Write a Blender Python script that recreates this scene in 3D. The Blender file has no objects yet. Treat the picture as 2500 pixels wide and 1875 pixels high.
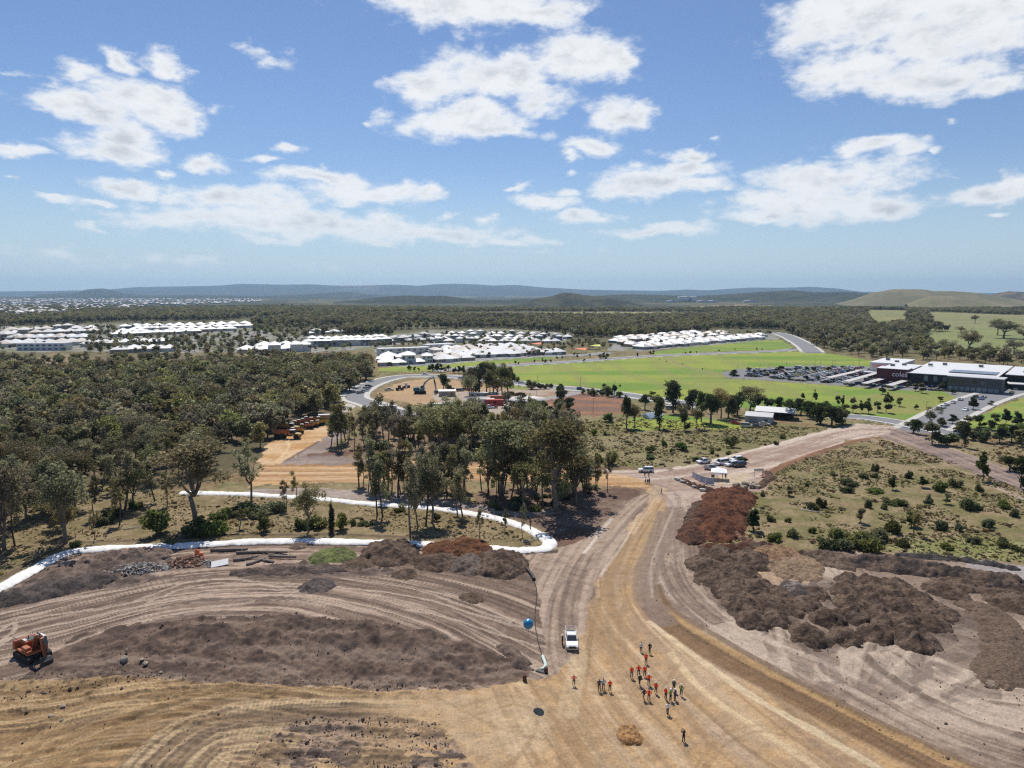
import bpy, bmesh, math, random
import numpy as np
from mathutils import Vector, Matrix, Euler

random.seed(7)
RNG = np.random.default_rng(11)
scene = bpy.context.scene
COL = scene.collection
PI = math.pi

# ------------------------------------------------------------------ camera
FPX, CX, CY, HOR = 1734.0, 1250.0, 937.5, 715.0      # pixel scale of the photograph (2500 wide)
CAMZ = 56.0
PITCH = math.atan((CY - HOR) / FPX)
cam_d = bpy.data.cameras.new("camera")
cam = bpy.data.objects.new("camera", cam_d)
COL.objects.link(cam)
cam.location = (0, 0, CAMZ)
cam.rotation_euler = (PI / 2 - PITCH, 0, 0)
cam_d.sensor_width = 36.0
cam_d.lens = 36.0 * FPX / 2500.0
cam_d.clip_start = 0.5
cam_d.clip_end = 80000
scene.camera = cam

# ------------------------------------------------------------------ light and exposure
SUN_EL, SUN_AZ = math.radians(57), math.radians(-12)   # azimuth from +Y, negative = to the left
SKY_STRENGTH = 0.08
sun_d = bpy.data.lights.new("sun", 'SUN')
sun_d.energy = 5.0
sun_d.angle = math.radians(0.5)
sun_d.color = (1.0, 0.935, 0.84)
sun = bpy.data.objects.new("sun", sun_d)
COL.objects.link(sun)
sdir = Vector((math.sin(SUN_AZ) * math.cos(SUN_EL), math.cos(SUN_AZ) * math.cos(SUN_EL), math.sin(SUN_EL)))
sun.rotation_euler = sdir.to_track_quat('Z', 'Y').to_euler()
sun.location = (0, 0, 400)
scene.view_settings.view_transform = 'Standard'
scene.view_settings.look = 'None'
scene.view_settings.gamma = 1.0
scene.view_settings.exposure = 0.0
scene.render.engine = 'CYCLES'
cy = scene.cycles
cy.use_denoising = False
cy.filter_width = 1.25
cy.sample_clamp_indirect = 2.0
cy.max_bounces = 6
cy.diffuse_bounces = 4
cy.glossy_bounces = 2
cy.transmission_bounces = 3
cy.volume_bounces = 0
cy.transparent_max_bounces = 6
cy.caustics_reflective = False
cy.caustics_refractive = False


def direction(px, py):
    dx, dy = (px - CX) / FPX, (CY - py) / FPX
    cp, sp = math.cos(PITCH), math.sin(PITCH)
    return np.array([dx, cp + dy * sp, -sp + dy * cp])


def P(px, py, z=0.0):
    d = direction(px, py)
    t = (z - CAMZ) / d[2]
    return np.array([d[0] * t, d[1] * t, z])


def W(pts, z=0.0):
    return np.array([P(a, b, z)[:2] for a, b in pts])


def Z_at(py, dist):
    "height of a point seen at image row py when it stands dist metres ahead"
    d = direction(CX, py)
    return CAMZ + d[2] / d[1] * dist


def X_at(px, py, dist):
    d = direction(px, py)
    return d[0] / d[1] * dist


# ------------------------------------------------------------------ node helpers
class NT:
    def __init__(self, tree):
        self.t = tree
        self.n = tree.nodes
        self.l = tree.links

    def node(self, typ, **kw):
        nd = self.n.new(typ)
        for k, v in kw.items():
            setattr(nd, k, v)
        return nd

    def put(self, sock, v):
        if v is None:
            return
        if isinstance(v, bpy.types.NodeSocket):
            self.l.new(v, sock)
        else:
            sock.default_value = v

    def math(self, op, a, b=None, c=None, clamp=False):
        nd = self.node('ShaderNodeMath', operation=op, use_clamp=clamp)
        for i, v in enumerate((a, b, c)):
            if v is not None:
                self.put(nd.inputs[i], v)
        return nd.outputs[0]

    def vmath(self, op, a, b=None, c=None):
        nd = self.node('ShaderNodeVectorMath', operation=op)
        for i, v in enumerate((a, b, c)):
            if v is not None:
                self.put(nd.inputs[i], v)
        return nd.outputs['Value'] if op in ('LENGTH', 'DOT_PRODUCT', 'DISTANCE') else nd.outputs[0]

    def mix(self, f, a, b, blend='MIX'):
        nd = self.node('ShaderNodeMix', data_type='RGBA', blend_type=blend)
        self.put(nd.inputs['Factor'], f)
        self.put(nd.inputs[6], a)
        self.put(nd.inputs[7], b)
        return nd.outputs[2]

    def noise(self, vec, scale, detail=4.0, rough=0.55, dim='3D', dist=0.0):
        nd = self.node('ShaderNodeTexNoise', noise_dimensions=dim)
        if vec is not None:
            self.l.new(vec, nd.inputs['Vector'])
        nd.inputs['Scale'].default_value = scale
        nd.inputs['Detail'].default_value = detail
        nd.inputs['Roughness'].default_value = rough
        nd.inputs['Distortion'].default_value = dist
        return nd.outputs['Fac']

    def ramp(self, f, lo, hi, a=0.0, b=1.0, smooth=False):
        nd = self.node('ShaderNodeMapRange', interpolation_type='SMOOTHSTEP' if smooth else 'LINEAR')
        self.put(nd.inputs[0], f)
        for i, v in enumerate((lo, hi, a, b)):
            self.put(nd.inputs[1 + i], v)
        return nd.outputs[0]


def rgba(c):
    return (c[0], c[1], c[2], 1.0)


# ------------------------------------------------------------------ sky with clouds
world = bpy.data.worlds.new("World")
scene.world = world
world.use_nodes = True
g = NT(world.node_tree)
g.n.clear()
sky = g.node('ShaderNodeTexSky', sky_type='NISHITA')
sky.sun_disc = False
sky.sun_elevation = SUN_EL
sky.sun_rotation = SUN_AZ
sky.altitude = 60
sky.air_density = 1.0
sky.dust_density = 0.0
sky.ozone_density = 3.2
tc = g.node('ShaderNodeTexCoord')
dirv = tc.outputs['Generated']
sep = g.node('ShaderNodeSeparateXYZ')
g.l.new(dirv, sep.inputs[0])
az = g.math('ARCTAN2', sep.outputs[0], sep.outputs[1])
el = g.math('ARCSINE', sep.outputs[2])
comb = g.node('ShaderNodeCombineXYZ')
g.l.new(az, comb.inputs[0])
g.l.new(el, comb.inputs[1])
ae = comb.outputs[0]
# wispy outline: warp the coordinates with noise stretched along the horizon
wscale = g.vmath('MULTIPLY', ae, (1.0, 1.9, 1.0))
wn = g.node('ShaderNodeTexNoise', noise_dimensions='3D')
g.l.new(wscale, wn.inputs['Vector'])
wn.inputs['Scale'].default_value = 11.0
wn.inputs['Detail'].default_value = 5.0
wn.inputs['Roughness'].default_value = 0.55
woff = g.vmath('SUBTRACT', wn.outputs['Color'], (0.5, 0.5, 0.5))
ae_w = g.vmath('MULTIPLY_ADD', woff, (0.085, 0.05, 0.0), ae)
# cloud bodies: centre and half size in the photograph's sky (seen by eye), as directions
BLOBS = [
    (1030, 15, 240, 55, 1), (930, 2, 150, 45, 1), (1160, 32, 110, 34, 1), (1010, 80, 55, 18, .55),
    (930, 188, 120, 45, 1), (1080, 160, 170, 62, 1), (1250, 135, 135, 62, 1), (1330, 130, 55, 52, 1), (1165, 212, 85, 42, .9),
    (1000, 265, 165, 38, 1), (1035, 240, 80, 40, 1), (1090, 285, 70, 22, .9), (1185, 290, 40, 20, .6), (1340, 250, 82, 40, 1), (1375, 236, 45, 28, 1),
    (1275, 310, 75, 26, .9), (1222, 336, 38, 20, .8), (830, 240, 40, 16, .5), (800, 268, 25, 10, .45),
    (1850, 40, 230, 80, 1), (2060, 60, 260, 110, 1), (1870, 155, 150, 55, 1), (2020, 165, 190, 58, 1), (2150, 180, 100, 32, 1), (1750, 60, 120, 62, 1), (1900, 190, 70, 34, .9),
    (190, 232, 125, 34, 1), (270, 205, 90, 42, 1), (345, 225, 100, 55, 1), (395, 250, 48, 42, 1), (165, 160, 60, 30, .8), (110, 185, 60, 16, .5), (30, 165, 45, 12, .6), (265, 133, 38, 30, .9), (355, 140, 42, 40, 1), (385, 158, 30, 22, .8), (470, 235, 34, 14, .55),
    (245, 320, 145, 30, 1), (270, 290, 80, 34, .9), (450, 343, 62, 27, 1), (35, 323, 65, 18, .9), (618, 315, 46, 16, .8), (362, 370, 34, 13, .8), (570, 342, 50, 12, .7), (575, 130, 62, 22, .65), (530, 112, 36, 16, .5), (30, 383, 22, 8, .6),
    (260, 400, 85, 24, 1), (125, 428, 58, 11, .8), (212, 438, 62, 13, .8),
    (500, 425, 170, 34, 1), (420, 465, 190, 34, 1), (600, 472, 220, 36, 1), (760, 490, 240, 36, 1), (920, 508, 220, 26, 1), (1100, 520, 130, 13, .8), (820, 528, 60, 15, .8), (640, 510, 190, 18, .7),
    (700, 385, 140, 24, 1), (810, 412, 150, 30, 1), (930, 412, 48, 20, .9), (690, 362, 35, 14, .6), (960, 462, 40, 12, .6), (1040, 482, 60, 12, .6),
    (1410, 392, 140, 38, 1), (1500, 392, 100, 30, 1), (1480, 360, 90, 26, 1), (1480, 325, 68, 17, .95), (1555, 296, 34, 10, .7), (1260, 463, 92, 20, .95), (1170, 432, 85, 22, .95), (1110, 397, 48, 9, .7), (1215, 410, 50, 14, .8), (1235, 376, 26, 10, .6),
    (1800, 388, 210, 46, 1), (1720, 440, 190, 40, 1), (1890, 440, 165, 34, 1), (1660, 470, 130, 20, .9), (1890, 322, 105, 22, .95), (1780, 335, 40, 12, .5), (2010, 325, 22, 12, .6), (2060, 262, 30, 18, .5),
    (2150, 412, 85, 25, 1), (2210, 392, 60, 26, 1), (2150, 456, 35, 8, .7), (2060, 375, 36, 10, .45),
    (1400, 497, 150, 18, .85), (1100, 545, 200, 10, .35), (150, 555, 260, 28, .42), (420, 560, 220, 24, .42), (680, 565, 160, 16, .36), (200, 490, 50, 9, .5), (1850, 498, 60, 6, .4), (1350, 545, 220, 9, .3),
]
field = None
for bx, by, rx, ry, amp in BLOBS:
    k = 2500.0 / 2212.0
    c = direction(bx * k, by * k)
    c = c / np.linalg.norm(c)
    a0, e0 = math.atan2(c[0], c[1]), math.asin(c[2])
    c2 = direction((bx + rx) * k, by * k)
    c3 = direction(bx * k, (by + ry) * k)
    ra = abs(math.atan2(c2[0], c2[1]) - a0) + 1e-4
    re = abs(math.asin(c3[2] / np.linalg.norm(c3)) - e0) + 1e-4
    q = g.vmath('MULTIPLY_ADD', ae_w, (1 / ra, 1 / re, 0.0), (-a0 / ra, -e0 / re, 0.0))
    ln = g.vmath('LENGTH', q)
    v = g.math('MULTIPLY_ADD', ln, -0.8 * amp, 0.8 * amp + 0.40 * amp)
    field = v if field is None else g.math('SMOOTH_MAX', field, v, 0.12)
# the same broken cloud goes on outside the picture
pl = g.math('ADD', g.math('ABSOLUTE', sep.outputs[2]), 0.12)
cd = g.vmath('MULTIPLY', dirv, (1.0, 1.0, 0.0))
cdiv = g.node('ShaderNodeCombineXYZ')
g.l.new(g.math('DIVIDE', sep.outputs[0], pl), cdiv.inputs[0])
g.l.new(g.math('DIVIDE', sep.outputs[1], pl), cdiv.inputs[1])
other = g.ramp(g.noise(cdiv.outputs[0], 1.3, 3.0, 0.5), 0.5, 0.75, -0.4, 1.0)
outside = g.math('MAXIMUM', g.ramp(g.math('ABSOLUTE', az), 0.66, 0.80), g.ramp(el, 0.42, 0.52))
field = g.math('MAXIMUM', field, g.math('SUBTRACT', other, g.math('MULTIPLY', g.math('SUBTRACT', 1.0, outside), 3.0)))
fine = g.noise(wscale, 30.0, 7.0, 0.62)
fine2 = g.noise(wscale, 9.0, 5.0, 0.55)
dens = g.math('ADD', field, g.math('MULTIPLY', g.math('SUBTRACT', fine, 0.5), 1.15))
dens = g.math('ADD', dens, g.math('MULTIPLY', g.math('SUBTRACT', fine2, 0.5), 0.9))
cover = g.ramp(dens, 0.26, 0.84, 0.0, 1.0, True)
thick = g.ramp(dens, 0.60, 1.25, 0.0, 1.0, True)
low = g.ramp(el, 0.015, 0.13, 0.62, 0.97, True)
cover = g.math('MULTIPLY', cover, low)
# thick middles of a cloud let less light through than its rims
puff = g.noise(wscale, 17.0, 5.0, 0.6)
grey = g.math('MULTIPLY', thick, g.ramp(puff, 0.38, 0.66, 0.0, 1.0, True))
ccol = g.mix(grey, (11.4, 11.6, 11.8, 1), (7.3, 7.75, 8.3, 1))
# clear sky: physical sky tinted, with pale horizon haze painted into its colour
skyc = g.mix(1.0, sky.outputs[0], (1.02, 1.06, 1.19, 1), 'MULTIPLY')
skyc = g.mix(g.ramp(el, 0.0, 0.18, 0.72, 0.0, True), skyc, (6.9, 8.7, 9.7, 1))
final = g.mix(cover, skyc, ccol)
bg = g.node('ShaderNodeBackground')
g.l.new(final, bg.inputs[0])
bg.inputs[1].default_value = SKY_STRENGTH
wo = g.node('ShaderNodeOutputWorld')
g.l.new(bg.outputs[0], wo.inputs[0])
world.cycles.sampling_method = 'MANUAL'
world.cycles.sample_map_resolution = 512


# ------------------------------------------------------------------ object helpers
def tag(o, label=None, cat=None, group=None, kind=None):
    if label:
        o["label"] = label
    if cat:
        o["category"] = cat
    if group:
        o["group"] = group
    if kind:
        o["kind"] = kind
    return o


def thing(name, label, cat, loc=(0, 0, 0), rz=0.0, group=None):
    o = bpy.data.objects.new(name, None)
    o.empty_display_size = 0.5
    COL.objects.link(o)
    o.location = loc
    o.rotation_euler = (0, 0, rz)
    return tag(o, label, cat, group)


def link_mesh(name, me, parent=None):
    o = bpy.data.objects.new(name, me)
    COL.objects.link(o)
    if parent is not None:
        o.parent = parent
    return o


def copy_tree(src, loc=None, rz=None, label=None, group=None, scale=None):
    r = src.copy()
    COL.objects.link(r)
    for ch in src.children:
        c = ch.copy()
        COL.objects.link(c)
        c.parent = r
        for g2 in ch.children:
            d = g2.copy()
            COL.objects.link(d)
            d.parent = c
    if loc is not None:
        r.location = loc
    if rz is not None:
        r.rotation_euler = (0, 0, rz)
    if label:
        r["label"] = label
    if group:
        r["group"] = group
    if scale is not None:
        r.scale = scale if hasattr(scale, '__len__') else (scale,) * 3
    return r


def np_mesh(name, V, F, mats=(), smooth=True, midx=None):
    "V (n,3), F (m,4) or (m,3)"
    V = np.ascontiguousarray(V, np.float32)
    F = np.ascontiguousarray(F, np.int32)
    me = bpy.data.meshes.new(name)
    m, k = F.shape
    me.vertices.add(len(V))
    me.vertices.foreach_set('co', V.ravel())
    me.loops.add(m * k)
    me.loops.foreach_set('vertex_index', F.ravel())
    me.polygons.add(m)
    me.polygons.foreach_set('loop_start', np.arange(m, dtype=np.int32) * k)
    me.polygons.foreach_set('use_smooth', np.full(m, smooth, bool))
    for mt in mats:
        me.materials.append(mt)
    if midx is not None:
        me.polygons.foreach_set('material_index', np.ascontiguousarray(midx, np.int32))
    me.update(calc_edges=True)
    return me


def set_col(me, C, name="Col"):
    a = me.attributes.new(name, 'FLOAT_COLOR', 'POINT')
    c = np.ones((len(C), 4), np.float32)
    c[:, :3] = C
    a.data.foreach_set('color', c.ravel())


class MB:
    "collects boxes, bars and tubes; build() links them as one mesh object"

    def __init__(self):
        self.v, self.f = [], []

    def add(self, vs, fs):
        o = len(self.v)
        self.v += [tuple(map(float, p)) for p in vs]
        self.f += [tuple(i + o for i in q) for q in fs]
        return self

    def box(self, c, s, rz=0.0, rx=0.0, ry=0.0, taper=1.0, tz=None):
        hx, hy, hz = s[0] / 2, s[1] / 2, s[2] / 2
        R = Euler((rx, ry, rz)).to_matrix()
        vs = []
        for z, k in ((-hz, 1.0), (hz, taper)):
            for x, y in ((-hx, -hy), (hx, -hy), (hx, hy), (-hx, hy)):
                vs.append(R @ Vector((x * k, y * k, z)) + Vector(c))
        return self.add(vs, [(3, 2, 1, 0), (4, 5, 6, 7), (0, 1, 5, 4), (1, 2, 6, 5), (2, 3, 7, 6), (3, 0, 4, 7)])

    def prism(self, prof, axis, a, b, shrink=None):
        "closed profile of (u,w) pairs swept from a to b along axis ('x' or 'y')"
        n = len(prof)
        vs = []
        for q in (a, b):
            for u, w in prof:
                vs.append((q, u, w) if axis == 'x' else (u, q, w))
        fs = [(i, (i + 1) % n, n + (i + 1) % n, n + i) for i in range(n)]
        fs += [tuple(range(n - 1, -1, -1)), tuple(range(n, 2 * n))]
        return self.add(vs, fs)

    def tube(self, pts, rad, n=8, cap=True):
        pts = [Vector(p) for p in pts]
        if not hasattr(rad, '__len__'):
            rad = [rad] * len(pts)
        base = len(self.v)
        vs, fs = [], []
        up = Vector((0, 0, 1))
        for i, p in enumerate(pts):
            t = (pts[min(i + 1, len(pts) - 1)] - pts[max(i - 1, 0)]).normalized()
            a = t.cross(up if abs(t.z) < 0.95 else Vector((1, 0, 0))).normalized()
            b = t.cross(a)
            for k in range(n):
                th = 2 * PI * k / n
                vs.append(p + (a * math.cos(th) + b * math.sin(th)) * rad[i])
        for i in range(len(pts) - 1):
            for k in range(n):
                k2 = (k + 1) % n
                fs.append((i * n + k, i * n + k2, (i + 1) * n + k2, (i + 1) * n + k))
        if cap:
            fs.append(tuple(range(n - 1, -1, -1)))
            fs.append(tuple(range((len(pts) - 1) * n, len(pts) * n)))
        return self.add(vs, fs)

    def lathe(self, prof, c=(0, 0, 0), n=16, axis='z'):
        vs, fs = [], []
        for r, h in prof:
            for k in range(n):
                th = 2 * PI * k / n
                a, b = r * math.cos(th), r * math.sin(th)
                p = (a, b, h) if axis == 'z' else ((a, h, b) if axis == 'y' else (h, a, b))
                vs.append((p[0] + c[0], p[1] + c[1], p[2] + c[2]))
        m = len(prof)
        for i in range(m - 1):
            for k in range(n):
                k2 = (k + 1) % n
                fs.append((i * n + k, i * n + k2, (i + 1) * n + k2, (i + 1) * n + k))
        fs.append(tuple(range(n - 1, -1, -1)))
        fs.append(tuple(range((m - 1) * n, m * n)))
        return self.add(vs, fs)

    def mesh(self, name, mat=None, smooth=False):
        me = bpy.data.meshes.new(name)
        me.from_pydata(self.v, [], self.f)
        if mat:
            me.materials.append(mat)
        bm = bmesh.new()
        bm.from_mesh(me)
        bmesh.ops.recalc_face_normals(bm, faces=bm.faces)
        bm.to_mesh(me)
        bm.free()
        if smooth:
            me.polygons.foreach_set('use_smooth', np.ones(len(me.polygons), bool))
        me.update()
        return me

    def build(self, name, mat, parent=None, smooth=False, bevel=0.0):
        o = link_mesh(name, self.mesh(name, mat, smooth), parent)
        if bevel:
            bm = bmesh.new()
            bm.from_mesh(o.data)
            bmesh.ops.remove_doubles(bm, verts=bm.verts, dist=1e-4)
            es = [e for e in bm.edges if len(e.link_faces) == 2 and e.calc_face_angle(0) > 0.5]
            bmesh.ops.bevel(bm, geom=es, offset=bevel, segments=2, affect='EDGES', clamp_overlap=True)
            bm.to_mesh(o.data)
            bm.free()
        return o


MATS = {}


def mat(name, color, rough=0.6, metal=0.0, noise=0.0, nscale=3.0, bump=0.0, alpha=None, spec=0.5, coat=0.0):
    if name in MATS:
        return MATS[name]
    m = bpy.data.materials.new(name)
    m.use_nodes = True
    t = NT(m.node_tree)
    b = m.node_tree.nodes['Principled BSDF']
    b.inputs['Base Color'].default_value = rgba(color)
    b.inputs['Roughness'].default_value = rough
    b.inputs['Metallic'].default_value = metal
    b.inputs['Specular IOR Level'].default_value = spec
    if coat:
        b.inputs['Coat Weight'].default_value = coat
    if noise or bump:
        tcn = t.node('ShaderNodeTexCoord')
        nz = t.noise(tcn.outputs['Object'], nscale, 5.0, 0.6)
        if noise:
            dk = tuple(c * (1 - noise) for c in color)
            lt = tuple(min(1, c * (1 + noise)) for c in color)
            t.l.new(t.mix(t.ramp(nz, 0.3, 0.7), rgba(dk), rgba(lt)), b.inputs['Base Color'])
        if bump:
            bn = t.node('ShaderNodeBump')
            bn.inputs['Strength'].default_value = 0.6
            bn.inputs['Distance'].default_value = bump
            t.l.new(nz, bn.inputs['Height'])
            t.l.new(bn.outputs[0], b.inputs['Normal'])
    if alpha is not None:
        b.inputs['Alpha'].default_value = alpha
    MATS[name] = m
    return m


ORD = 'first second third fourth fifth sixth seventh eighth ninth tenth eleventh twelfth thirteenth fourteenth fifteenth sixteenth seventeenth eighteenth nineteenth twentieth'.split()
ORD += ['twenty-' + q for q in ORD[:9]] + ['thirtieth']


def ordinal(i):
    return ORD[i] if i < len(ORD) else 'later'


# ------------------------------------------------------------------ numpy noise
def _h(ix, iy, seed):
    h = (ix.astype(np.int64) * 374761393 + iy.astype(np.int64) * 668265263 + seed * 1442695041) & 0xFFFFFFFF
    h = ((h ^ (h >> 13)) * 1274126177) & 0xFFFFFFFF
    h = h ^ (h >> 16)
    return (h & 0xFFFF).astype(np.float32) / 65535.0


def vnoise(x, y, seed=0):
    x0, y0 = np.floor(x), np.floor(y)
    fx, fy = (x - x0).astype(np.float32), (y - y0).astype(np.float32)
    fx = fx * fx * (3 - 2 * fx)
    fy = fy * fy * (3 - 2 * fy)
    a, b = _h(x0, y0, seed), _h(x0 + 1, y0, seed)
    c, d = _h(x0, y0 + 1, seed), _h(x0 + 1, y0 + 1, seed)
    return (a * (1 - fx) + b * fx) * (1 - fy) + (c * (1 - fx) + d * fx) * fy


def fbm(x, y, seed=0, oct=4, gain=0.5):
    s, a, t = 0.0, 1.0, 0.0
    for i in range(oct):
        s = s + a * vnoise(x * 2 ** i + 17.3 * i, y * 2 ** i - 9.1 * i, seed + i * 31)
        t += a
        a *= gain
    return s / t


def sstep(x, a, b):
    t = np.clip((x - a) / (b - a), 0, 1)
    return t * t * (3 - 2 * t)


def inside(poly, x, y):
    poly = np.asarray(poly, float)
    r = np.zeros(x.shape, bool)
    lo, hi = poly.min(0), poly.max(0)
    sel = np.nonzero((x > lo[0]) & (x < hi[0]) & (y > lo[1]) & (y < hi[1]))[0]
    if len(sel) == 0:
        return r
    xs, ys = x[sel], y[sel]
    c = np.zeros(len(sel), bool)
    n = len(poly)
    for i in range(n):
        x1, y1 = poly[i]
        x2, y2 = poly[(i + 1) % n]
        if y1 == y2:
            continue
        cond = (ys > y1) != (ys > y2)
        c ^= cond & (xs < (x2 - x1) * (ys - y1) / (y2 - y1) + x1)
    r[sel] = c
    return r


def smooth_line(pts, step=1.5):
    "Catmull-Rom through world points, resampled every step metres"
    p = np.asarray(pts, float)
    p = np.vstack([2 * p[0] - p[1], p, 2 * p[-1] - p[-2]])
    out = []
    for i in range(1, len(p) - 2):
        n = max(4, int(np.linalg.norm(p[i + 1] - p[i]) / step))
        for t in np.linspace(0, 1, n, endpoint=False):
            a, b, c, d = p[i - 1], p[i], p[i + 1], p[i + 2]
            out.append(0.5 * ((2 * b) + (c - a) * t + (2 * a - 5 * b + 4 * c - d) * t * t + (3 * b - a - 3 * c + d) * t ** 3))
    out.append(p[-2])
    return np.array(out)


def line_coords(line, x, y, maxd):
    "index of the points within maxd of the line, with signed offset and arc length"
    lo, hi = line.min(0) - maxd, line.max(0) + maxd
    sel = np.nonzero((x > lo[0]) & (x < hi[0]) & (y > lo[1]) & (y < hi[1]))[0]
    xs, ys = x[sel], y[sel]
    best = np.full(len(sel), 1e9)
    bs = np.zeros(len(sel))
    bt = np.zeros(len(sel))
    acc = 0.0
    for i in range(len(line) - 1):
        ax, ay = line[i]
        dx, dy = line[i + 1] - line[i]
        L = math.hypot(dx, dy)
        if L < 1e-6:
            continue
        ux, uy = dx / L, dy / L
        rx, ry = xs - ax, ys - ay
        t = np.clip(rx * ux + ry * uy, 0, L)
        ex, ey = rx - t * ux, ry - t * uy
        d2 = ex * ex + ey * ey
        m = d2 < best
        best = np.where(m, d2, best)
        bs = np.where(m, ux * ry - uy * rx, bs)
        bt = np.where(m, acc + t, bt)
        acc += L
    k = best < maxd * maxd
    return sel[k], bs[k], bt[k]
# ------------------------------------------------------------------ ground heights
def _curve(px):
    w = np.array([P(a, b, z)[:2] for a, b, z in px])
    return w[:, 0], w[:, 1]


_TX, _TY = _curve([(-250, 1640, 0), (150, 1560, 0), (330, 1527, 1), (480, 1514, 2), (700, 1508, 2.6), (900, 1524, 2.6), (1050, 1552, 2), (1180, 1592, 1), (1310, 1640, 0)])
_TH = np.array([0, 0, .9, 2.0, 2.8, 2.7, 2.2, 1.1, 0])
_BX, _BY = _curve([(-250, 1690, 0), (150, 1650, 0), (330, 1640, 0), (560, 1662, 0), (750, 1668, 0), (900, 1672, 0), (1100, 1675, 0), (1250, 1662, 0), (1310, 1645, 0)])


def gh(x, y):
    "smooth height of the ground"
    x = np.asarray(x, float)
    y = np.asarray(y, float)
    yT = np.interp(x, _TX, _TY)
    yB = np.minimum(np.interp(x, _BX, _BY), yT - 0.5)
    hm = np.interp(x, _TX, _TH, left=0, right=0)
    up = sstep(y, yB, yT)
    back = 1 - sstep(y, yT + 2, yT + 38)
    h = hm * np.where(y < yT, up, back)
    far = np.hypot(x, y)
    h = h + 9 * np.exp(-((x + 520) / 560) ** 2 - ((y - 1900) / 420) ** 2)          # wooded rise behind the estates
    h = h + 10 * np.exp(-((x - 900) / 300) ** 2 - ((y - 1900) / 420) ** 2)
    h = h + (fbm(x / 260.0, y / 260.0, 5, 3) - 0.5) * 8 * sstep(far, 1100, 2000)
    return h


def gz(x, y):
    return float(gh(np.array([x]), np.array([y]))[0])


def PG(px, py):
    "point of the ground surface seen at a pixel of the photograph"
    p = P(px, py)
    for _ in range(4):
        p = P(px, py, gz(p[0], p[1]))
    return p


# ------------------------------------------------------------------ ground grid, finer near the camera
ys = [-400.0, -150.0, -40.0, 20.0, 50.0]
yv = 62.0
while yv < 4200:
    ys.append(yv)
    yv += max(0.15, 0.80 * (yv * yv + CAMZ ** 2) / (710.0 * CAMZ))
ys += [5200, 7000, 10000, 16000, 26000, 40000]
ys = np.array(ys)
ud = np.linspace(-0.80, 0.80, 1010)
ue = 0.80 + np.cumsum(0.01 * 1.45 ** np.arange(13))
us = np.concatenate([-ue[::-1], ud, ue])
NR, NC = len(ys), len(us)
wid = np.maximum(ys, 62) + 14.0
GX = (us[None, :] * wid[:, None]).ravel()
GY = np.repeat(ys, NC)
ND = np.hypot(GX, GY)
N = len(GX)
fade = 1 - sstep(ND, 300, 700)      # fine relief dies out with distance
base_h = gh(GX, GY).astype(np.float32)
fine_h = np.zeros(N, np.float32)
REG = np.zeros(N, np.int8)          # 0 grassland 1 bare earth 2 dirt road 3 green field 4 sealed road 5 footpath 6 car park
REG_NAMES = ['grassland', 'bare_earth', 'dirt_road', 'field', 'road', 'footpath', 'car_park']

n40 = fbm(GX / 38, GY / 38, 1, 4)
n8 = fbm(GX / 8, GY / 8, 2, 4)
n2 = fbm(GX / 1.8, GY / 1.8, 3, 4)
n05 = fbm(GX / 0.55, GY / 0.55, 4, 3)
wa = np.clip(0.011 * ND, 0.7, 4.5)
WX = GX + (fbm(GX / 6, GY / 6, 8, 4) - 0.5) * 2 * wa
WY = GY + (fbm(GX / 6, GY / 6, 9, 4) - 0.5) * 2 * wa


def mixc(a, b, t):
    return np.asarray(a)[None, :] * (1 - t[:, None]) + np.asarray(b)[None, :] * t[:, None]


def lerp_col(C, b, t):
    return C * (1 - t[:, None]) + np.asarray(b)[None, :] * t[:, None]


TAN, TANL = (.395, .258, .134), (.50, .365, .222)
TAND = (.25, .150, .068)
MAUVE, MAUVEL, MAUVED = (.205, .147, .113), (.385, .295, .228), (.095, .067, .052)
SOIL, SOILRED = (.098, .073, .062), (.125, .060, .036)
ORANGE, ORANGEL = (.42, .245, .105), (.52, .37, .22)
DRY, GREEN, REDDRY, STRAW = (.225, .180, .095), (.115, .125, .040), (.205, .128, .072), (.30, .245, .14)

# dry scrub grass everywhere first
t = sstep(n40 + 0.55 * (n8 - 0.5), 0.38, 0.66)
C = mixc(DRY, GREEN, t * 0.75)
C = lerp_col(C, REDDRY, sstep(n8, 0.50, 0.66) * 0.75)
C = lerp_col(C, STRAW, sstep(n2 + 0.4 * (n40 - .5), 0.56, 0.75) * 0.55)
tuss = sstep(n2, 0.44, 0.30) * sstep(n8, 0.35, 0.55)
C = lerp_col(C, (.070, .070, .030), tuss * 0.6)
C = C * (0.82 + 0.36 * n05)[:, None]
fine_h += ((n2 - 0.5) * 0.35 + (n05 - .5) * .12) * fade
# far country: forest floor and paddocks
ff = sstep(ND, 560, 900)
C = lerp_col(C, (.085, .085, .045), ff * 0.8)
C = lerp_col(C, (.040, .046, .028), sstep(ND, 1900, 2500) * sstep(fbm(GX / 300, GY / 420, 402, 4), .40, .52) * .9)

INS = {}


def px_in(poly, warp=1.0):
    w = W(poly)
    return inside(w, GX + (WX - GX) * warp, GY + (WY - GY) * warp)


def paint(poly, col, reg=None, var=0.35, col2=None, scale=None, warp=1.0, amt=1.0):
    m = px_in(poly, warp)
    idx = np.nonzero(m)[0]
    if len(idx) == 0:
        return idx
    if scale:
        nn = fbm(GX[idx] / scale[0], GY[idx] / scale[1], 77, 4)
    else:
        nn = 0.5 * n8[idx] + 0.5 * n2[idx]
    c = mixc(col, col2 if col2 else col, sstep(nn, 0.36, 0.64)) * (1 - var / 2 + var * n05[idx])[:, None]
    C[idx] = C[idx] * (1 - amt) + c * amt
    if reg is not None:
        REG[idx] = reg
    return idx


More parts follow.
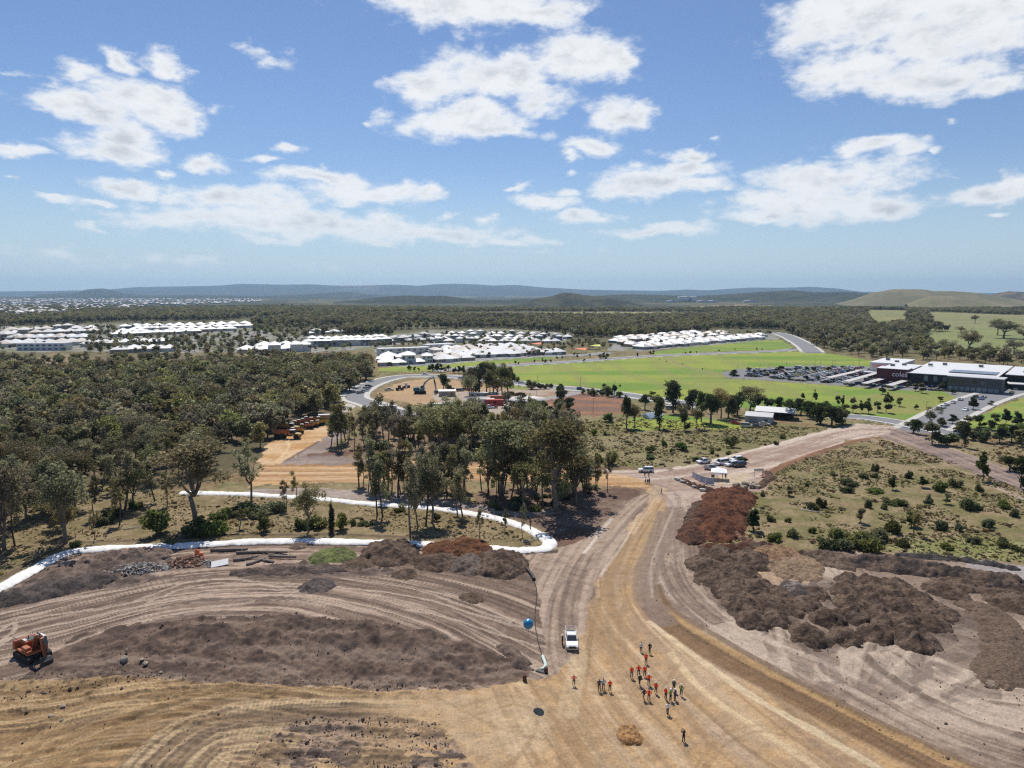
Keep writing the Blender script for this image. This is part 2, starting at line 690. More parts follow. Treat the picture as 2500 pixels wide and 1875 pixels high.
# ---- lower ground under the left woodland, olive and straw
paint([(-300, 1440), (0, 1420), (160, 1345), (350, 1325), (700, 1310), (1000, 1315), (1300, 1335), (1330, 1315), (1230, 1268), (990, 1236), (600, 1206), (420, 1195), (300, 1205), (-300, 1150)],
      (.240, .182, .105), 0, .6, (.165, .130, .064))
# woodland floor behind: leaf litter
paint([(-600, 1150), (420, 1195), (600, 1150), (660, 1090), (800, 1010), (900, 920), (830, 870), (-600, 870)], (.17, .125, .075), 0, .5, (.10, .085, .045), scale=(14, 14))
paint([(800, 1125), (870, 1060), (1000, 1010), (1350, 1010), (1480, 1120), (1440, 1150), (1000, 1135)], (.17, .115, .075), 0, .5, (.23, .175, .11))
paint([(1130, 1260), (1180, 1195), (1440, 1188), (1520, 1195), (1400, 1265)], (.15, .10, .07), 0, .5, (.20, .14, .095))

# ---- right-hand scrub, greener
paint([(1660, 1335), (1690, 1260), (1860, 1190), (1890, 1140), (2080, 1070), (2150, 1065), (2290, 1110), (2600, 1230), (2700, 1400), (2300, 1365), (1900, 1335)],
      (.250, .190, .110), 0, .7, (.155, .138, .058), scale=(6, 4), amt=.75)
paint([(2150, 1345), (2500, 1370), (2600, 1390), (2600, 1340), (2400, 1310), (2200, 1320)], (.25, .24, .11), 0, .4, (.17, .18, .06), amt=.8)
# the paddock between the trees and the dirt road
paint([(1290, 1030), (1550, 1000), (1780, 1040), (1900, 1035), (2060, 1045), (1850, 1100), (1640, 1150), (1420, 1140), (1350, 1100)], (.215, .180, .095), 0, .5, (.165, .150, .062), scale=(30, 12))

# ---- cleared earth, left upper bench and bank
LEFT_EARTH = [(-400, 1700), (-400, 1475), (0, 1430), (90, 1385), (170, 1352), (350, 1336), (700, 1322), (1000, 1328), (1200, 1342), (1320, 1345), (1345, 1338), (1430, 1310), (1480, 1260),
              (1530, 1215), (1600, 1200), (1600, 1300), (1500, 1400), (1420, 1500), (1400, 1600), (1340, 1655), (1100, 1690), (560, 1680), (300, 1655), (0, 1670)]
idx = paint(LEFT_EARTH, MAUVE, 1, .4, (.162, .114, .087))
L1 = smooth_line(W([(-500, 1590), (-200, 1560), (0, 1520), (200, 1475), (400, 1436), (600, 1425), (800, 1434), (1000, 1472), (1150, 1512), (1300, 1570)]))
k, s, tt = line_coords(L1, GX, GY, 34)
mk = np.isin(k, idx, assume_unique=True)
k, s, tt = k[mk], s[mk], tt[mk]
st = fbm(s * 0.85, tt * 0.022, 21, 4)
st2 = fbm(s * 2.3, tt * 0.05, 22, 3)
patch = fbm(GX[k] / 26, GY[k] / 9, 25, 3)
C[k] = lerp_col(C[k], MAUVEL, sstep(st + (patch - .5) * .5, 0.46, 0.62) * 0.85)
C[k] = lerp_col(C[k], MAUVED, sstep(st2 - (patch - .5) * .4, 0.50, 0.64) * 0.75)
tread = np.abs(np.sin(tt * 5.5)) * sstep(st2, .45, .6)
fine_h[k] += (st - .5) * .40 + (st2 - .5) * .22 + tread * .05
C[k] *= (1.04 - 0.16 * tread)[:, None]

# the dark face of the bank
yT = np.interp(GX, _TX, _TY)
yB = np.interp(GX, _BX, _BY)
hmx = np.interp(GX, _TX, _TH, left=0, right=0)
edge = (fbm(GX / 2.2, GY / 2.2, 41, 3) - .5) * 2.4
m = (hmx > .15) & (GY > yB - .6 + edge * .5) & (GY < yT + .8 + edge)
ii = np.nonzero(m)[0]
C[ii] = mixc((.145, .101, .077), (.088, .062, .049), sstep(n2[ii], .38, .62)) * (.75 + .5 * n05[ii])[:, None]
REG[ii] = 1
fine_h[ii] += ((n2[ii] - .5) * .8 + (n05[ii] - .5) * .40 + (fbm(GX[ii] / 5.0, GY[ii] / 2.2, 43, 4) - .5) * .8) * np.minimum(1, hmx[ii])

# scrape marks and drier soil across the bank
sk = fbm(GX[ii] / 16, (GY[ii] - yB[ii]) * .55, 44, 4)
C[ii] = lerp_col(C[ii], (.24, .178, .138), sstep(sk, .54, .68) * .6)
C[ii] = lerp_col(C[ii], (.062, .045, .037), sstep(sk, .44, .32) * .5)
# ---- sandy corridor with vehicle streaks beside the pipe
CORR = [(1240, 1350), (1345, 1340), (1440, 1310), (1500, 1255), (1545, 1212), (1610, 1200), (1640, 1230), (1600, 1330), (1500, 1480), (1420, 1560), (1400, 1640), (1345, 1650), (1335, 1560), (1320, 1470), (1290, 1390)]
idx = paint(CORR, (.325, .245, .182), 2, .3, (.240, .176, .134))
CL = smooth_line(W([(1420, 1760), (1370, 1640), (1355, 1540), (1370, 1440), (1430, 1330), (1520, 1235), (1580, 1190)]))
k, s, tt = line_coords(CL, GX, GY, 26)
mk = np.isin(k, idx, assume_unique=True)
k, s, tt = k[mk], s[mk], tt[mk]
st = fbm(s * 1.1, tt * 0.03, 31, 4)
C[k] = lerp_col(C[k], MAUVEL, sstep(st, .50, .66) * .75)
C[k] = lerp_col(C[k], MAUVED, sstep(st, .45, .30) * .55)
fine_h[k] += (st - .5) * .22

# ---- burnt brown soil at the corner of the woodland
paint([(1235, 1262), (1350, 1222), (1480, 1196), (1560, 1190), (1575, 1200), (1490, 1250), (1430, 1308), (1352, 1336), (1338, 1306), (1290, 1278)], (.20, .145, .112), 1, .5, (.12, .075, .055))
paint([(1330, 1335), (1355, 1310), (1400, 1285), (1450, 1290), (1440, 1310), (1380, 1335)], (.15, .085, .058), 1, .4, (.11, .07, .052))

# ---- right-hand cleared earth
RIGHT_EARTH = [(1640, 1205), (1700, 1215), (1720, 1280), (1680, 1332), (1850, 1340), (2100, 1348), (2350, 1362), (2650, 1400), (2800, 1500), (2800, 2000), (2420, 1960), (2330, 1890), (2150, 1800), (1950, 1700), (1780, 1610),
               (1640, 1530), (1585, 1480), (1565, 1430), (1580, 1360), (1620, 1290)]
idx = paint(RIGHT_EARTH, (.31, .235, .180), 1, .3, (.215, .158, .122))
RL = smooth_line(W([(1630, 1190), (1640, 1300), (1650, 1400), (1720, 1490), (1850, 1565), (2000, 1625), (2150, 1700), (2330, 1790), (2600, 1880)]))
k, s, tt = line_coords(RL, GX, GY, 40)
mk = np.isin(k, idx, assume_unique=True)
k, s, tt = k[mk], s[mk], tt[mk]
st = fbm(s * 0.9, tt * 0.03, 51, 4)
st2 = fbm(s * 2.0, tt * 0.06, 52, 3)
C[k] = lerp_col(C[k], (.44, .355, .28), sstep(st, .50, .66) * .75)
C[k] = lerp_col(C[k], MAUVED, sstep(st2, .52, .70) * .55)
fine_h[k] += (st - .5) * .30 + (st2 - .5) * .2
# ring of wheel tracks round the right-hand stockpile yard
oc = P(2330, 1590)[:2]
ddx, ddy = (GX - oc[0]) / 15.0, (GY - oc[1]) / 21.0
rr = np.hypot(ddx, ddy)
th = np.arctan2(ddy, ddx)
m = (rr > .30) & (rr < 1.25) & (REG == 1) & (GX > 20)
ii = np.nonzero(m)[0]
ring = fbm(rr[ii] * 14, th[ii] * 1.1, 61, 4)
wgt = sstep(rr[ii], .3, .45) * (1 - sstep(rr[ii], 1.05, 1.25))
C[ii] = C[ii] * (1 - wgt[:, None]) + wgt[:, None] * mixc((.38, .30, .235), (.155, .113, .085), sstep(ring, .42, .60))
fine_h[ii] += wgt * (ring - .5) * .5
paint([(2215, 1640), (2260, 1500), (2360, 1465), (2450, 1500), (2480, 1600), (2450, 1700), (2330, 1720), (2290, 1690), (2370, 1660), (2380, 1610), (2300, 1610), (2240, 1690)], (.150, .112, .090), 1, .5, (.105, .080, .066), amt=.6, warp=2.2)
# trampled brown soil between the tipped piles
ii = np.nonzero(px_in([(1690, 1372), (1760, 1340), (1880, 1352), (2000, 1405), (2080, 1405), (2200, 1420), (2330, 1440), (2345, 1520), (2300, 1590), (2140, 1592), (1960, 1598), (1900, 1545), (1830, 1560), (1760, 1480)], 2.0))[0]
C[ii] = C[ii] * .25 + .75 * mixc((.185, .138, .110), (.105, .078, .062), sstep(n2[ii], .36, .62))
fine_h[ii] += (n2[ii] - .5) * .5
# pushed-out sand in front of the piles
k, s, tt = line_coords(smooth_line(W([(1850, 1580), (2050, 1600), (2200, 1640), (2330, 1700)])), GX, GY, 9)
sp = fbm(tt * .55, s * .09, 66, 4)
C[k] = lerp_col(C[k], (.45, .365, .285), sstep(sp, .48, .62) * .7)
C[k] = lerp_col(C[k], (.20, .155, .128), sstep(sp, .45, .32) * .5)
fine_h[k] += (sp - .5) * .3
# grey-white ash at the far right
paint([(2330, 1355), (2500, 1385), (2600, 1400), (2600, 1430), (2450, 1410), (2350, 1380)], (.36, .33, .32), 1, .4, (.27, .24, .23))
paint([(1830, 1370), (1900, 1350), (1960, 1370), (2010, 1395), (1950, 1440), (1880, 1450), (1820, 1430), (1800, 1400)], (.34, .245, .165), 1, .4, (.27, .19, .13))

# ---- yellow clay: haul road and lower field
YELLOW = [(-500, 2100), (-500, 1720), (0, 1668), (300, 1650), (560, 1668), (800, 1680), (1100, 1682), (1300, 1666), (1360, 1645), (1402, 1600), (1425, 1510), (1470, 1410), (1530, 1300), (1568, 1240), (1590, 1208),
          (1560, 1190), (1500, 1184), (1630, 1186), (1645, 1230), (1622, 1290), (1582, 1360), (1567, 1430), (1587, 1480), (1642, 1530), (1780, 1610), (1950, 1700), (2150, 1800), (2350, 1895), (2700, 2100)]
idx = paint(YELLOW, TAN, 2, .16, (.335, .232, .140), warp=1.5)
yellow_set = idx
ML = smooth_line(W([(2300, 2150), (1960, 1900), (1760, 1740), (1620, 1600), (1530, 1500), (1505, 1420), (1530, 1340), (1572, 1270), (1610, 1212)]))
k, s, tt = line_coords(ML, GX, GY, 46)
mk = np.isin(k, idx, assume_unique=True)
k, s, tt = k[mk], s[mk], tt[mk]
w8 = 1 - sstep(np.abs(s), 24, 40) * sstep(GY[k], 120, 100)
st = fbm(s * 0.55, tt * 0.018, 71, 4)
st2 = fbm(s * 1.9, tt * 0.035, 72, 4)
pt = fbm(GX[k] / 14, GY[k] / 22, 73, 3)
C[k] = lerp_col(C[k], TANL, w8 * sstep(st + (pt - .5) * .5, .48, .68) * .75)
C[k] = lerp_col(C[k], (.25, .160, .088), w8 * sstep(st2 - (pt - .5) * .5, .53, .68) * .6)
C[k] = lerp_col(C[k], (.29, .222, .172), w8 * sstep(pt + (st - .5) * .6, .54, .70) * .35)
C[k] = lerp_col(C[k], (.27, .205, .165), sstep(np.abs(fbm(s * .3, tt * .02, 74, 3) - .5), .10, .16) * w8 * .2)
fine_h[k] += w8 * ((st - .5) * .12 + (st2 - .5) * .14)
C[idx] *= (.93 + .14 * n2[idx])[:, None]

_lw = px_in([(-500, 2100), (-500, 1720), (0, 1668), (300, 1650), (560, 1668), (760, 1680), (800, 1730), (700, 1800), (640, 1960)], 2.0)
C[_lw] *= np.array([[.80, .78, .74]])
# left lower field: furrows that curve round to the left
LOW = [(-500, 2100), (-500, 1720), (0, 1668), (300, 1650), (560, 1668), (800, 1680), (1000, 1690), (1080, 1740), (1060, 1900), (900, 2100)]
low = px_in(LOW)
L2 = smooth_line(W([(-500, 1775), (-100, 1760), (100, 1740), (300, 1705), (520, 1690), (700, 1700), (820, 1712), (1000, 1716), (1400, 1716)]))
k, s, tt = line_coords(L2, GX, GY, 26)
k0 = low[k]
k, s, tt = k[k0], s[k0], tt[k0]
wl = (1 - sstep(np.abs(s), 18, 26)) * (1 - sstep(GX[k] + 14 * (n8[k] - .5), -24, -4))
sa, sb = fbm(s * .75 + fbm(GX[k] / 7, GY[k] / 7, 84, 2) * 1.6, tt * .022, 83, 4), fbm(s * 2.6, tt * .07, 85, 3)
C[k] = lerp_col(C[k], (.44, .315, .175), wl * sstep(sa, .50, .62) * .7)
C[k] = lerp_col(C[k], (.150, .095, .050), wl * sstep(sa, .47, .34) * .7)
C[k] = lerp_col(C[k], (.125, .085, .055), wl * sstep(sb, .54, .68) * .6)
tr_ = np.abs(np.sin(tt * 5.6 + 2 * np.abs(s))) * sstep(sa, .47, .58) * wl
C[k] *= (1.04 - .22 * tr_)[:, None]
fine_h[k] += wl * ((sa - .5) * .75 + (sb - .5) * .4) + tr_ * .06
k, s, tt = line_coords(L2, GX, GY, 7.5)
k0 = low[k]
k, s, tt = k[k0], s[k0], tt[k0]
st = fbm(s * 1.3, tt * .03, 81, 4)
st2 = fbm(s * 2.8, tt * .06, 82, 3)
tread = np.abs(np.sin(tt * 6.0 + 3 * np.abs(s))) * sstep(st, .42, .6)
w8 = (1 - sstep(np.abs(s), 5.5, 7.5)) * (1 - sstep(GX[k] + 10 * (n8[k] - .5), -26, -8))
C[k] = lerp_col(C[k], (.45, .325, .185), w8 * sstep(st, .5, .66) * .8)
C[k] = lerp_col(C[k], (.165, .105, .055), w8 * sstep(st2, .50, .64) * .8)
C[k] *= (1.05 - .22 * tread * w8)[:, None]
fine_h[k] += w8 * ((st - .5) * .5 + (st2 - .5) * .3 + tread * .06)
# curved tracks sweeping down to the bottom edge
L3 = smooth_line(W([(140, 2080), (280, 1900), (360, 1820), (440, 1765), (540, 1730), (680, 1716), (860, 1712)]))
k, s, tt = line_coords(L3, GX, GY, 15)
keep = low[k] & (s < 2.0)
k, s, tt = k[keep], s[keep], tt[keep]
st = fbm(s * .95, tt * .02, 91, 4)
st2 = fbm(s * 2.2, tt * .05, 92, 3)
tread = np.abs(np.sin(tt * 5.2)) * sstep(st, .46, .58)
w8 = (1 - sstep(-s, 11, 15)) * (1 - sstep(s, 0, 2)) * (1 - sstep(GX[k] + 10 * (n8[k] - .5), -26, -8))
C[k] = C[k] * (1 - w8[:, None]) + w8[:, None] * mixc((.215, .150, .092), (.46, .34, .205), sstep(st, .42, .60))
C[k] = lerp_col(C[k], (.13, .092, .066), w8 * sstep(st2, .54, .70) * .7)
C[k] *= (1.05 - .30 * tread * w8)[:, None]
fine_h[k] += w8 * ((st - .5) * .7 + (st2 - .5) * .35 + tread * .09)
# second fan of furrows in the bottom-left corner
L4 = smooth_line(W([(-420, 2100), (-100, 1960), (60, 1868), (170, 1806), (270, 1762), (380, 1730)]))
k, s, tt = line_coords(L4, GX, GY, 10)
keep = low[k]
k, s, tt = k[keep], s[keep], tt[keep]
st = fbm(s * .8, tt * .03, 95, 4)
w8 = (1 - sstep(np.abs(s), 6, 10)) * .8
C[k] = lerp_col(C[k], (.20, .128, .060), w8 * sstep(st, .52, .64) * .7)
C[k] = lerp_col(C[k], (.42, .30, .155), w8 * sstep(st, .45, .33) * .6)
fine_h[k] += w8 * (st - .5) * .8
# dark ripped ground at the bottom
RIP = [(620, 1900), (610, 1840), (680, 1780), (740, 1752), (860, 1750), (1000, 1752), (1075, 1765), (1090, 1800), (1110, 1850), (1160, 1900), (1150, 1980), (700, 1980)]
ii = np.nonzero(px_in(RIP, 2.6) & (fbm(GX / 2.5, GY / 1.2, 96, 3) < .62))[0]
rip = fbm(GY[ii] * .95 + GX[ii] * .05, GX[ii] * .05, 97, 4)
clod = fbm(GX[ii] / .7, GY[ii] / .5, 98, 4)
C[ii] = mixc((.30, .215, .150), (.105, .078, .064), sstep(rip * .6 + clod * .4, .42, .56))
C[ii] = lerp_col(C[ii], (.30, .20, .10), sstep(n8[ii], .50, .64) * .45)
fine_h[ii] += (rip - .5) * .8 + (clod - .5) * .55
# clods along the toe of the bank and in front of the digger
ii = np.nonzero(low & (GY > 92) & (GX < 5))[0]
cl = fbm(GX[ii] / .9, GY[ii] / .9, 99, 4)
b = sstep(fbm(GX[ii] / 6, GY[ii] / 4, 100, 3), .45, .62)
C[ii] = lerp_col(C[ii], (.20, .130, .062), b * .6)
C[ii] = lerp_col(C[ii], (.095, .068, .045), b * sstep(cl, .55, .68) * .8)
fine_h[ii] += b * (cl - .45) * .7
# pale scraped patch right of the ripped ground
paint([(960, 1730), (1150, 1700), (1350, 1730), (1330, 1810), (1180, 1850), (1060, 1790)], (.47, .365, .235), None, .2, (.40, .29, .165), amt=.32, scale=(9, 2.2), warp=3)


def band(pts, half, col, amt=1.0, depth=0.0, reg=None, seed=0, soft=.35, zpx=0.0):
    "a strip of colour and relief along a line"
    ln = smooth_line(W(pts))
    k, s, tt = line_coords(ln, GX, GY, half * 1.5 + 1)
    nz = fbm(s * 1.5, tt * .08, 200 + seed, 3)
    e = half * (.8 + .5 * fbm(tt * .12, tt * 0 + seed, 300 + seed, 3))
    w = (1 - sstep(np.abs(s), e * (1 - soft), e)) * amt
    C[k] = C[k] * (1 - w[:, None]) + w[:, None] * (np.asarray(col)[None, :] * (.72 + .56 * nz)[:, None])
    fine_h[k] += depth * w
    if reg is not None:
        REG[k[w > .5]] = reg
    return k, s, tt, w


# dark brown compacted strip along the right edge of the haul road
k, s, tt, w = band([(1590, 1455), (1612, 1495), (1665, 1545), (1760, 1600), (1900, 1675), (2060, 1755), (2210, 1830), (2330, 1890), (2600, 2020)], 3.2, (.170, .103, .056), .92, 0.0, 2, 1)
fine_h[k] += w * (np.abs(np.sin(tt * 5)) * .05 + (fbm(s * 2, tt * .05, 5, 3) - .5) * .3)
band([(1640, 1505), (1720, 1555), (1860, 1635), (2020, 1715), (2180, 1795), (2360, 1880)], 1.0, (.36, .235, .115), .8, .15, None, 2)
band([(1650, 1497), (1740, 1550), (1880, 1630), (2040, 1712), (2200, 1790), (2380, 1870)], .8, (.16, .11, .075), .8, .3, None, 3)
band([(1630, 1500), (1690, 1550), (1800, 1615), (1950, 1700), (2100, 1780), (2300, 1890)], .5, (.14, .09, .055), .7, -.1, None, 4)
# wet dark tracks on the right of the road by the bend
band([(1650, 1225), (1632, 1290), (1600, 1350), (1582, 1410), (1585, 1465), (1606, 1500)], 2.4, (.215, .158, .125), .8, -.05, None, 5)
band([(1612, 1255), (1590, 1320), (1562, 1390), (1556, 1450)], 1.1, (.225, .165, .125), .75, -.05, None, 6)
band([(1560, 1380), (1552, 1430), (1560, 1470)], .9, (.25, .175, .12), .6, 0, None, 7)
for q, (pts, hw, c, a) in enumerate([
    ([(1645, 1240), (1615, 1310), (1590, 1380), (1592, 1450)], .35, (.42, .35, .28), .45),
    ([(1425, 1680), (1435, 1590), (1455, 1500), (1490, 1400), (1540, 1310)], .5, (.27, .18, .10), .7),
    ([(1500, 1640), (1490, 1560), (1480, 1480)], .5, (.30, .21, .13), .6),
    ([(1520, 1580), (1515, 1520), (1530, 1470)], .8, (.32, .215, .13), .6),
    ([(1560, 1680), (1500, 1600), (1475, 1540)], .35, (.28, .19, .11), .6),
    ([(1720, 1800), (1650, 1700), (1590, 1630), (1570, 1570)], .6, (.30, .195, .11), .6),
    ([(2000, 1880), (1850, 1780), (1720, 1690), (1650, 1610)], .7, (.50, .38, .23), .8),
    ([(2150, 1880), (1980, 1780), (1820, 1690), (1680, 1590), (1600, 1530)], .8, (.54, .43, .28), .85),
    ([(1900, 1880), (1790, 1800), (1680, 1700)], .4, (.25, .165, .095), .6),
    ([(1270, 1660), (1345, 1690), (1420, 1760), (1480, 1880)], .5, (.30, .21, .13), .5),
    ([(1390, 1720), (1405, 1650), (1412, 1600), (1400, 1560)], 1.6, (.46, .37, .24), .4),
    ([(1300, 1350), (1400, 1390), (1350, 1450), (1330, 1540)], .4, (.22, .165, .135), .6),
    ([(1430, 1345), (1465, 1300), (1490, 1270)], .5, (.50, .43, .36), .9),
    ([(1440, 1380), (1500, 1310), (1560, 1240)], .6, (.24, .18, .145), .7),
    ([(1470, 1400), (1520, 1330), (1550, 1280)], .4, (.46, .38, .30), .7),
]):
    band(pts, hw, c, a, 0.0, None, 10 + q)
for q, pts in enumerate([
    [(1150, 1720), (1230, 1700), (1330, 1720), (1400, 1780), (1420, 1880)], [(1180, 1740), (1260, 1722), (1320, 1745), (1360, 1800), (1370, 1880)],
    [(1060, 1700), (1150, 1745), (1250, 1790), (1400, 1810), (1560, 1780)], [(1330, 1860), (1480, 1800), (1600, 1700), (1660, 1620)],
    [(1700, 1870), (1760, 1800), (1850, 1770), (1960, 1790)], [(1725, 1870), (1785, 1810), (1865, 1785), (1950, 1805)], [(1240, 1875), (1300, 1800), (1310, 1730), (1270, 1690)],
    [(1440, 1690), (1560, 1720), (1640, 1790), (1700, 1880)], [(1465, 1682), (1590, 1712), (1670, 1785), (1735, 1880)],
]):
    k, s, tt, w = band(pts, .34, (.25, .162, .088), .26, -.03, None, 90 + q)
    C[k] *= (1 - .25 * w * np.abs(np.sin(tt * 6)))[:, None]
# pale wheel tracks on the left bench
for q, pts in enumerate([
    [(345, 1465), (420, 1440), (480, 1425), (560, 1425), (680, 1443), (800, 1455)],
    [(380, 1470), (460, 1441), (560, 1436), (700, 1455), (790, 1460)],
    [(0, 1530), (100, 1505), (250, 1485), (400, 1463), (560, 1456), (750, 1470)],
    [(0, 1575), (60, 1545), (200, 1515), (350, 1487), (520, 1472), (720, 1473)],
    [(800, 1455), (1000, 1478), (1150, 1512), (1300, 1540)],
    [(850, 1430), (1000, 1455), (1120, 1490), (1230, 1520)],
    [(1010, 1520), (1120, 1538), (1220, 1560), (1310, 1575)],
    [(0, 1540), (30, 1520), (38, 1535), (10, 1560)],
    [(0, 1500), (150, 1465), (300, 1440)],
    [(100, 1600), (200, 1565), (330, 1530), (600, 1500)],
]):
    band(pts, .42, (.42, .33, .26), .7, -.06, None, 40 + q)
# the excavated dark pile in the road
ii = np.nonzero(px_in([(1505, 1800), (1515, 1768), (1545, 1770), (1568, 1790), (1568, 1815), (1530, 1822)], 1.2))[0]
C[ii] = mixc((.33, .19, .085), (.13, .07, .035), sstep(n05[ii], .4, .6))
fine_h[ii] += .12 + (n05[ii] - .5) * .5

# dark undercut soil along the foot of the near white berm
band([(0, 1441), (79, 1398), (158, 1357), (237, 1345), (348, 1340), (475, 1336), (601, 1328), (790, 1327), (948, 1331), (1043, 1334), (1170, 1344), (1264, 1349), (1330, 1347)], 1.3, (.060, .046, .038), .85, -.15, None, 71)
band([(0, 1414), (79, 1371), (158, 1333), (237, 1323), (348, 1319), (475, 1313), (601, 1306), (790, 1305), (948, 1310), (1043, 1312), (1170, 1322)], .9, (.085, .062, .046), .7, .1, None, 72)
# rough dark soil between the berm and the bench
for poly_ in ([(-50, 1470), (0, 1450), (110, 1400), (200, 1375), (320, 1385), (420, 1410), (300, 1430), (150, 1455), (0, 1480)], [(560, 1400), (700, 1375), (900, 1385), (1010, 1400), (900, 1420), (700, 1425)], [(170, 1372), (260, 1345), (420, 1345), (420, 1372), (250, 1400)]):
    ii = np.nonzero(px_in(poly_, 1.3))[0]
    C[ii] = mixc((.155, .115, .095), (.085, .064, .054), sstep(n2[ii], .38, .60)) * (.75 + .5 * n05[ii])[:, None]
    fine_h[ii] += (n2[ii] - .5) * .9 + (n05[ii] - .5) * .35
# ---- junction and the dirt road to the right
JUNC = [(1440, 1150), (1560, 1147), (1650, 1143), (1760, 1115), (1900, 1078), (2040, 1044), (2085, 1036), (2200, 1040), (2230, 1062), (2150, 1066), (2080, 1075), (1990, 1105), (1900, 1140), (1865, 1160), (1880, 1180), (1868, 1195),
        (1740, 1208), (1690, 1230), (1640, 1240), (1625, 1190), (1560, 1176), (1440, 1172)]
idx = paint(JUNC, (.40, .315, .255), 2, .3, (.32, .235, .185), scale=(9, 3))
k, s, tt = line_coords(smooth_line(W([(1400, 1160), (1600, 1160), (1760, 1135), (1920, 1095), (2080, 1052), (2240, 1050)])), GX, GY, 18)
mk = np.isin(k, idx, assume_unique=True)
k, s, tt = k[mk], s[mk], tt[mk]
st = fbm(s * .8, tt * .02, 111, 4)
C[k] = lerp_col(C[k], (.52, .43, .36), sstep(st, .50, .66) * .7)
C[k] = lerp_col(C[k], (.25, .165, .13), sstep(st, .46, .32) * .7)
fine_h[k] += (st - .5) * .3
band([(1640, 1232), (1600, 1195), (1560, 1180), (1500, 1172)], 1.0, (.26, .20, .165), .6, 0, None, 60)
band([(1660, 1240), (1650, 1205), (1600, 1180), (1540, 1168)], .7, (.24, .18, .15), .6, 0, None, 61)
band([(1600, 1152), (1700, 1136), (1820, 1104), (1960, 1068), (2060, 1043)], 1.0, (.52, .45, .36), .9, .1, None, 62)
band([(1870, 1160), (1930, 1130), (2020, 1098), (2100, 1075), (2150, 1068)], 1.5, (.20, .095, .060), .85, .3, None, 63)
paint([(1690, 1172), (1760, 1182), (1800, 1185), (1840, 1170), (1820, 1155), (1760, 1160)], (.48, .39, .27), None, .2, (.42, .33, .23), amt=.8)
# dark strip going right from the junction
STRIP = [(2200, 1040), (2300, 1085), (2420, 1130), (2600, 1200), (2600, 1250), (2480, 1195), (2350, 1145), (2220, 1085), (2150, 1066)]
idx = paint(STRIP, (.24, .175, .145), 2, .3, (.155, .115, .105), scale=(10, 3))
k, s, tt = line_coords(smooth_line(W([(2160, 1052), (2300, 1105), (2420, 1155), (2600, 1225)])), GX, GY, 14)
st = fbm(s * .9, tt * .02, 115, 4)
C[k] = lerp_col(C[k], (.36, .28, .23), sstep(st, .52, .66) * .7)
fine_h[k] += (st - .5) * .3

# ---- middle orange road and machine yard
idx = paint([(600, 1190), (630, 1130), (800, 1118), (960, 1120), (1250, 1136), (1440, 1146), (1560, 1168), (1600, 1195), (1560, 1192), (1440, 1180), (1100, 1172), (900, 1174), (640, 1186)], ORANGE, 2, .3, (.36, .22, .115), scale=(25, 2.2))
st = fbm(GX[idx] * .03, GY[idx] * .9, 121, 4)
C[idx] = lerp_col(C[idx], ORANGEL, sstep(st, .50, .66) * .8)
C[idx] = lerp_col(C[idx], (.22, .13, .075), sstep(st, .45, .33) * .7)
fine_h[idx] += (st - .5) * .35
paint([(630, 1135), (645, 1092), (690, 1062), (760, 1045), (818, 1032), (812, 1055), (760, 1090), (720, 1130)], ORANGE, 2, .35, ORANGEL, scale=(12, 8))
idx = paint([(680, 1135), (760, 1092), (800, 1058), (825, 1040), (860, 1045), (815, 1085), (790, 1108), (870, 1120), (960, 1124), (960, 1132)], (.28, .225, .195), 2, .3, (.22, .172, .15), scale=(14, 4))
band([(700, 1125), (745, 1098), (775, 1080)], .8, (.15, .10, .085), .8, .3, None, 64)
band([(772, 1112), (880, 1108), (985, 1106)], 1.4, (.155, .072, .050), .9, .8, None, 65)
band([(690, 1065), (705, 1090), (680, 1125)], .6, (.55, .42, .25), .8, 0, None, 66)
band([(1100, 1136), (1250, 1130), (1330, 1136)], 1.2, (.20, .10, .07), .8, .5, None, 67)
band([(1420, 1141), (1520, 1143), (1620, 1146)], 1.3, (.18, .11, .08), .8, .5, None, 68)
paint([(600, 1196), (700, 1192), (900, 1195), (1080, 1215), (1240, 1255), (1200, 1258), (990, 1233), (800, 1215), (600, 1205)], (.33, .275, .235), 1, .4, (.25, .195, .16), scale=(8, 1.5))
band([(1190, 1240), (1260, 1255), (1330, 1250)], 2.2, (.36, .30, .26), .7, .1, None, 69)

# ---- building pad with sealed road round it
paint([(925, 968), (950, 946), (985, 931), (1060, 924), (1180, 932), (1290, 948), (1340, 958), (1330, 1005), (1200, 1012), (1000, 985)], (.40, .27, .15), 1, .3, (.36, .245, .145), scale=(30, 8))
paint([(1050, 962), (1130, 955), (1230, 955), (1330, 960), (1350, 1010), (1150, 1010), (1080, 985)], (.40, .345, .285), 1, .25, (.34, .28, .225))
paint([(1330, 965), (1400, 955), (1530, 965), (1545, 1005), (1450, 1018), (1340, 1000)], (.27, .135, .075), 1, .4, (.17, .105, .080), scale=(20, 6))
paint([(1240, 950), (1330, 945), (1400, 962), (1330, 975), (1250, 968)], (.30, .20, .14), 1, .4, (.36, .29, .23), scale=(14, 5))
ASPH = (.190, .192, .205)


def road(pts, half, col=ASPH, reg=4, var=.12):
    ln = smooth_line(W(pts), 3)
    k, s, tt = line_coords(ln, GX, GY, half + 4)
    m = np.abs(s) < half
    kk = k[m]
    C[kk] = np.asarray(col)[None, :] * (1 - var / 2 + var * n8[kk])[:, None]
    REG[kk] = reg
    fine_h[kk] = 0.03
    return ln


ROADS = []


def both(pts, half, path=2.2):
    ROADS.append((pts, half, path))
    ln = smooth_line(W(pts), 3)
    k, s, tt = line_coords(ln, GX, GY, half + path + 1)
    kk = k[(np.abs(s) >= half) & (np.abs(s) < half + path)]
    C[kk] = np.array((.47, .455, .42))
    REG[kk] = 5
    fine_h[kk] = .12
    road(pts, half)


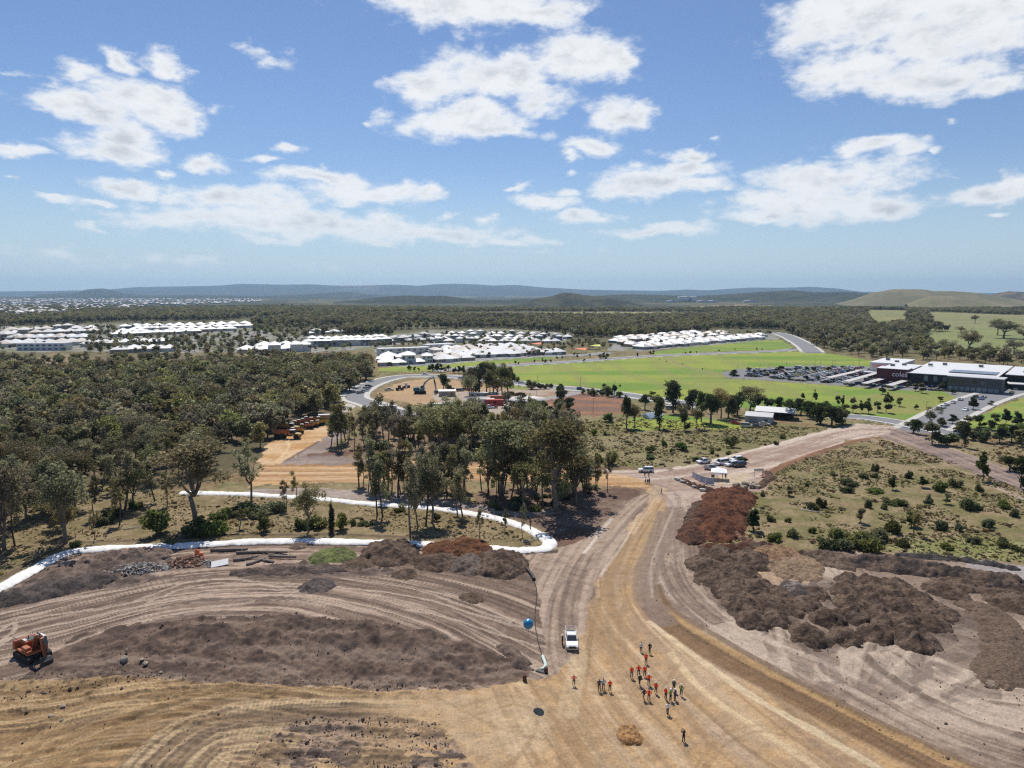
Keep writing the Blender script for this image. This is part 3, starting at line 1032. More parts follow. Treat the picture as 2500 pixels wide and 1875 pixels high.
# fields of bright grass
FG, FY, FD = (.145, .235, .040), (.245, .285, .055), (.215, .215, .075)
for poly in (
    [(1246, 897), (1330, 889), (1470, 880), (1610, 871), (1760, 863), (1900, 857), (1990, 860), (2060, 868), (2148, 884), (2160, 905), (2100, 898), (1950, 897), (1765, 905), (1770, 924), (1950, 935), (2200, 953), (2335, 955), (2400, 962),
     (2330, 985), (2210, 1025), (2060, 1012), (1900, 1000), (1700, 990), (1560, 972), (1440, 945), (1330, 938), (1250, 928)],
    [(1590, 866), (1600, 858), (1700, 846), (1850, 833), (1905, 829), (1935, 846), (1930, 852), (1800, 857), (1640, 864)],
    [(1130, 884), (1240, 873), (1330, 868), (1385, 869), (1330, 878), (1250, 887), (1200, 893)],
    [(925, 900), (1000, 890), (1130, 884), (1180, 886), (1150, 903), (1000, 908), (925, 906)],
    [(2330, 1045), (2420, 1000), (2520, 965), (2700, 960), (2700, 1060), (2500, 1050)],
    [(1235, 940), (1300, 946), (1280, 952), (1240, 948)],
    [(1500, 1040), (1540, 1020), (1620, 1012), (1720, 1020), (1790, 1030), (1860, 1042), (1780, 1050), (1700, 1045), (1560, 1052)],
):
    idx = paint(poly, FG, 3, .16, FY, scale=(70, 16), warp=.6)
    q = fbm(GX[idx] / 9, GY[idx] / 60, 131, 4)
    C[idx] = lerp_col(C[idx], FD, sstep(q, .50, .66) * .5)
    fine_h[idx] *= .3
paint([(2130, 960), (2260, 960), (2400, 968), (2330, 990), (2250, 1010), (2100, 1010), (2060, 1005)], (.23, .22, .075), 3, .2, (.20, .23, .06), scale=(40, 10), amt=.8)
paint([(1250, 900), (1300, 893), (1320, 902), (1260, 912)], (.26, .23, .10), 3, .2, (.20, .24, .06), amt=.6)
band([(1620, 872), (1650, 885), (1700, 903), (1760, 915)], 4, (.24, .205, .10), .7, 0, None, 70)
# far paddocks on the right, clearings and bare ground beyond
for poly, c1, c2 in (
    ([(2255, 830), (2270, 808), (2400, 800), (2700, 800), (2700, 872), (2450, 868), (2300, 858), (2235, 845)], (.205, .225, .085), (.18, .20, .085)),
    ([(2030, 778), (2130, 764), (2240, 764), (2400, 770), (2700, 772), (2700, 803), (2400, 800), (2270, 806), (2110, 806)], (.23, .22, .10), (.19, .195, .085)),
    ([(1250, 769), (1350, 764), (1480, 761), (1600, 762), (1740, 766), (1700, 770), (1560, 775), (1400, 776), (1280, 773)], (.30, .265, .12), (.22, .21, .09)),
    ([(1680, 748), (1800, 744), (1900, 745), (1850, 750), (1720, 752)], (.34, .25, .17), (.30, .20, .13)),
    ([(815, 822), (900, 815), (980, 812), (1010, 820), (960, 828), (850, 832)], (.15, .19, .06), (.13, .15, .06)),
    ([(30, 895), (130, 860), (220, 872), (190, 900)], (.25, .20, .12), (.2, .16, .09)),
):
    paint(poly, c1, 3, .2, c2, scale=(90, 30), warp=.5)
# ground of the housing estates: kerbside lawns, driveways, lanes
for poly in (
    [(1480, 855), (1560, 858), (1850, 833), (1905, 828), (1890, 812), (1700, 818), (1500, 838)],
    [(1030, 888), (1140, 884), (1380, 868), (1380, 852), (1230, 842), (1030, 850), (915, 850), (915, 880)],
    [(935, 842), (1380, 836), (1390, 812), (1230, 804), (1050, 806), (930, 822)],
    [(-100, 862), (210, 858), (430, 862), (620, 858), (760, 860), (960, 852), (960, 830), (760, 824), (600, 798), (300, 790), (-100, 800)],
):
    paint(poly, (.26, .25, .235), 0, .3, (.17, .175, .10), scale=(12, 30), warp=.4)
# shopping centre car park
paint([(1762, 910), (1800, 901), (1950, 894), (2100, 893), (2160, 902), (2240, 932), (2350, 952), (2330, 956), (2200, 952), (1950, 934), (1775, 922)], (.20, .20, .205), 6, .15, warp=.1)
paint([(2300, 955), (2400, 960), (2520, 930), (2520, 965), (2430, 985), (2370, 985)], (.22, .22, .22), 6, .15, warp=.1)
# sealed roads
both([(975, 1010), (900, 985), (866, 972), (880, 952), (930, 930), (990, 919), (1080, 919), (1200, 928), (1300, 940), (1400, 950), (1480, 958), (1580, 972), (1700, 990)], 5.0, 3.0)
both([(2040, 1016), (2110, 1020), (2180, 1030), (2240, 1042), (2330, 1060)], 4.5, 1.8)
both([(2255, 1046), (2330, 1005), (2400, 975), (2460, 957), (2560, 935)], 7.5, 3.0)
both([(1080, 903), (1247, 892), (1400, 883), (1540, 873), (1608, 869), (1750, 863), (1900, 857), (1940, 853)], 5.0, 2.2)
both([(1880, 812), (1912, 817), (1945, 832), (1968, 846), (1984, 860)], 8.0, 3.0)
both([(960, 893), (1050, 890), (1130, 883), (1250, 873), (1400, 868), (1480, 862)], 4.0, 2.0)
road([(840, 1000), (866, 985), (905, 992), (960, 1005)], 3.5, (.46, .44, .40), 5)
road([(1280, 975), (1340, 972), (1400, 960), (1425, 953)], 4.0, (.30, .28, .26), 4)
# water: pond and a distant reservoir
WATER = [([(1566, 1012), (1600, 1005), (1622, 1012), (1610, 1022), (1575, 1024)], 'pond'), ([(1105, 773), (1150, 768), (1230, 766), (1295, 768), (1290, 773), (1180, 776)], 'reservoir')]

# ------------------------------------------------------------------ build the ground sheets
Zg = base_h + np.where(ND < 700, fine_h, 0)
V = np.stack([GX, GY, Zg], 1)
r0 = np.arange(NR - 1)[:, None] * NC + np.arange(NC - 1)[None, :]
Q = np.stack([r0, r0 + 1, r0 + NC + 1, r0 + NC], 2).reshape(-1, 4)
fr = np.max(REG[Q], 1)

gm = bpy.data.materials.new("earth_and_grass")
gm.use_nodes = True
t = NT(gm.node_tree)
b = gm.node_tree.nodes['Principled BSDF']
at = t.node('ShaderNodeAttribute', attribute_name='Col')
geo = t.node('ShaderNodeNewGeometry')
na = t.noise(geo.outputs['Position'], 3.2, 5.0, 0.65)
nb = t.noise(geo.outputs['Position'], 0.55, 4.0, 0.6)
f1 = t.ramp(na, 0.3, 0.7, 0.75, 1.25)
f2 = t.ramp(nb, 0.3, 0.7, 0.86, 1.14)
fm = t.math('MULTIPLY', f1, f2)
cc = t.vmath('MULTIPLY', at.outputs['Color'], (1, 1, 1))
sc = t.node('ShaderNodeVectorMath', operation='SCALE')
t.l.new(cc, sc.inputs[0])
t.l.new(fm, sc.inputs['Scale'])
t.l.new(sc.outputs[0], b.inputs['Base Color'])
b.inputs['Roughness'].default_value = 0.95
b.inputs['Specular IOR Level'].default_value = 0.15
bn = t.node('ShaderNodeBump')
bn.inputs['Strength'].default_value = 0.7
bn.inputs['Distance'].default_value = 0.10
t.l.new(na, bn.inputs['Height'])
t.l.new(bn.outputs[0], b.inputs['Normal'])
for r, nm in enumerate(REG_NAMES):
    f = Q[fr == r]
    if len(f) == 0:
        continue
    uq, inv = np.unique(f, return_inverse=True)
    me = np_mesh(nm, V[uq], inv.reshape(-1, 4), [gm])
    set_col(me, C[uq])
    o = link_mesh(nm, me)
    tag(o, kind='structure')
asph_m = mat('asphalt', ASPH, .9, noise=.10, nscale=.4)
path_m = mat('path_concrete', (.47, .455, .42), .9, noise=.06, nscale=.5)
kerb_m = mat('kerb_concrete', (.40, .39, .37), .9)


def ribbon(name, ln, o0, o1, z, m_):
    tg = np.gradient(ln, axis=0)
    tg /= np.linalg.norm(tg, axis=1)[:, None]
    nm = np.stack([-tg[:, 1], tg[:, 0]], 1)
    a, b_ = ln + nm * o0, ln + nm * o1
    n = len(ln)
    base = gh(ln[:, 0], ln[:, 1])
    za, zb = base + z, base + z
    V_ = np.vstack([np.column_stack([a, za]), np.column_stack([b_, zb]), np.column_stack([a, za - .4]), np.column_stack([b_, zb - .4])])
    i = np.arange(n - 1)
    F_ = np.vstack([np.stack([i, i + 1, n + i + 1, n + i], 1), np.stack([2 * n + i, 2 * n + i + 1, i + 1, i], 1), np.stack([n + i, n + i + 1, 3 * n + i + 1, 3 * n + i], 1)])
    tag(link_mesh(name, np_mesh(name, V_, F_, [m_], smooth=False)), kind='structure')


for pts_, half_, path_ in ROADS:
    ln_ = smooth_line(W(pts_), 4)
    ribbon('road', ln_, half_, -half_, .14 + .004 * ROADS.index((pts_, half_, path_)), asph_m)
    for sg in (-1, 1):
        e0, e1 = sg * half_, sg * (half_ + path_)
        ribbon('footpath', ln_, max(e0, e1), min(e0, e1), .26 + .004 * ROADS.index((pts_, half_, path_)), path_m)
water_m = mat('still_water', (.09, .11, .12), 0.04, 0, 0, spec=0.6)
for poly, nm in WATER:
    w = W(poly)
    ctr = w.mean(0)
    vs = [(x, y, gz(x, y) + .25) for x, y in w]
    me = bpy.data.meshes.new(nm)
    me.from_pydata(vs, [], [tuple(range(len(vs)))])
    me.materials.append(water_m)
    tag(link_mesh('water', me), kind='structure')
# ------------------------------------------------------------------ hills and mountains
def ridge(name, prof, dist, depth, col, col2, seed, rough=.06, nx=260, ny=26, cscale=90.0):
    px = np.array([p[0] for p in prof], float)
    py = np.array([p[1] for p in prof], float)
    xs = np.linspace(px[0], px[-1], nx)
    zt = np.array([Z_at(v, dist) for v in np.interp(xs, px, py)])
    X0 = np.array([X_at(a, HOR, dist) for a in xs])
    jit = np.linspace(-1, 1, ny)
    X = np.repeat(X0[None, :], ny, 0) * (1 + jit[:, None] * depth / dist * .9)
    Y = dist + jit[:, None] * depth + 0 * X
    shape = np.cos(jit * PI / 2) ** 1.1
    nz = fbm(X / (depth * .35), Y / (depth * .35), seed, 5)
    top = np.maximum(zt, 1)[None, :]
    Zv = top * shape[:, None] * (1 + (nz - .5) * 2 * rough * 4 * (1 - shape[:, None] ** 4)) + top * rough * (fbm(X / (depth * .06), Y / (depth * .06), seed + 3, 3) - .5) * 1.2 - 3
    V = np.stack([X, Y, Zv], 2).reshape(-1, 3)
    r = np.arange(ny - 1)[:, None] * nx + np.arange(nx - 1)[None, :]
    F = np.stack([r, r + 1, r + nx + 1, r + nx], 2).reshape(-1, 4)
    m = np_mesh(name, V, F, [gm])
    q = fbm(V[:, 0] / cscale, V[:, 1] / cscale, seed + 7, 5)
    set_col(m, mixc(col, col2, sstep(q, .40, .62)))
    tag(link_mesh(name, m), kind='structure')


FOREST1, FOREST2 = (.022, .030, .022), (.040, .048, .030)
ridge('mountains', [(-900, 706), (-300, 712), (0, 711), (127, 710), (184, 708.5), (230, 710), (335, 700.5), (475, 698.5), (540, 697), (585, 692.7), (700, 694.5), (760, 694), (821, 697), (890, 697), (964, 694.5), (1027, 697.5), (1060, 694), (1106, 692.5),
                    (1160, 694), (1201, 697), (1263, 695.5), (1326, 701.5), (1421, 706.5), (1516, 708.5), (1611, 709.5), (1675, 706.5), (1722, 708.5), (1801, 703.5), (1833, 701.5), (1900, 702.5), (1974, 700), (2037, 703.5), (2100, 712), (2500, 716), (3400, 708)],
      17500, 3800, FOREST1, FOREST2, 3, .03, 420, 30, 500)
ridge('mountains', [(60, 728), (95, 718.5), (130, 716.5), (180, 714), (215, 706), (250, 703.5), (275, 707), (305, 716), (360, 720), (480, 719), (640, 722), (760, 716), (860, 711), (895, 717), (950, 722), (1020, 726)], 9800, 1300, FOREST1, FOREST2, 13, .04, 260, 24, 300)
ridge('hills', [(-300, 724), (0, 726), (100, 724), (300, 725), (500, 722), (700, 724), (900, 726)], 7600, 700, FOREST1, FOREST2, 23, .08, 260, 20, 200)
ridge('hills', [(770, 741), (830, 735), (880, 730), (920, 725), (960, 721.5), (1000, 720.5), (1040, 721.5), (1085, 721), (1110, 724), (1140, 729), (1180, 732), (1230, 731), (1290, 728), (1340, 731), (1390, 738)], 4300, 650, (.018, .025, .016), (.036, .042, .025), 33, .08, 320, 30, 45)
ridge('hills', [(1215, 748), (1270, 740), (1310, 727), (1345, 722), (1365, 716), (1380, 713.5), (1400, 714), (1420, 718), (1445, 721), (1480, 723), (1520, 731), (1570, 742)], 3100, 300, (.024, .030, .019), (.060, .062, .034), 43, .10, 300, 30, 70)
ridge('hills', [(1380, 730), (1440, 722), (1520, 717.5), (1600, 719), (1700, 722), (1800, 716), (1860, 711.5), (1900, 709.5), (1940, 708), (1960, 710.5), (2010, 713), (2060, 711), (2110, 714), (2160, 722), (2200, 735)], 5200, 750, (.026, .034, .021), (.050, .055, .032), 53, .09, 320, 30, 70)
ridge('hills', [(2040, 742), (2090, 728), (2130, 713), (2165, 707), (2185, 704.6), (2230, 704.6), (2262, 706), (2275, 709), (2330, 709.5), (2380, 713), (2440, 722), (2520, 736), (2580, 745)], 3600, 480, (.185, .160, .095), (.145, .135, .075), 63, .05, 300, 30, 120)
ridge('hills', [(2215, 741), (2240, 731), (2270, 722), (2290, 720), (2330, 722), (2400, 733), (2470, 743)], 3000, 190, (.22, .185, .11), (.17, .165, .085), 67, .05, 160, 20, 60)
ridge('hills', [(2380, 735), (2430, 716), (2460, 710), (2510, 712), (2570, 707), (2700, 704), (2900, 706), (3100, 715)], 4300, 500, (.075, .070, .050), (.16, .125, .09), 73, .10, 260, 26, 70)

# ------------------------------------------------------------------ haze: one closed box of pale, even air
hz = MB().box((0, 5000, 233), (52000, 36000, 470))
haze_m = bpy.data.materials.new("pale_air")
haze_m.use_nodes = True
t = NT(haze_m.node_tree)
t.n.clear()
pv = t.node('ShaderNodeVolumePrincipled')
pv.inputs['Color'].default_value = (.47, .72, 1.0, 1)
pv.inputs['Density'].default_value = 4.8e-5
pv.inputs['Anisotropy'].default_value = 0.35
om = t.node('ShaderNodeOutputMaterial')
t.l.new(pv.outputs[0], om.inputs['Volume'])
haze = hz.build('haze', haze_m)
tag(haze, kind='stuff')
haze_m.cycles.homogeneous_volume = True
# ------------------------------------------------------------------ vegetation
def leaf_material(name, col, var=.35, trans=.25, hue=.03):
    m = bpy.data.materials.new(name)
    m.use_nodes = True
    t = NT(m.node_tree)
    t.n.clear()
    at = t.node('ShaderNodeAttribute', attribute_name='Col')
    oi = t.node('ShaderNodeObjectInfo')
    hs = t.node('ShaderNodeHueSaturation')
    rnd = oi.outputs['Random']
    t.l.new(t.ramp(rnd, 0, 1, .5 - hue, .5 + hue * .8), hs.inputs['Hue'])
    r2 = t.math('FRACT', t.math('MULTIPLY', rnd, 17.31))
    t.l.new(t.ramp(r2, 0, 1, .65, 1.15), hs.inputs['Saturation'])
    r3 = t.math('FRACT', t.math('MULTIPLY', rnd, 71.7))
    t.l.new(t.ramp(r3, 0, 1, 1 - var, 1 + var), hs.inputs['Value'])
    t.l.new(t.vmath('MULTIPLY', at.outputs['Color'], col), hs.inputs['Color'])
    d = t.node('ShaderNodeBsdfDiffuse')
    tr = t.node('ShaderNodeBsdfTranslucent')
    t.l.new(hs.outputs[0], d.inputs[0])
    t.l.new(hs.outputs[0], tr.inputs[0])
    mx = t.node('ShaderNodeMixShader')
    mx.inputs[0].default_value = trans
    t.l.new(d.outputs[0], mx.inputs[1])
    t.l.new(tr.outputs[0], mx.inputs[2])
    o = t.node('ShaderNodeOutputMaterial')
    t.l.new(mx.outputs[0], o.inputs[0])
    return m


M_GUM = leaf_material('gum_leaves', (.235, .222, .104), var=.42, trans=.55, hue=.045)
M_DENSE = leaf_material('dark_leaves', (.088, .112, .042), .3, .42)
M_BRIGHT = leaf_material('bright_leaves', (.140, .185, .050), .3, .5)
M_SHRUB = leaf_material('shrub_leaves', (.155, .170, .060), .4, .45)
M_BARK = mat('grey_bark', (.17, .145, .12), .9, noise=.35, nscale=2.5)
M_BARKD = mat('dark_bark', (.075, .060, .050), .9, noise=.35, nscale=2.5)


def leaf_mesh(name, clumps, n, size, material, seed, flat=.35, droop=0.0, rim=.72):
    "small bent leaf sprays through the volume of ellipsoid clumps: (centre, radii, weight)"
    r = np.random.default_rng(seed)
    wts = np.array([c[2] if len(c) > 2 else c[1][0] * c[1][1] for c in clumps], float)
    cnt = np.maximum(3, (wts / wts.sum() * n).astype(int))
    ctr, tone = [], []
    for c, k in zip(clumps, cnt):
        d = r.normal(size=(k, 3))
        d /= np.linalg.norm(d, axis=1)[:, None]
        rad = r.random(k) ** (1 / 3.0) * (1 - rim) + rim * r.random(k) ** .28
        rad *= 1 + .22 * r.normal(size=k)
        p = np.array(c[0])[None, :] + d * rad[:, None] * np.array(c[1])[None, :]
        ctr.append(p)
        tone.append(np.full(k, r.uniform(.78, 1.22)) * r.uniform(.72, 1.28, k))
    ctr = np.vstack(ctr)
    tone = np.concatenate(tone)
    m = len(ctr)
    a = r.normal(size=(m, 3))
    a[:, 2] *= flat
    a[:, 2] -= droop
    a /= np.linalg.norm(a, axis=1)[:, None]
    b = np.cross(a, r.normal(size=(m, 3)))
    b /= np.linalg.norm(b, axis=1)[:, None]
    nrm = np.cross(a, b)
    s = size * r.uniform(.55, 1.4, m)
    L, Wd = a * s[:, None], b * (s * .42)[:, None]
    # a spray is a bent strip of two quads, pointed at the tip
    v0, v1 = ctr - L * .5 - Wd * .6, ctr - L * .5 + Wd * .6
    v2, v3 = ctr + Wd + nrm * (s * .16)[:, None], ctr - Wd + nrm * (s * .16)[:, None]
    v4 = ctr + L * .62
    Vv = np.stack([v0, v1, v2, v3, v4], 1).reshape(-1, 3)
    o = np.arange(m)[:, None] * 5
    tri = np.concatenate([o + np.array([[0, 1, 2]]), o + np.array([[0, 2, 3]]), o + np.array([[3, 2, 4]])], 0)
    me = np_mesh(name, Vv, tri, [material], smooth=False)
    set_col(me, np.repeat(tone[:, None], 5, 0).repeat(3, 1))
    return me


def limb(mb, p0, p1, r0, r1, r, bend=.12, n=4, sides=6):
    p0, p1 = Vector(p0), Vector(p1)
    L = (p1 - p0).length
    pts, rad = [], []
    off = Vector((r.normal(), r.normal(), 0)) * L * bend
    for i in range(n + 1):
        u = i / n
        pts.append(p0.lerp(p1, u) + off * math.sin(u * PI) * (1 if i not in (0, n) else 0))
        rad.append(r0 + (r1 - r0) * u)
    mb.tube(pts, rad, sides)
    return pts


def make_tree(kind, seed, lod=1.0):
    "unit-scaled tree about 10 m tall: (trunk mesh, crown mesh)"
    r = np.random.default_rng(seed)
    mb = MB()
    cl = []
    if kind == 'gum':
        fork = r.uniform(2.4, 3.6)
        limb(mb, (0, 0, -.3), (r.normal() * .2, r.normal() * .2, fork), .26, .19, r, .03, 4, 8)
        k = r.integers(4, 7)
        for i in range(k):
            a = 2 * PI * i / k + r.uniform(-.5, .5)
            rad = r.uniform(.9, 2.5)
            top = Vector((math.cos(a) * rad, math.sin(a) * rad, r.uniform(5.6, 8.8)))
            pts = limb(mb, (0, 0, fork - .1), top, .14, .04, r, .10, 5)
            cl.append((top, (r.uniform(1.1, 1.85), r.uniform(1.1, 1.85), r.uniform(.85, 1.45))))
            for j in range(r.integers(2, 5)):
                q = pts[r.integers(2, 5)]
                e = q + Vector((r.normal() * 1.1, r.normal() * 1.1, r.uniform(.2, 1.5)))
                limb(mb, q, e, .06, .02, r, .1, 3, 5)
                cl.append((e, (r.uniform(.75, 1.3), r.uniform(.75, 1.3), r.uniform(.6, 1.05))))
        tz = Vector((r.normal() * .4, r.normal() * .4, r.uniform(8.7, 9.3)))
        limb(mb, (0, 0, fork - .1), tz, .15, .03, r, .08, 5)
        cl.append((tz, (1.1, 1.1, .8)))
        crown = leaf_mesh('crown', cl, int(3000 * lod), .28 / lod ** .4, M_GUM, seed + 1, .5, .25)
    elif kind == 'tall':
        tz = r.uniform(8.6, 9.3)
        lean = Vector((r.normal() * .5, r.normal() * .5, tz))
        pts = limb(mb, (0, 0, -.3), lean, .17, .035, r, .035, 7, 7)
        for i in range(r.integers(11, 16)):
            u = r.uniform(.36, 1.0)
            q = Vector((0, 0, 0)).lerp(lean, u)
            a = r.uniform(0, 2 * PI)
            rad = r.uniform(.3, 1.35) * (1.25 - .55 * u)
            e = q + Vector((math.cos(a) * rad, math.sin(a) * rad, r.uniform(.1, .9)))
            limb(mb, q, e, .05, .015, r, .08, 3, 5)
            cl.append((e, (r.uniform(.38, .85), r.uniform(.38, .85), r.uniform(.4, 1.0))))
        cl.append((lean, (.6, .6, .6)))
        crown = leaf_mesh('crown', cl, int(1250 * lod), .25 / lod ** .4, M_GUM, seed + 1, .6, .3)
    elif kind == 'sparse':
        fork = r.uniform(2.6, 4)
        limb(mb, (0, 0, -.3), (r.normal() * .4, r.normal() * .3, fork), .20, .15, r, .04, 4, 7)
        for i in range(7):
            a = r.uniform(0, 2 * PI)
            rad = r.uniform(.8, 2.7)
            top = Vector((math.cos(a) * rad, math.sin(a) * rad, r.uniform(5.2, 9.3)))
            pts = limb(mb, (0, 0, fork - .2), top, .10, .03, r, .12, 5)
            for j in range(3):
                q = pts[r.integers(2, 6)]
                e = q + Vector((r.normal() * .9, r.normal() * .9, r.uniform(.2, 1.3)))
                limb(mb, q, e, .04, .015, r, .12, 3, 4)
                if r.random() < .6:
                    cl.append((e, (r.uniform(.4, .8), r.uniform(.4, .8), r.uniform(.3, .6))))
            cl.append((top, (r.uniform(.6, 1.0), r.uniform(.6, 1.0), r.uniform(.4, .7))))
        crown = leaf_mesh('crown', cl, int(1300 * lod), .28, M_GUM, seed + 1, .5, .3)
    elif kind == 'dense':
        limb(mb, (0, 0, -.3), (0, 0, 3.2), .36, .26, r, .02, 3, 8)
        for i in range(12):
            a = r.uniform(0, 2 * PI)
            rad = r.uniform(.4, 2.9)
            z = r.uniform(1.6, 7.6) if rad > 1.5 else r.uniform(5, 8.8)
            cl.append(((math.cos(a) * rad, math.sin(a) * rad, z), (r.uniform(1.1, 1.9), r.uniform(1.1, 1.9), r.uniform(1.0, 1.5))))
            limb(mb, (0, 0, 2.8), cl[-1][0], .14, .03, r, .08, 3, 5)
        crown = leaf_mesh('crown', cl, int(2300 * lod), .46, M_DENSE, seed + 1, .6, .1)
    elif kind == 'full':
        limb(mb, (0, 0, -.3), (0, 0, 6), .22, .08, r, .03, 3, 5)
        for i in range(13):
            a, rad = r.uniform(0, 2 * PI), r.uniform(.2, 2.7)
            cl.append(((math.cos(a) * rad, math.sin(a) * rad, r.uniform(3.2, 8.9 - rad * .7)), (r.uniform(.9, 1.7), r.uniform(.9, 1.7), r.uniform(.9, 1.5))))
        crown = leaf_mesh('crown', cl, int(3000 * lod), .42 / lod ** .4, M_GUM, seed + 1, .5, .2)
    elif kind == 'cypress':
        limb(mb, (0, 0, -.3), (0, 0, 8), .16, .03, r, 0, 3, 6)
        for i in range(16):
            z = .8 + i * .56
            w = .95 * math.sin(min(1, (10.2 - z) / 6.5) * PI / 2)
            cl.append(((r.normal() * .1, r.normal() * .1, z), (w * .8, w * .8, .6)))
        crown = leaf_mesh('crown', cl, 1300, .34, M_DENSE, seed + 1, 2.0, -.6)
    elif kind == 'young':
        limb(mb, (0, 0, -.2), (r.normal() * .2, r.normal() * .2, 7.5), .13, .03, r, .02, 4, 6)
        for i in range(8):
            z = r.uniform(3.0, 9.2)
            w = 1.75 * (1 - abs(z - 5.0) / 6.5)
            a = r.uniform(0, 2 * PI)
            cl.append(((math.cos(a) * w * .5, math.sin(a) * w * .5, z), (w * .62, w * .62, 1.15)))
            limb(mb, (0, 0, z - .9), cl[-1][0], .05, .015, r, .05, 2, 4)
        crown = leaf_mesh('crown', cl, int(700 * lod), .62, M_DENSE if seed % 2 else M_GUM, seed + 1, .7, .1)
    elif kind == 'bush':
        for i in range(4):
            a = r.uniform(0, 2 * PI)
            limb(mb, (0, 0, -.2), (math.cos(a) * 1.6, math.sin(a) * 1.6, 6), .16, .04, r, .1, 3, 5)
        for i in range(11):
            a, rad = r.uniform(0, 2 * PI), r.uniform(.2, 2.9)
            z = r.uniform(1.4, 8.3 - rad * .9)
            cl.append(((math.cos(a) * rad, math.sin(a) * rad, z), (r.uniform(1.0, 1.7), r.uniform(1.0, 1.7), r.uniform(1.0, 1.6))))
        crown = leaf_mesh('crown', cl, int(1400 * lod), .58, M_BRIGHT if seed % 3 else M_SHRUB, seed + 1, .6, 0)
    else:  # shrub: wide and low, about 10 m across in its own units
        for i in range(3):
            a = r.uniform(0, 2 * PI)
            limb(mb, (0, 0, -.2), (math.cos(a) * 2, math.sin(a) * 2, 2.5), .12, .03, r, .1, 2, 5)
        for i in range(9):
            a, rad = r.uniform(0, 2 * PI), r.uniform(0, 3.6)
            cl.append(((math.cos(a) * rad, math.sin(a) * rad, r.uniform(.6, 3.2 - rad * .45)), (r.uniform(1.1, 2.0), r.uniform(1.1, 2.0), r.uniform(.8, 1.5))))
        crown = leaf_mesh('crown', cl, int(900 * lod), .75, M_SHRUB, seed + 1, .7, -.1)
    trunk = mb.mesh('trunk', M_BARKD if kind in ('dense', 'tall', 'young') and seed % 2 else M_BARK, True)
    return trunk, crown


PROTO = {}
for kind, k in (('gum', 5), ('tall', 6), ('sparse', 3), ('dense', 4), ('cypress', 1), ('young', 4), ('bush', 4), ('shrub', 4)):
    PROTO[kind] = [make_tree(kind, 100 * (hash_i + 1) + i) for hash_i, i in [(len(PROTO), q) for q in range(k)]]
TREE_N = [0]


def plant(kind, x, y, height, width=None, label=None, group=None, name=None, cat=None, var=None):
    TREE_N[0] += 1
    r = random.Random(TREE_N[0] * 7919)
    tr, cr = PROTO[kind][r.randrange(len(PROTO[kind])) if var is None else var]
    nm = name or {'gum': 'gum_tree', 'tall': 'gum_tree', 'sparse': 'gum_tree', 'dense': 'shade_tree', 'cypress': 'cypress_tree', 'young': 'young_tree', 'bush': 'bush', 'shrub': 'shrub'}[kind]
    sz = height / (10.0 if kind != 'shrub' else 4.2)
    own = {'gum': 6.4, 'tall': 3.4, 'sparse': 6.0, 'dense': 7.6, 'cypress': 1.9, 'young': 3.6, 'bush': 7.0, 'shrub': 9.0}[kind]
    sx = (width / own) if width else sz * r.uniform(.85, 1.2)
    t = thing(nm, label, cat or ('shrub' if kind in ('shrub', 'bush') else 'tree'), (x, y, gz(x, y) - .05), r.uniform(0, 2 * PI), group)
    t.scale = (sx, sx, sz)
    link_mesh('trunk' if kind != 'shrub' else 'stem', tr, t)
    link_mesh('crown' if kind not in ('shrub', 'bush') else 'foliage', cr, t)
    return t


def tree_px(kind, px, pyb, pyt, wpx=None, label=None, group=None, **kw):
    "tree standing at a base seen at (px,pyb) whose top reaches row pyt"
    b = PG(px, pyb)
    h = max(.6, Z_at(pyt, b[1]) - b[2])
    w = wpx / FPX * b[1] * 1.02 if wpx else None
    return plant(kind, b[0], b[1], h, w, label, group, **kw)


def scatter_px(poly, n, seed, mind, yrange=None):
    w = W(poly)
    lo, hi = w.min(0), w.max(0)
    r = np.random.default_rng(seed)
    out = []
    tries = 0
    while len(out) < n and tries < n * 60:
        tries += 1
        p = lo + r.random(2) * (hi - lo)
        if not inside(w, p[:1], p[1:])[0]:
            continue
        if any((p[0] - q[0]) ** 2 + (p[1] - q[1]) ** 2 < mind * mind for q in out[-400:]):
            continue
        out.append(p)
    return out


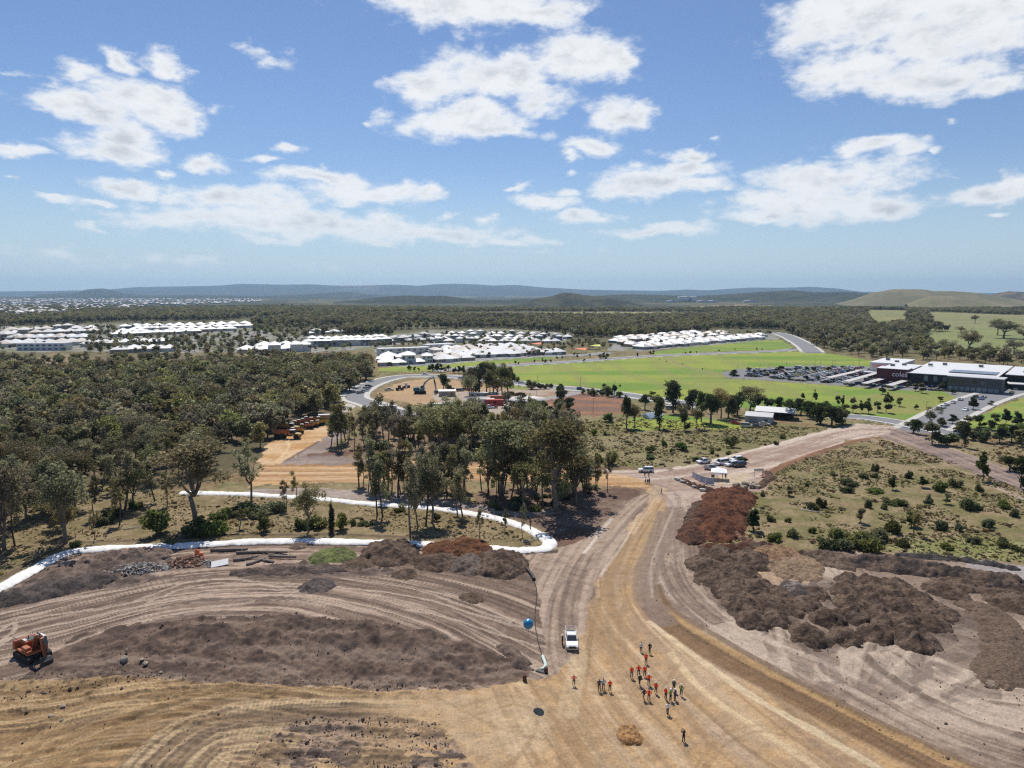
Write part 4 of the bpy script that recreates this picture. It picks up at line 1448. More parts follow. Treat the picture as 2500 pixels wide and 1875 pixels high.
# ---- the near trees that stand apart, left to right
near = [
    ('gum', 161, 1327, 1123, 128, 'spreading gum tree with dark forked trunk beside the white berm at far left'),
    ('gum', 10, 1343, 1130, 120, 'green gum tree cut by the left edge of the picture'),
    ('tall', 37, 1333, 1180, 50, 'thin dark-stemmed gum just right of the left edge'),
    ('sparse', 228, 1325, 1232, 34, 'small nearly bare sapling by the white berm'),
    ('sparse', 304, 1243, 1092, 100, 'sparse brownish gum with fan of bare branches on the straw slope'),
    ('gum', 479, 1282, 1072, 165, 'tallest broad gum tree among bushes above the white berm'),
    ('sparse', 614, 1233, 1082, 92, 'open-crowned leaning gum at the end of the far white berm'),
    ('bush', 388, 1305, 1222, 78, 'olive bushy tree with foliage to the ground left of the tallest gum'),
    ('bush', 647, 1297, 1240, 40, 'small bright green round tree near the white berm'),
    ('sparse', 584, 1291, 1238, 46, 'small greyish twiggy tree beside the bright green one'),
    ('gum', 754, 1299, 1172, 62, 'dark narrow gum standing left of the cypress'),
    ('cypress', 810, 1299, 1216, 18, 'single slim dark cypress beside a round bush'),
    ('bush', 832, 1293, 1238, 42, 'dark round bush against the cypress'),
    ('tall', 698, 1245, 1172, 26, 'thin gum in front of the far white berm, left one of a pair'),
    ('tall', 723, 1223, 1150, 24, 'thin tall gum behind the far white berm, right one of a pair'),
    ('tall', 921, 1259, 1120, 46, 'left stem of the gum pair crossing the far white berm'),
    ('tall', 935, 1261, 1117, 50, 'right stem of the gum pair crossing the far white berm'),
    ('tall', 1002, 1300, 1119, 60, 'front gum of the clump inside the berm loop'),
    ('tall', 1021, 1287, 1125, 46, 'second gum from the front in the clump inside the berm loop'),
    ('tall', 1039, 1283, 1110, 54, 'middle gum of the clump inside the berm loop'),
    ('gum', 1054, 1277, 1108, 80, 'widest gum at the right of the clump inside the berm loop'),
    ('tall', 1117, 1254, 1138, 40, 'slender gum straddled by the far white berm'),
    ('tall', 1130, 1260, 1145, 44, 'bright green slender gum in front of the far white berm'),
    ('gum', 1357, 1250, 1022, 165, 'big forked gum at the corner of the dirt roads'),
    ('gum', 1223, 1213, 1020, 150, 'big gum rising over the middle of the orange road'),
    ('gum', 1402, 1210, 1052, 95, 'dark gum just right of the big forked gum'),
    ('tall', 1483, 1202, 1108, 22, 'lone thin gum standing beside the haul road'),
    ('tall', 1458, 1190, 1155, 12, 'small sapling left of the lone thin gum'),
    ('tall', 1231, 1296, 1240, 18, 'small sapling in the narrow end of the berm loop'),
    ('tall', 1276, 1311, 1228, 20, 'thin sapling nearest the tip of the white berm'),
    ('tall', 1296, 1309, 1262, 8, 'tiny sapling leaning by the tip of the white berm'),
    ('tall', 1171, 1321, 1238, 24, 'thin sapling close above the near white berm'),
    ('bush', 1066, 1272, 1246, 22, 'small dark bush at the foot of the gum clump'),
]
for kind, px, b, tp, w, lab in near:
    tree_px(kind, px, b, tp, w, lab, group='gum trees round the white berm' if kind in ('gum', 'tall', 'sparse') else None)
for px, b, tp, w in [(770, 1286, 1252, 62), (735, 1292, 1262, 50), (470, 1300, 1262, 90), (525, 1302, 1256, 70), (285, 1262, 1234, 62), (325, 1240, 1220, 46), (255, 1282, 1256, 50), (888, 1281, 1269, 44), (600, 1250, 1222, 70), (660, 1246, 1218, 90),
                     (545, 1262, 1236, 60), (186, 1335, 1316, 34), (980, 1248, 1236, 40), (570, 1258, 1232, 50), (860, 1282, 1260, 22), (410, 1330, 1312, 40), (500, 1310, 1285, 44), (635, 1262, 1240, 46)]:
    tree_px('shrub', px, b, tp, w, 'low dark green shrub in the straw grass above the white berm', 'shrubs above the white berm')

for i, p in enumerate(scatter_px([(-60, 1262), (300, 1228), (440, 1202), (430, 1240), (250, 1296), (120, 1322), (-60, 1362)], 17, 14, 6)):
    r = random.Random(i + 400)
    plant('gum' if i % 2 else 'tall', p[0], p[1], r.uniform(9, 15), None, 'gum tree on the straw slope at the front of the left woodland', 'gum trees on the straw slope')
# ---- wood behind the white berm and orange road (middle clump)
LAB_MID = 'tall thin-stemmed gum tree in the wood along the orange road'


for i, p in enumerate(scatter_px([(800, 1098), (845, 1066), (930, 1058), (1060, 1062), (1200, 1062), (1330, 1066), (1440, 1095), (1420, 1128), (1330, 1122), (1000, 1104)], 88, 3, 3.8)):
    r = random.Random(i)
    plant('tall' if i % 4 else 'gum', p[0], p[1], r.uniform(11, 18), None, LAB_MID, 'gum trees of the middle wood')
for i, p in enumerate(scatter_px([(1150, 1190), (1440, 1185), (1460, 1200), (1400, 1240), (1330, 1245), (1190, 1235)], 30, 5, 2.6)):
    r = random.Random(i + 50)
    plant('tall' if i % 5 else 'gum', p[0], p[1], r.uniform(9, 17), None, 'thin gum tree in the stand at the road corner', 'gum trees at the road corner')
for i, p in enumerate(scatter_px([(860, 1186), (1150, 1190), (1130, 1232), (940, 1214)], 34, 8, 2.2)):
    plant('tall', p[0], p[1], random.Random(i).uniform(10, 16), None, 'thin gum tree between the orange road and the far berm', 'gum trees behind the far berm')
for i, p in enumerate(scatter_px([(1160, 1235), (1440, 1195), (1440, 1225), (1330, 1250), (1180, 1250)], 16, 9, 2)):
    plant('shrub', p[0], p[1], random.Random(i).uniform(.8, 2.2), None, 'dull low shrub under the gums at the road corner', 'undergrowth at the road corner')
for i, p in enumerate(scatter_px([(800, 1100), (1000, 1050), (1400, 1060), (1420, 1128), (1000, 1104)], 24, 10, 3)):
    plant('shrub', p[0], p[1], random.Random(i).uniform(1, 3), None, 'dull low shrub under the gums of the middle wood', 'undergrowth of the middle wood')

# ---- bushland on the left: the nearest trees one by one
LEFT_WOOD = [(-260, 1240), (0, 1285), (150, 1255), (300, 1222), (430, 1185), (600, 1140), (640, 1096), (700, 1040), (800, 1000), (850, 960), (910, 920), (900, 898), (620, 905), (400, 918), (150, 926), (-260, 926)]
pts = scatter_px(LEFT_WOOD, 1150, 21, 5.2)
CLEAR = [W([(150, 872), (215, 876), (210, 905), (140, 900)]), W([(265, 1000), (330, 985), (345, 1010), (280, 1015)])]
pts = [p for p in pts if not any(inside(c, np.array([p[0]]), np.array([p[1]]))[0] for c in CLEAR) and not (random.Random(int(p[0] * 97)).random() < (.40 if p[1] < 215 else .22 if p[1] < 270 else .08 if p[1] < 330 else 0))]
pts.sort(key=lambda p: p[1])
for i, p in enumerate(pts[:90]):
    r = random.Random(i + 900)
    k = r.random()
    kind = 'gum' if k < .62 else 'tall' if k < .80 else 'sparse' if k < .9 else 'bush'
    h = r.uniform(9, 15) if kind != 'bush' else r.uniform(4, 8)
    plant(kind, p[0], p[1], h, None, {'bush': 'bushy understorey tree in the left woodland'}.get(kind, 'olive green gum tree in the front of the left woodland'),
          'gum trees of the left woodland' if kind != 'bush' else 'understorey trees of the left woodland', name=None)
wood_rest = pts[90:]

# ---- right and middle distance: trees one can tell apart
row = [(1500, 966, 938, 20), (1478, 962, 942, 22), (1530, 1045, 962, 40), (1548, 1046, 985, 36), (1575, 1000, 960, 34), (1590, 968, 955, 22), (1610, 1046, 968, 34), (1602, 1002, 962, 40), (1643, 1008, 928, 58), (1690, 1010, 950, 40), (1700, 1048, 990, 34),
       (1712, 1030, 952, 40), (1735, 1036, 958, 66), (1760, 1022, 945, 46), (1778, 1020, 960, 40), (1800, 1015, 955, 46), (1830, 1008, 942, 56), (1850, 1002, 960, 40), (1870, 1002, 970, 44), (1672, 1052, 1000, 26), (1665, 1020, 985, 30)]
for i, (px, b, tp, w) in enumerate(sorted(row)):
    tree_px('dense' if i % 3 else 'gum', px, b, tp, w, ordinal(i) + ' dark tree from the left in the long row beyond the paddock pond', 'dark trees beyond the paddock')
for i, (px, b, tp, w) in enumerate(sorted([(1925, 1010, 973, 46), (1955, 1012, 968, 40), (1985, 1022, 976, 46), (2003, 1036, 985, 56), (2030, 1038, 990, 60), (2050, 1034, 996, 44), (1970, 1016, 978, 36), (2012, 1012, 978, 36), (1905, 1004, 965, 30)])):
    tree_px('dense', px, b, tp, w, ordinal(i) + ' dark tree from the left in the dense clump beside the farm shed', 'dark clump beside the farm shed')
for i, (px, b, tp, w) in enumerate(sorted([(1150, 966, 895, 44), (1170, 962, 885, 50), (1188, 958, 880, 44), (1205, 956, 882, 40), (1226, 966, 884, 48), (1240, 960, 888, 34), (1215, 972, 915, 52), (1196, 970, 900, 36), (1146, 978, 912, 36), (1083, 954, 912, 34)])):
    tree_px('gum' if i % 3 else 'dense', px, b, tp, w, ordinal(i) + ' tall gum from the left in the clump by the building pad', 'tall clump by the building pad')
for i, (px, b, tp, w) in enumerate(sorted([(2045, 992, 960, 14), (2058, 992, 962, 12), (2062, 1004, 984, 26), (2082, 1008, 970, 24), (2102, 1008, 974, 16), (2120, 1010, 968, 24), (2142, 1006, 974, 20), (2163, 1008, 968, 26), (2174, 988, 965, 14), (1990, 982, 948, 12), (1960, 975, 958, 12),
                                    (2218, 945, 928, 14), (2155, 962, 940, 18), (2165, 980, 955, 14), (2195, 992, 965, 18), (2235, 955, 932, 18), (2250, 960, 935, 22), (2310, 950, 928, 30), (2296, 980, 965, 16), (2325, 962, 948, 16), (2236, 1000, 985, 12),
                                    (2375, 1000, 968, 26), (2430, 1035, 1004, 24), (2455, 1036, 996, 26), (2482, 1045, 1002, 28), (2420, 990, 978, 18)])):
    tree_px('young', px, b, tp, w, ordinal(i) + ' young tree from the left on the grass in front of the shops', 'young trees in front of the shops')
for i, (px, b, tp, w) in enumerate(sorted([(2276, 1084, 1020, 46), (2230, 1058, 1018, 44), (2312, 1088, 1046, 52), (2355, 1092, 1032, 30), (2340, 1060, 1016, 34), (2375, 1075, 1030, 36), (2405, 1080, 1036, 38), (2440, 1082, 1040, 40), (2470, 1080, 1034, 44), (2495, 1090, 1040, 44),
                                    (2300, 1040, 1012, 30), (2325, 1035, 1010, 26), (2362, 1045, 1015, 36), (2392, 1042, 1012, 32), (2420, 1050, 1022, 30), (2450, 1058, 1026, 32), (2488, 1062, 1026, 34), (2400, 1174, 1100, 34), (2465, 1150, 1112, 46), (2492, 1192, 1110, 40)])):
    tree_px(('dense', 'young', 'bush')[i % 3] if px not in (2312, 2400) else ('bush' if px == 2312 else 'young'), px, b, tp, w, ordinal(i) + ' tree from the left in the scrub below the shops road', 'trees beside the shops road', name='young_tree' if i % 3 == 1 else 'shade_tree', cat='tree')
tree_px('gum', 2272, 1040, 990, 34, 'pale-stemmed thin gum beside the shops road')
# big paddock trees far right
for i, (px, b, tp, w) in enumerate(sorted([(2365, 862, 804, 44), (2450, 826, 782, 60), (2475, 865, 828, 40), (2435, 818, 776, 34), (2380, 790, 768, 18), (2345, 812, 796, 20), (2500, 830, 795, 36)])):
    tree_px('gum', px, b, tp, w, ordinal(i) + ' big spreading tree from the left in the far right paddock', 'lone trees in the far right paddock')
# paddock shrubs
for i, (px, b, tp, w) in enumerate([(1478, 1063, 1050, 12), (1452, 1062, 1044, 18), (1588, 1105, 1082, 26), (1585, 1120, 1106, 28), (1620, 1088, 1072, 18), (1785, 1092, 1055, 34), (1815, 1128, 1112, 22), (1910, 1072, 1060, 16), (1893, 1086, 1074, 18), (1700, 1126, 1112, 26),
                                    (1780, 1110, 1098, 16), (1740, 1108, 1094, 14), (1640, 1104, 1090, 18), (1665, 1098, 1072, 40), (1490, 1135, 1092, 40), (1462, 1128, 1100, 26)]):
    tree_px('bush' if w > 16 else 'shrub', px, b, tp, w, 'green shrub scattered in the dry paddock', 'shrubs in the paddock', name='shrub', cat='shrub')
tree_px('bush', 1487, 1030, 1003, 34, 'yellow-green round bush at the paddock edge', name='bush')
for i, (px, b, tp, w) in enumerate([(1390, 1000, 968, 44), (1325, 1000, 978, 34), (1371, 990, 945, 30), (1360, 1000, 975, 22), (1345, 1005, 990, 30)]):
    tree_px('dense', px, b, tp, w, 'dark tree beside the low round house', 'trees beside the round house')
# right-hand scrub, shrubs and saplings one by one
scrub = [(2070, 1184, 1165, 46), (2052, 1318, 1284, 64), (2090, 1332, 1290, 70), (2120, 1344, 1302, 60), (2062, 1342, 1312, 56), (2128, 1315, 1285, 80), (2020, 1335, 1306, 60), (1942, 1312, 1288, 40), (1895, 1320, 1296, 46), (2190, 1300, 1266, 54), (2128, 1200, 1186, 56), (2070, 1202, 1186, 40), (2190, 1230, 1212, 60), (2370, 1245, 1212, 54),
         (2415, 1286, 1262, 34), (2297, 1292, 1262, 36), (2340, 1296, 1272, 24), (2232, 1304, 1230, 28), (2225, 1285, 1248, 34), (2100, 1276, 1232, 26), (2002, 1238, 1210, 28), (1982, 1242, 1222, 36), (1840, 1296, 1240, 36), (1880, 1272, 1254, 26), (2265, 1228, 1204, 24),
         (2120, 1240, 1216, 24), (2160, 1242, 1222, 20), (1925, 1210, 1186, 22), (1968, 1186, 1174, 16), (2108, 1168, 1150, 30), (2135, 1166, 1152, 20), (2140, 1150, 1128, 22), (2180, 1196, 1156, 22), (2222, 1168, 1144, 26), (2250, 1190, 1160, 26), (2330, 1190, 1164, 34),
         (2300, 1200, 1168, 40), (2352, 1236, 1210, 26), (2450, 1240, 1216, 36), (2480, 1262, 1236, 30), (2310, 1230, 1204, 24), (2030, 1160, 1148, 20), (2390, 1200, 1178, 22), (2440, 1330, 1310, 50), (2380, 1326, 1306, 40), (2210, 1332, 1312, 50), (1860, 1210, 1196, 16),
         (2310, 1340, 1322, 36), (2480, 1345, 1330, 40), (1925, 1275, 1260, 20), (1985, 1300, 1284, 24)]
for i, (px, b, tp, w) in enumerate(scrub):
    tall = (b - tp) > w * 1.05
    kind = 'tall' if (b - tp) > 60 else 'young' if tall else 'shrub'
    tree_px(kind, px, b, tp, w, 'sapling standing in the right-hand scrub' if tall else 'low green shrub in the right-hand scrub', 'saplings in the right-hand scrub' if tall else 'shrubs in the right-hand scrub',
            name='young_tree' if tall else 'shrub', cat='tree' if tall else 'shrub')
# street trees and hedges near the estates
for i, (px, b, tp) in enumerate([(1000, 905, 890), (1012, 906, 893), (1022, 906, 896), (1048, 907, 890), (1056, 907, 888), (1068, 908, 886), (1076, 908, 888), (1086, 908, 893), (1095, 906, 890), (1110, 912, 895), (1120, 912, 892), (1132, 912, 890), (1258, 890, 880), (1266, 890, 882),
                                 (1305, 885, 876), (1324, 884, 874), (1331, 886, 876), (1345, 884, 876), (1360, 876, 868), (1372, 876, 868), (1556, 870, 860), (1588, 866, 856), (1595, 867, 855), (1674, 864, 858), (1685, 863, 856), (1755, 858, 852), (1848, 855, 848), (1860, 855, 849),
                                 (1794, 855, 850), (1426, 884, 874), (1465, 876, 862), (1474, 876, 860), (1482, 876, 862), (1440, 872, 862), (1410, 874, 864), (1402, 868, 858), (1700, 862, 857), (1610, 879, 875), (1627, 884, 880), (1665, 890, 886), (1715, 903, 898)]):
    tree_px('young' if i % 4 else 'dense', px, b, tp, (b - tp) * .8, 'small dark street tree by the sealed estate road', 'street trees by the estate roads', name='street_tree')
for i, (px, b, tp) in enumerate([(1290, 945, 922), (1300, 950, 920), (1318, 950, 930), (1330, 950, 932), (1345, 948, 932), (1365, 958, 930), (1440, 964, 942), (1452, 966, 944), (1470, 966, 946), (1485, 968, 940), (1512, 970, 948), (1424, 962, 946), (1262, 932, 915), (1475, 945, 933), (1514, 944, 936)]):
    tree_px('bush', px, b, tp, (b - tp) * .95, 'dark roadside bush along the green field', 'bushes along the green field', name='bush')
for i, (px, b, tp) in enumerate(sorted([(1790, 918, 900), (1828, 908, 896), (1842, 912, 902), (1857, 912, 903), (1868, 912, 901), (1894, 908, 900), (1904, 905, 893), (1911, 905, 893), (1944, 906, 897), (1970, 904, 893), (1988, 908, 896), (2023, 908, 895), (2056, 900, 892), (1875, 918, 910),
                                 (1918, 918, 908), (1968, 928, 916), (1995, 928, 916), (2040, 922, 908), (2072, 912, 902), (1925, 926, 917), (1890, 915, 906), (2105, 918, 903), (2085, 910, 900), (1950, 915, 907)])):
    tree_px('dense', px, b, tp, (b - tp) * 1.15, ordinal(i) + ' small round tree from the left in the shops car park', 'trees in the car park', name='car_park_tree')

# ---- everything past those: one mass of woodland, placed as instances
far_coll = bpy.data.collections.new('woodland_stock')
for i in range(6):
    kind = ('gum', 'full', 'full', 'gum', 'full', 'full')[i]
    tr, cr = make_tree(kind, 4000 + i, .22)
    bmj = bmesh.new()
    bmj.from_mesh(cr)
    n0 = len(bmj.faces)
    bmj.from_mesh(tr)
    me = bpy.data.meshes.new('woodland_tree')
    bmj.to_mesh(me)
    bmj.free()
    me.materials.append(cr.materials[0])
    me.materials.append(M_BARKD)
    mi = np.zeros(len(me.polygons), np.int32)
    mi[n0:] = 1
    me.polygons.foreach_set('material_index', mi)
    ob = bpy.data.objects.new('woodland_tree', me)
    far_coll.objects.link(ob)


def instance_mass(name, pts, scales, coll, seed=1, zs=None, rest=-.05):
    pts = np.asarray(pts, float)
    z = gh(pts[:, 0], pts[:, 1]) + rest
    me = bpy.data.meshes.new(name)
    me.vertices.add(len(pts))
    me.vertices.foreach_set('co', np.stack([pts[:, 0], pts[:, 1], z], 1).astype(np.float32).ravel())
    r = np.random.default_rng(seed)
    a = me.attributes.new('size', 'FLOAT_VECTOR', 'POINT')
    sc = np.asarray(scales, np.float32)
    if sc.ndim == 1:
        sc = np.stack([sc * r.uniform(.9, 1.25, len(sc)), sc * r.uniform(.9, 1.25, len(sc)), sc], 1)
    a.data.foreach_set('vector', sc.astype(np.float32).ravel())
    a = me.attributes.new('turn', 'FLOAT_VECTOR', 'POINT')
    tv = np.zeros((len(pts), 3), np.float32)
    tv[:, 2] = r.uniform(0, 2 * PI, len(pts)) if zs is None else zs
    a.data.foreach_set('vector', tv.ravel())
    a = me.attributes.new('pick', 'INT', 'POINT')
    a.data.foreach_set('value', r.integers(0, len(coll.objects), len(pts)).astype(np.int32))
    o = link_mesh(name, me)
    ng = bpy.data.node_groups.new(name, 'GeometryNodeTree')
    ng.interface.new_socket('Geometry', in_out='INPUT', socket_type='NodeSocketGeometry')
    ng.interface.new_socket('Geometry', in_out='OUTPUT', socket_type='NodeSocketGeometry')
    t = NT(ng)
    gi, go = t.node('NodeGroupInput'), t.node('NodeGroupOutput')
    ip = t.node('GeometryNodeInstanceOnPoints')
    ci = t.node('GeometryNodeCollectionInfo')
    ci.inputs[0].default_value = coll
    ci.inputs['Separate Children'].default_value = True
    ci.inputs['Reset Children'].default_value = True

    def attr(nm, typ):
        nd = t.node('GeometryNodeInputNamedAttribute', data_type=typ)
        nd.inputs[0].default_value = nm
        return nd.outputs[0]
    t.l.new(gi.outputs[0], ip.inputs['Points'])
    t.l.new(ci.outputs[0], ip.inputs['Instance'])
    ip.inputs['Pick Instance'].default_value = True
    t.l.new(attr('pick', 'INT'), ip.inputs['Instance Index'])
    t.l.new(attr('turn', 'FLOAT_VECTOR'), ip.inputs['Rotation'])
    t.l.new(attr('size', 'FLOAT_VECTOR'), ip.inputs['Scale'])
    t.l.new(ip.outputs[0], go.inputs[0])
    md = o.modifiers.new('scatter', 'NODES')
    md.node_group = ng
    tag(o, kind='stuff')
    return o


KEEP_OUT = [W(p) for p in (
    [(2255, 832), (2270, 812), (2400, 806), (2700, 806), (2700, 872), (2450, 868), (2300, 858), (2235, 847)],
    [(2110, 772), (2130, 766), (2215, 766), (2210, 795), (2140, 806)],
    [(2260, 768), (2700, 774), (2700, 806), (2400, 803), (2280, 800)],
    [(1090, 777), (1150, 766), (1350, 762), (1600, 761), (1760, 765), (1720, 771), (1560, 776), (1280, 777)],
    [(1650, 750), (1800, 742), (1920, 743), (1860, 752)],
    [(-400, 800), (0, 797), (300, 786), (610, 784), (620, 797), (760, 800), (840, 798), (840, 822), (960, 818), (960, 806), (1050, 803), (1230, 801), (1400, 814), (1400, 845), (1480, 838), (1700, 812), (1890, 808), (1920, 812), (1995, 855), (2100, 874), (2500, 900), (2700, 1000), (-400, 1000)],
)]
TOWN = W([(-900, 792), (-900, 729), (620, 729), (700, 733), (380, 750), (230, 757), (60, 790)])
fp, fs = [], []
r = np.random.default_rng(77)
yy = 900.0
while yy < 2900:
    sp = max(9.0, yy / 115.0)
    half = .80 * yy
    n = int(2 * half / sp)
    xs = -half + (np.arange(n) + r.random(n)) * sp
    yj = yy + (r.random(n) - .5) * sp
    ok = np.ones(n, bool)
    for w in KEEP_OUT:
        ok &= ~inside(w, xs, yj)
    tw = inside(TOWN, xs, yj)
    ok &= ~(tw & (r.random(n) < .55))
    ok &= fbm(xs / 240, yj / 240, 401, 3) < .70
    ok &= ~((yj > 2500) & (xs > -.1 * yj))
    fp.append(np.stack([xs[ok], yj[ok]], 1))
    hz_ = r.uniform(.9, 1.65, ok.sum()) * (1 - .3 * sstep(np.array(yy), 1300, 2000))
    fs.append(np.stack([hz_ * max(1.0, sp / 9.0) * .95] * 2 + [hz_], 1))
    yy += sp * .9
for poly, n, sd in (([(1480, 850), (1850, 828), (1900, 815), (1700, 815), (1500, 836)], 70, 61), ([(1040, 886), (1380, 868), (1380, 850), (1040, 850)], 60, 62), ([(940, 842), (1380, 838), (1380, 816), (1060, 814)], 110, 63), ([(-50, 860), (210, 856), (420, 862), (620, 858), (600, 792), (300, 792), (-50, 800)], 260, 64), ([(600, 866), (950, 852), (950, 830), (620, 836)], 70, 65)):
    q = np.array(scatter_px(poly, n, sd, 6))
    fp.append(q)
    hz_ = r.uniform(.35, .75, len(q))
    fs.append(np.stack([hz_ * 1.1] * 2 + [hz_], 1))
# wood to the right of the field and behind the shops
for poly, n, sd, mn in (([(1925, 812), (2010, 800), (2120, 800), (2250, 812), (2270, 840), (2330, 862), (2500, 872), (2600, 885), (2600, 905), (2430, 893), (2330, 880), (2150, 880), (2060, 866), (1998, 852), (1960, 828)], 420, 31, 7.5),
                        ([(1380, 852), (1480, 850), (1470, 840), (1400, 834)], 40, 32, 9),
                        ([(935, 846), (1400, 846), (1470, 838), (1440, 832), (1390, 842), (1000, 842)], 70, 33, 9),
                        ([(600, 872), (760, 874), (905, 884), (915, 905), (870, 905)], 40, 34, 7),
                        ([(205, 838), (440, 838), (620, 846), (600, 866), (420, 866), (210, 862)], 100, 35, 9),
                        ([(215, 800), (270, 800), (300, 826), (540, 822), (620, 820), (740, 826), (740, 846), (620, 846), (220, 834)], 100, 36, 12),
                        ([(620, 800), (750, 800), (840, 800), (840, 826), (740, 826), (620, 822)], 50, 37, 14),
                        ([(-200, 880), (100, 880), (400, 878), (620, 872), (880, 890), (890, 904), (620, 905), (400, 916), (-200, 924)], 230, 38, 7)):
    q = np.array(scatter_px(poly, n, sd, mn))
    fp.append(q)
    hz_ = r.uniform(.8, 1.35, len(q)) * (.5 if sd in (32, 33) else .72 if sd in (34, 35, 36, 38) else 1)
    fs.append(np.stack([hz_ * 1.1] * 2 + [hz_], 1))
q = np.array(wood_rest)
fp.append(q)
hz_ = r.uniform(.95, 1.5, len(q))
fs.append(np.stack([hz_ * r.uniform(.9, 1.3, len(q)), hz_ * 1.1, hz_], 1))
FP, FS = np.vstack(fp), np.vstack(fs)
instance_mass('woodland', FP, FS, far_coll, 5)

# tussocks and low scrub that nobody could count
tus_coll = bpy.data.collections.new('tussock_stock')
M_TUS = leaf_material('tussock_blades', (.24, .205, .095), .5, .45, .08)
for i in range(3):
    cl = [((math.cos(k) * .3, math.sin(k) * .3, .22), (.38, .38, .32)) for k in range(4)]
    me = leaf_mesh('tussock', cl, 34, .5, M_TUS, 900 + i, 2.0, -.8)
    tus_coll.objects.link(bpy.data.objects.new('tussock', me))
tp_, ts_ = [], []
for poly, n, sd, s0 in (([(1680, 1330), (1700, 1260), (1870, 1195), (1900, 1145), (2080, 1078), (2150, 1072), (2290, 1115), (2600, 1235), (2650, 1385), (2300, 1360), (1900, 1335)], 9500, 51, .85),
                        ([(1290, 1040), (1550, 1010), (1780, 1045), (1900, 1040), (2030, 1045), (1850, 1095), (1640, 1140), (1420, 1136), (1350, 1100)], 5200, 52, 1.1),
                        ([(-200, 1430), (0, 1410), (160, 1335), (350, 1318), (700, 1304), (1000, 1308), (1290, 1325), (1220, 1272), (990, 1242), (600, 1212), (420, 1200), (-200, 1230)], 4200, 53, .8),
                        ([(2240, 1070), (2350, 1060), (2600, 1080), (2600, 1190), (2420, 1125)], 900, 54, 1.1)):
    w = W(poly)
    lo, hi = w.min(0), w.max(0)
    rr_ = np.random.default_rng(sd)
    c = lo + rr_.random((n * 3, 2)) * (hi - lo)
    c = c[inside(w, c[:, 0], c[:, 1])]
    c = c[(fbm(c[:, 0] / 9, c[:, 1] / 9, 60, 3) > .40)][:n]
    tp_.append(c)
    ts_.append(s0 * .33 * rr_.uniform(.5, 1.6, len(c)) * (1 + 1.3 * (rr_.random(len(c)) < .05)))
instance_mass('grass_tussocks', np.vstack(tp_), np.concatenate(ts_), tus_coll, 6)
# ------------------------------------------------------------------ soil piles, berm, pipe and rubble
def mpp(px, py):
    a, b = P(px, py), P(px + 10, py)
    return np.linalg.norm(b - a) / 10.0


soil_m = bpy.data.materials.new('tipped_soil')
soil_m.use_nodes = True
t = NT(soil_m.node_tree)
b = soil_m.node_tree.nodes['Principled BSDF']
at_ = t.node('ShaderNodeAttribute', attribute_name='Col')
geo = t.node('ShaderNodeNewGeometry')
na = t.noise(geo.outputs['Position'], 1.9, 7.0, 0.72)
nb = t.noise(geo.outputs['Position'], 5.5, 4.0, 0.7)
sc = t.node('ShaderNodeVectorMath', operation='SCALE')
t.l.new(at_.outputs['Color'], sc.inputs[0])
t.l.new(t.math('MULTIPLY', t.ramp(na, 0.34, 0.66, 0.55, 1.5), t.ramp(nb, .35, .65, .75, 1.3)), sc.inputs['Scale'])
t.l.new(sc.outputs[0], b.inputs['Base Color'])
b.inputs['Roughness'].default_value = 0.97
b.inputs['Specular IOR Level'].default_value = 0.1
bn = t.node('ShaderNodeBump')
bn.inputs['Strength'].default_value = 1.0
bn.inputs['Distance'].default_value = 0.35
t.l.new(na, bn.inputs['Height'])
t.l.new(bn.outputs[0], b.inputs['Normal'])


def pile_mesh(rx, ry, h, seed, c1, c2, rough=.20, cell=.22):
    n = int(np.clip(2 * max(rx, ry) / cell, 18, 64))
    u = np.linspace(-1.12, 1.12, n)
    X, Y = np.meshgrid(u * rx, u * ry)
    x, y = X.ravel(), Y.ravel()
    e = fbm(x / (rx * .55) + seed * 3.1, y / (ry * .55) - seed * 1.7, seed, 3) - .5
    d = np.hypot(x / rx, y / ry) * (1 + e * .55)
    hh = h * 1.12 * np.clip(1 - d, 0, 1) ** .82
    k = sstep(d, 1.05, .8)
    z = hh + k * ((fbm(x / 1.3, y / 1.3, seed + 5, 4) - .5) * h * rough * 3.6 + (fbm(x / .5, y / .5, seed + 6, 3) - .5) * .55) - .28 * (1 - k) - .02
    r = np.arange(n - 1)[:, None] * n + np.arange(n - 1)[None, :]
    F = np.stack([r, r + 1, r + n + 1, r + n], 2).reshape(-1, 4)
    keep = (d[F] < 1.10).any(1)
    F = F[keep]
    uq, inv = np.unique(F, return_inverse=True)
    me = np_mesh('soil_pile', np.stack([x, y, z], 1)[uq], inv.reshape(-1, 4), [soil_m])
    q = fbm(x / 1.4, y / 1.4, seed + 9, 4)[uq]
    set_col(me, mixc(c1, c2, sstep(q, .38, .62)))
    return me


SOIL_A, SOIL_B = (.140, .100, .075), (.076, .053, .040)
BRN_A, BRN_B = (.140, .100, .072), (.085, .060, .044)
RED_A, RED_B = (.140, .062, .036), (.080, .037, .024)


def pile(px, py, rpx, h, label, group=None, cols=(SOIL_A, SOIL_B), asp=1.25, seed=None, rz=0.0, name='soil_pile'):
    "py is the row of the pile's foot nearest the camera; rpx its half width in the photograph"
    m = mpp(px, py) * 1.12
    rx = rpx * m
    h = h * .86
    ry = rx * asp
    foot = P(px, py)
    yv_ = foot[1] + ry * .92
    xv_ = foot[0] * yv_ / foot[1]
    seed = seed if seed is not None else int(px * 7 + py)
    o = link_mesh(name, pile_mesh(rx, ry, h, seed, *cols))
    o.location = (xv_, yv_, gz(xv_, yv_))
    o.rotation_euler = (0, 0, rz)
    return tag(o, label, 'soil pile', group)


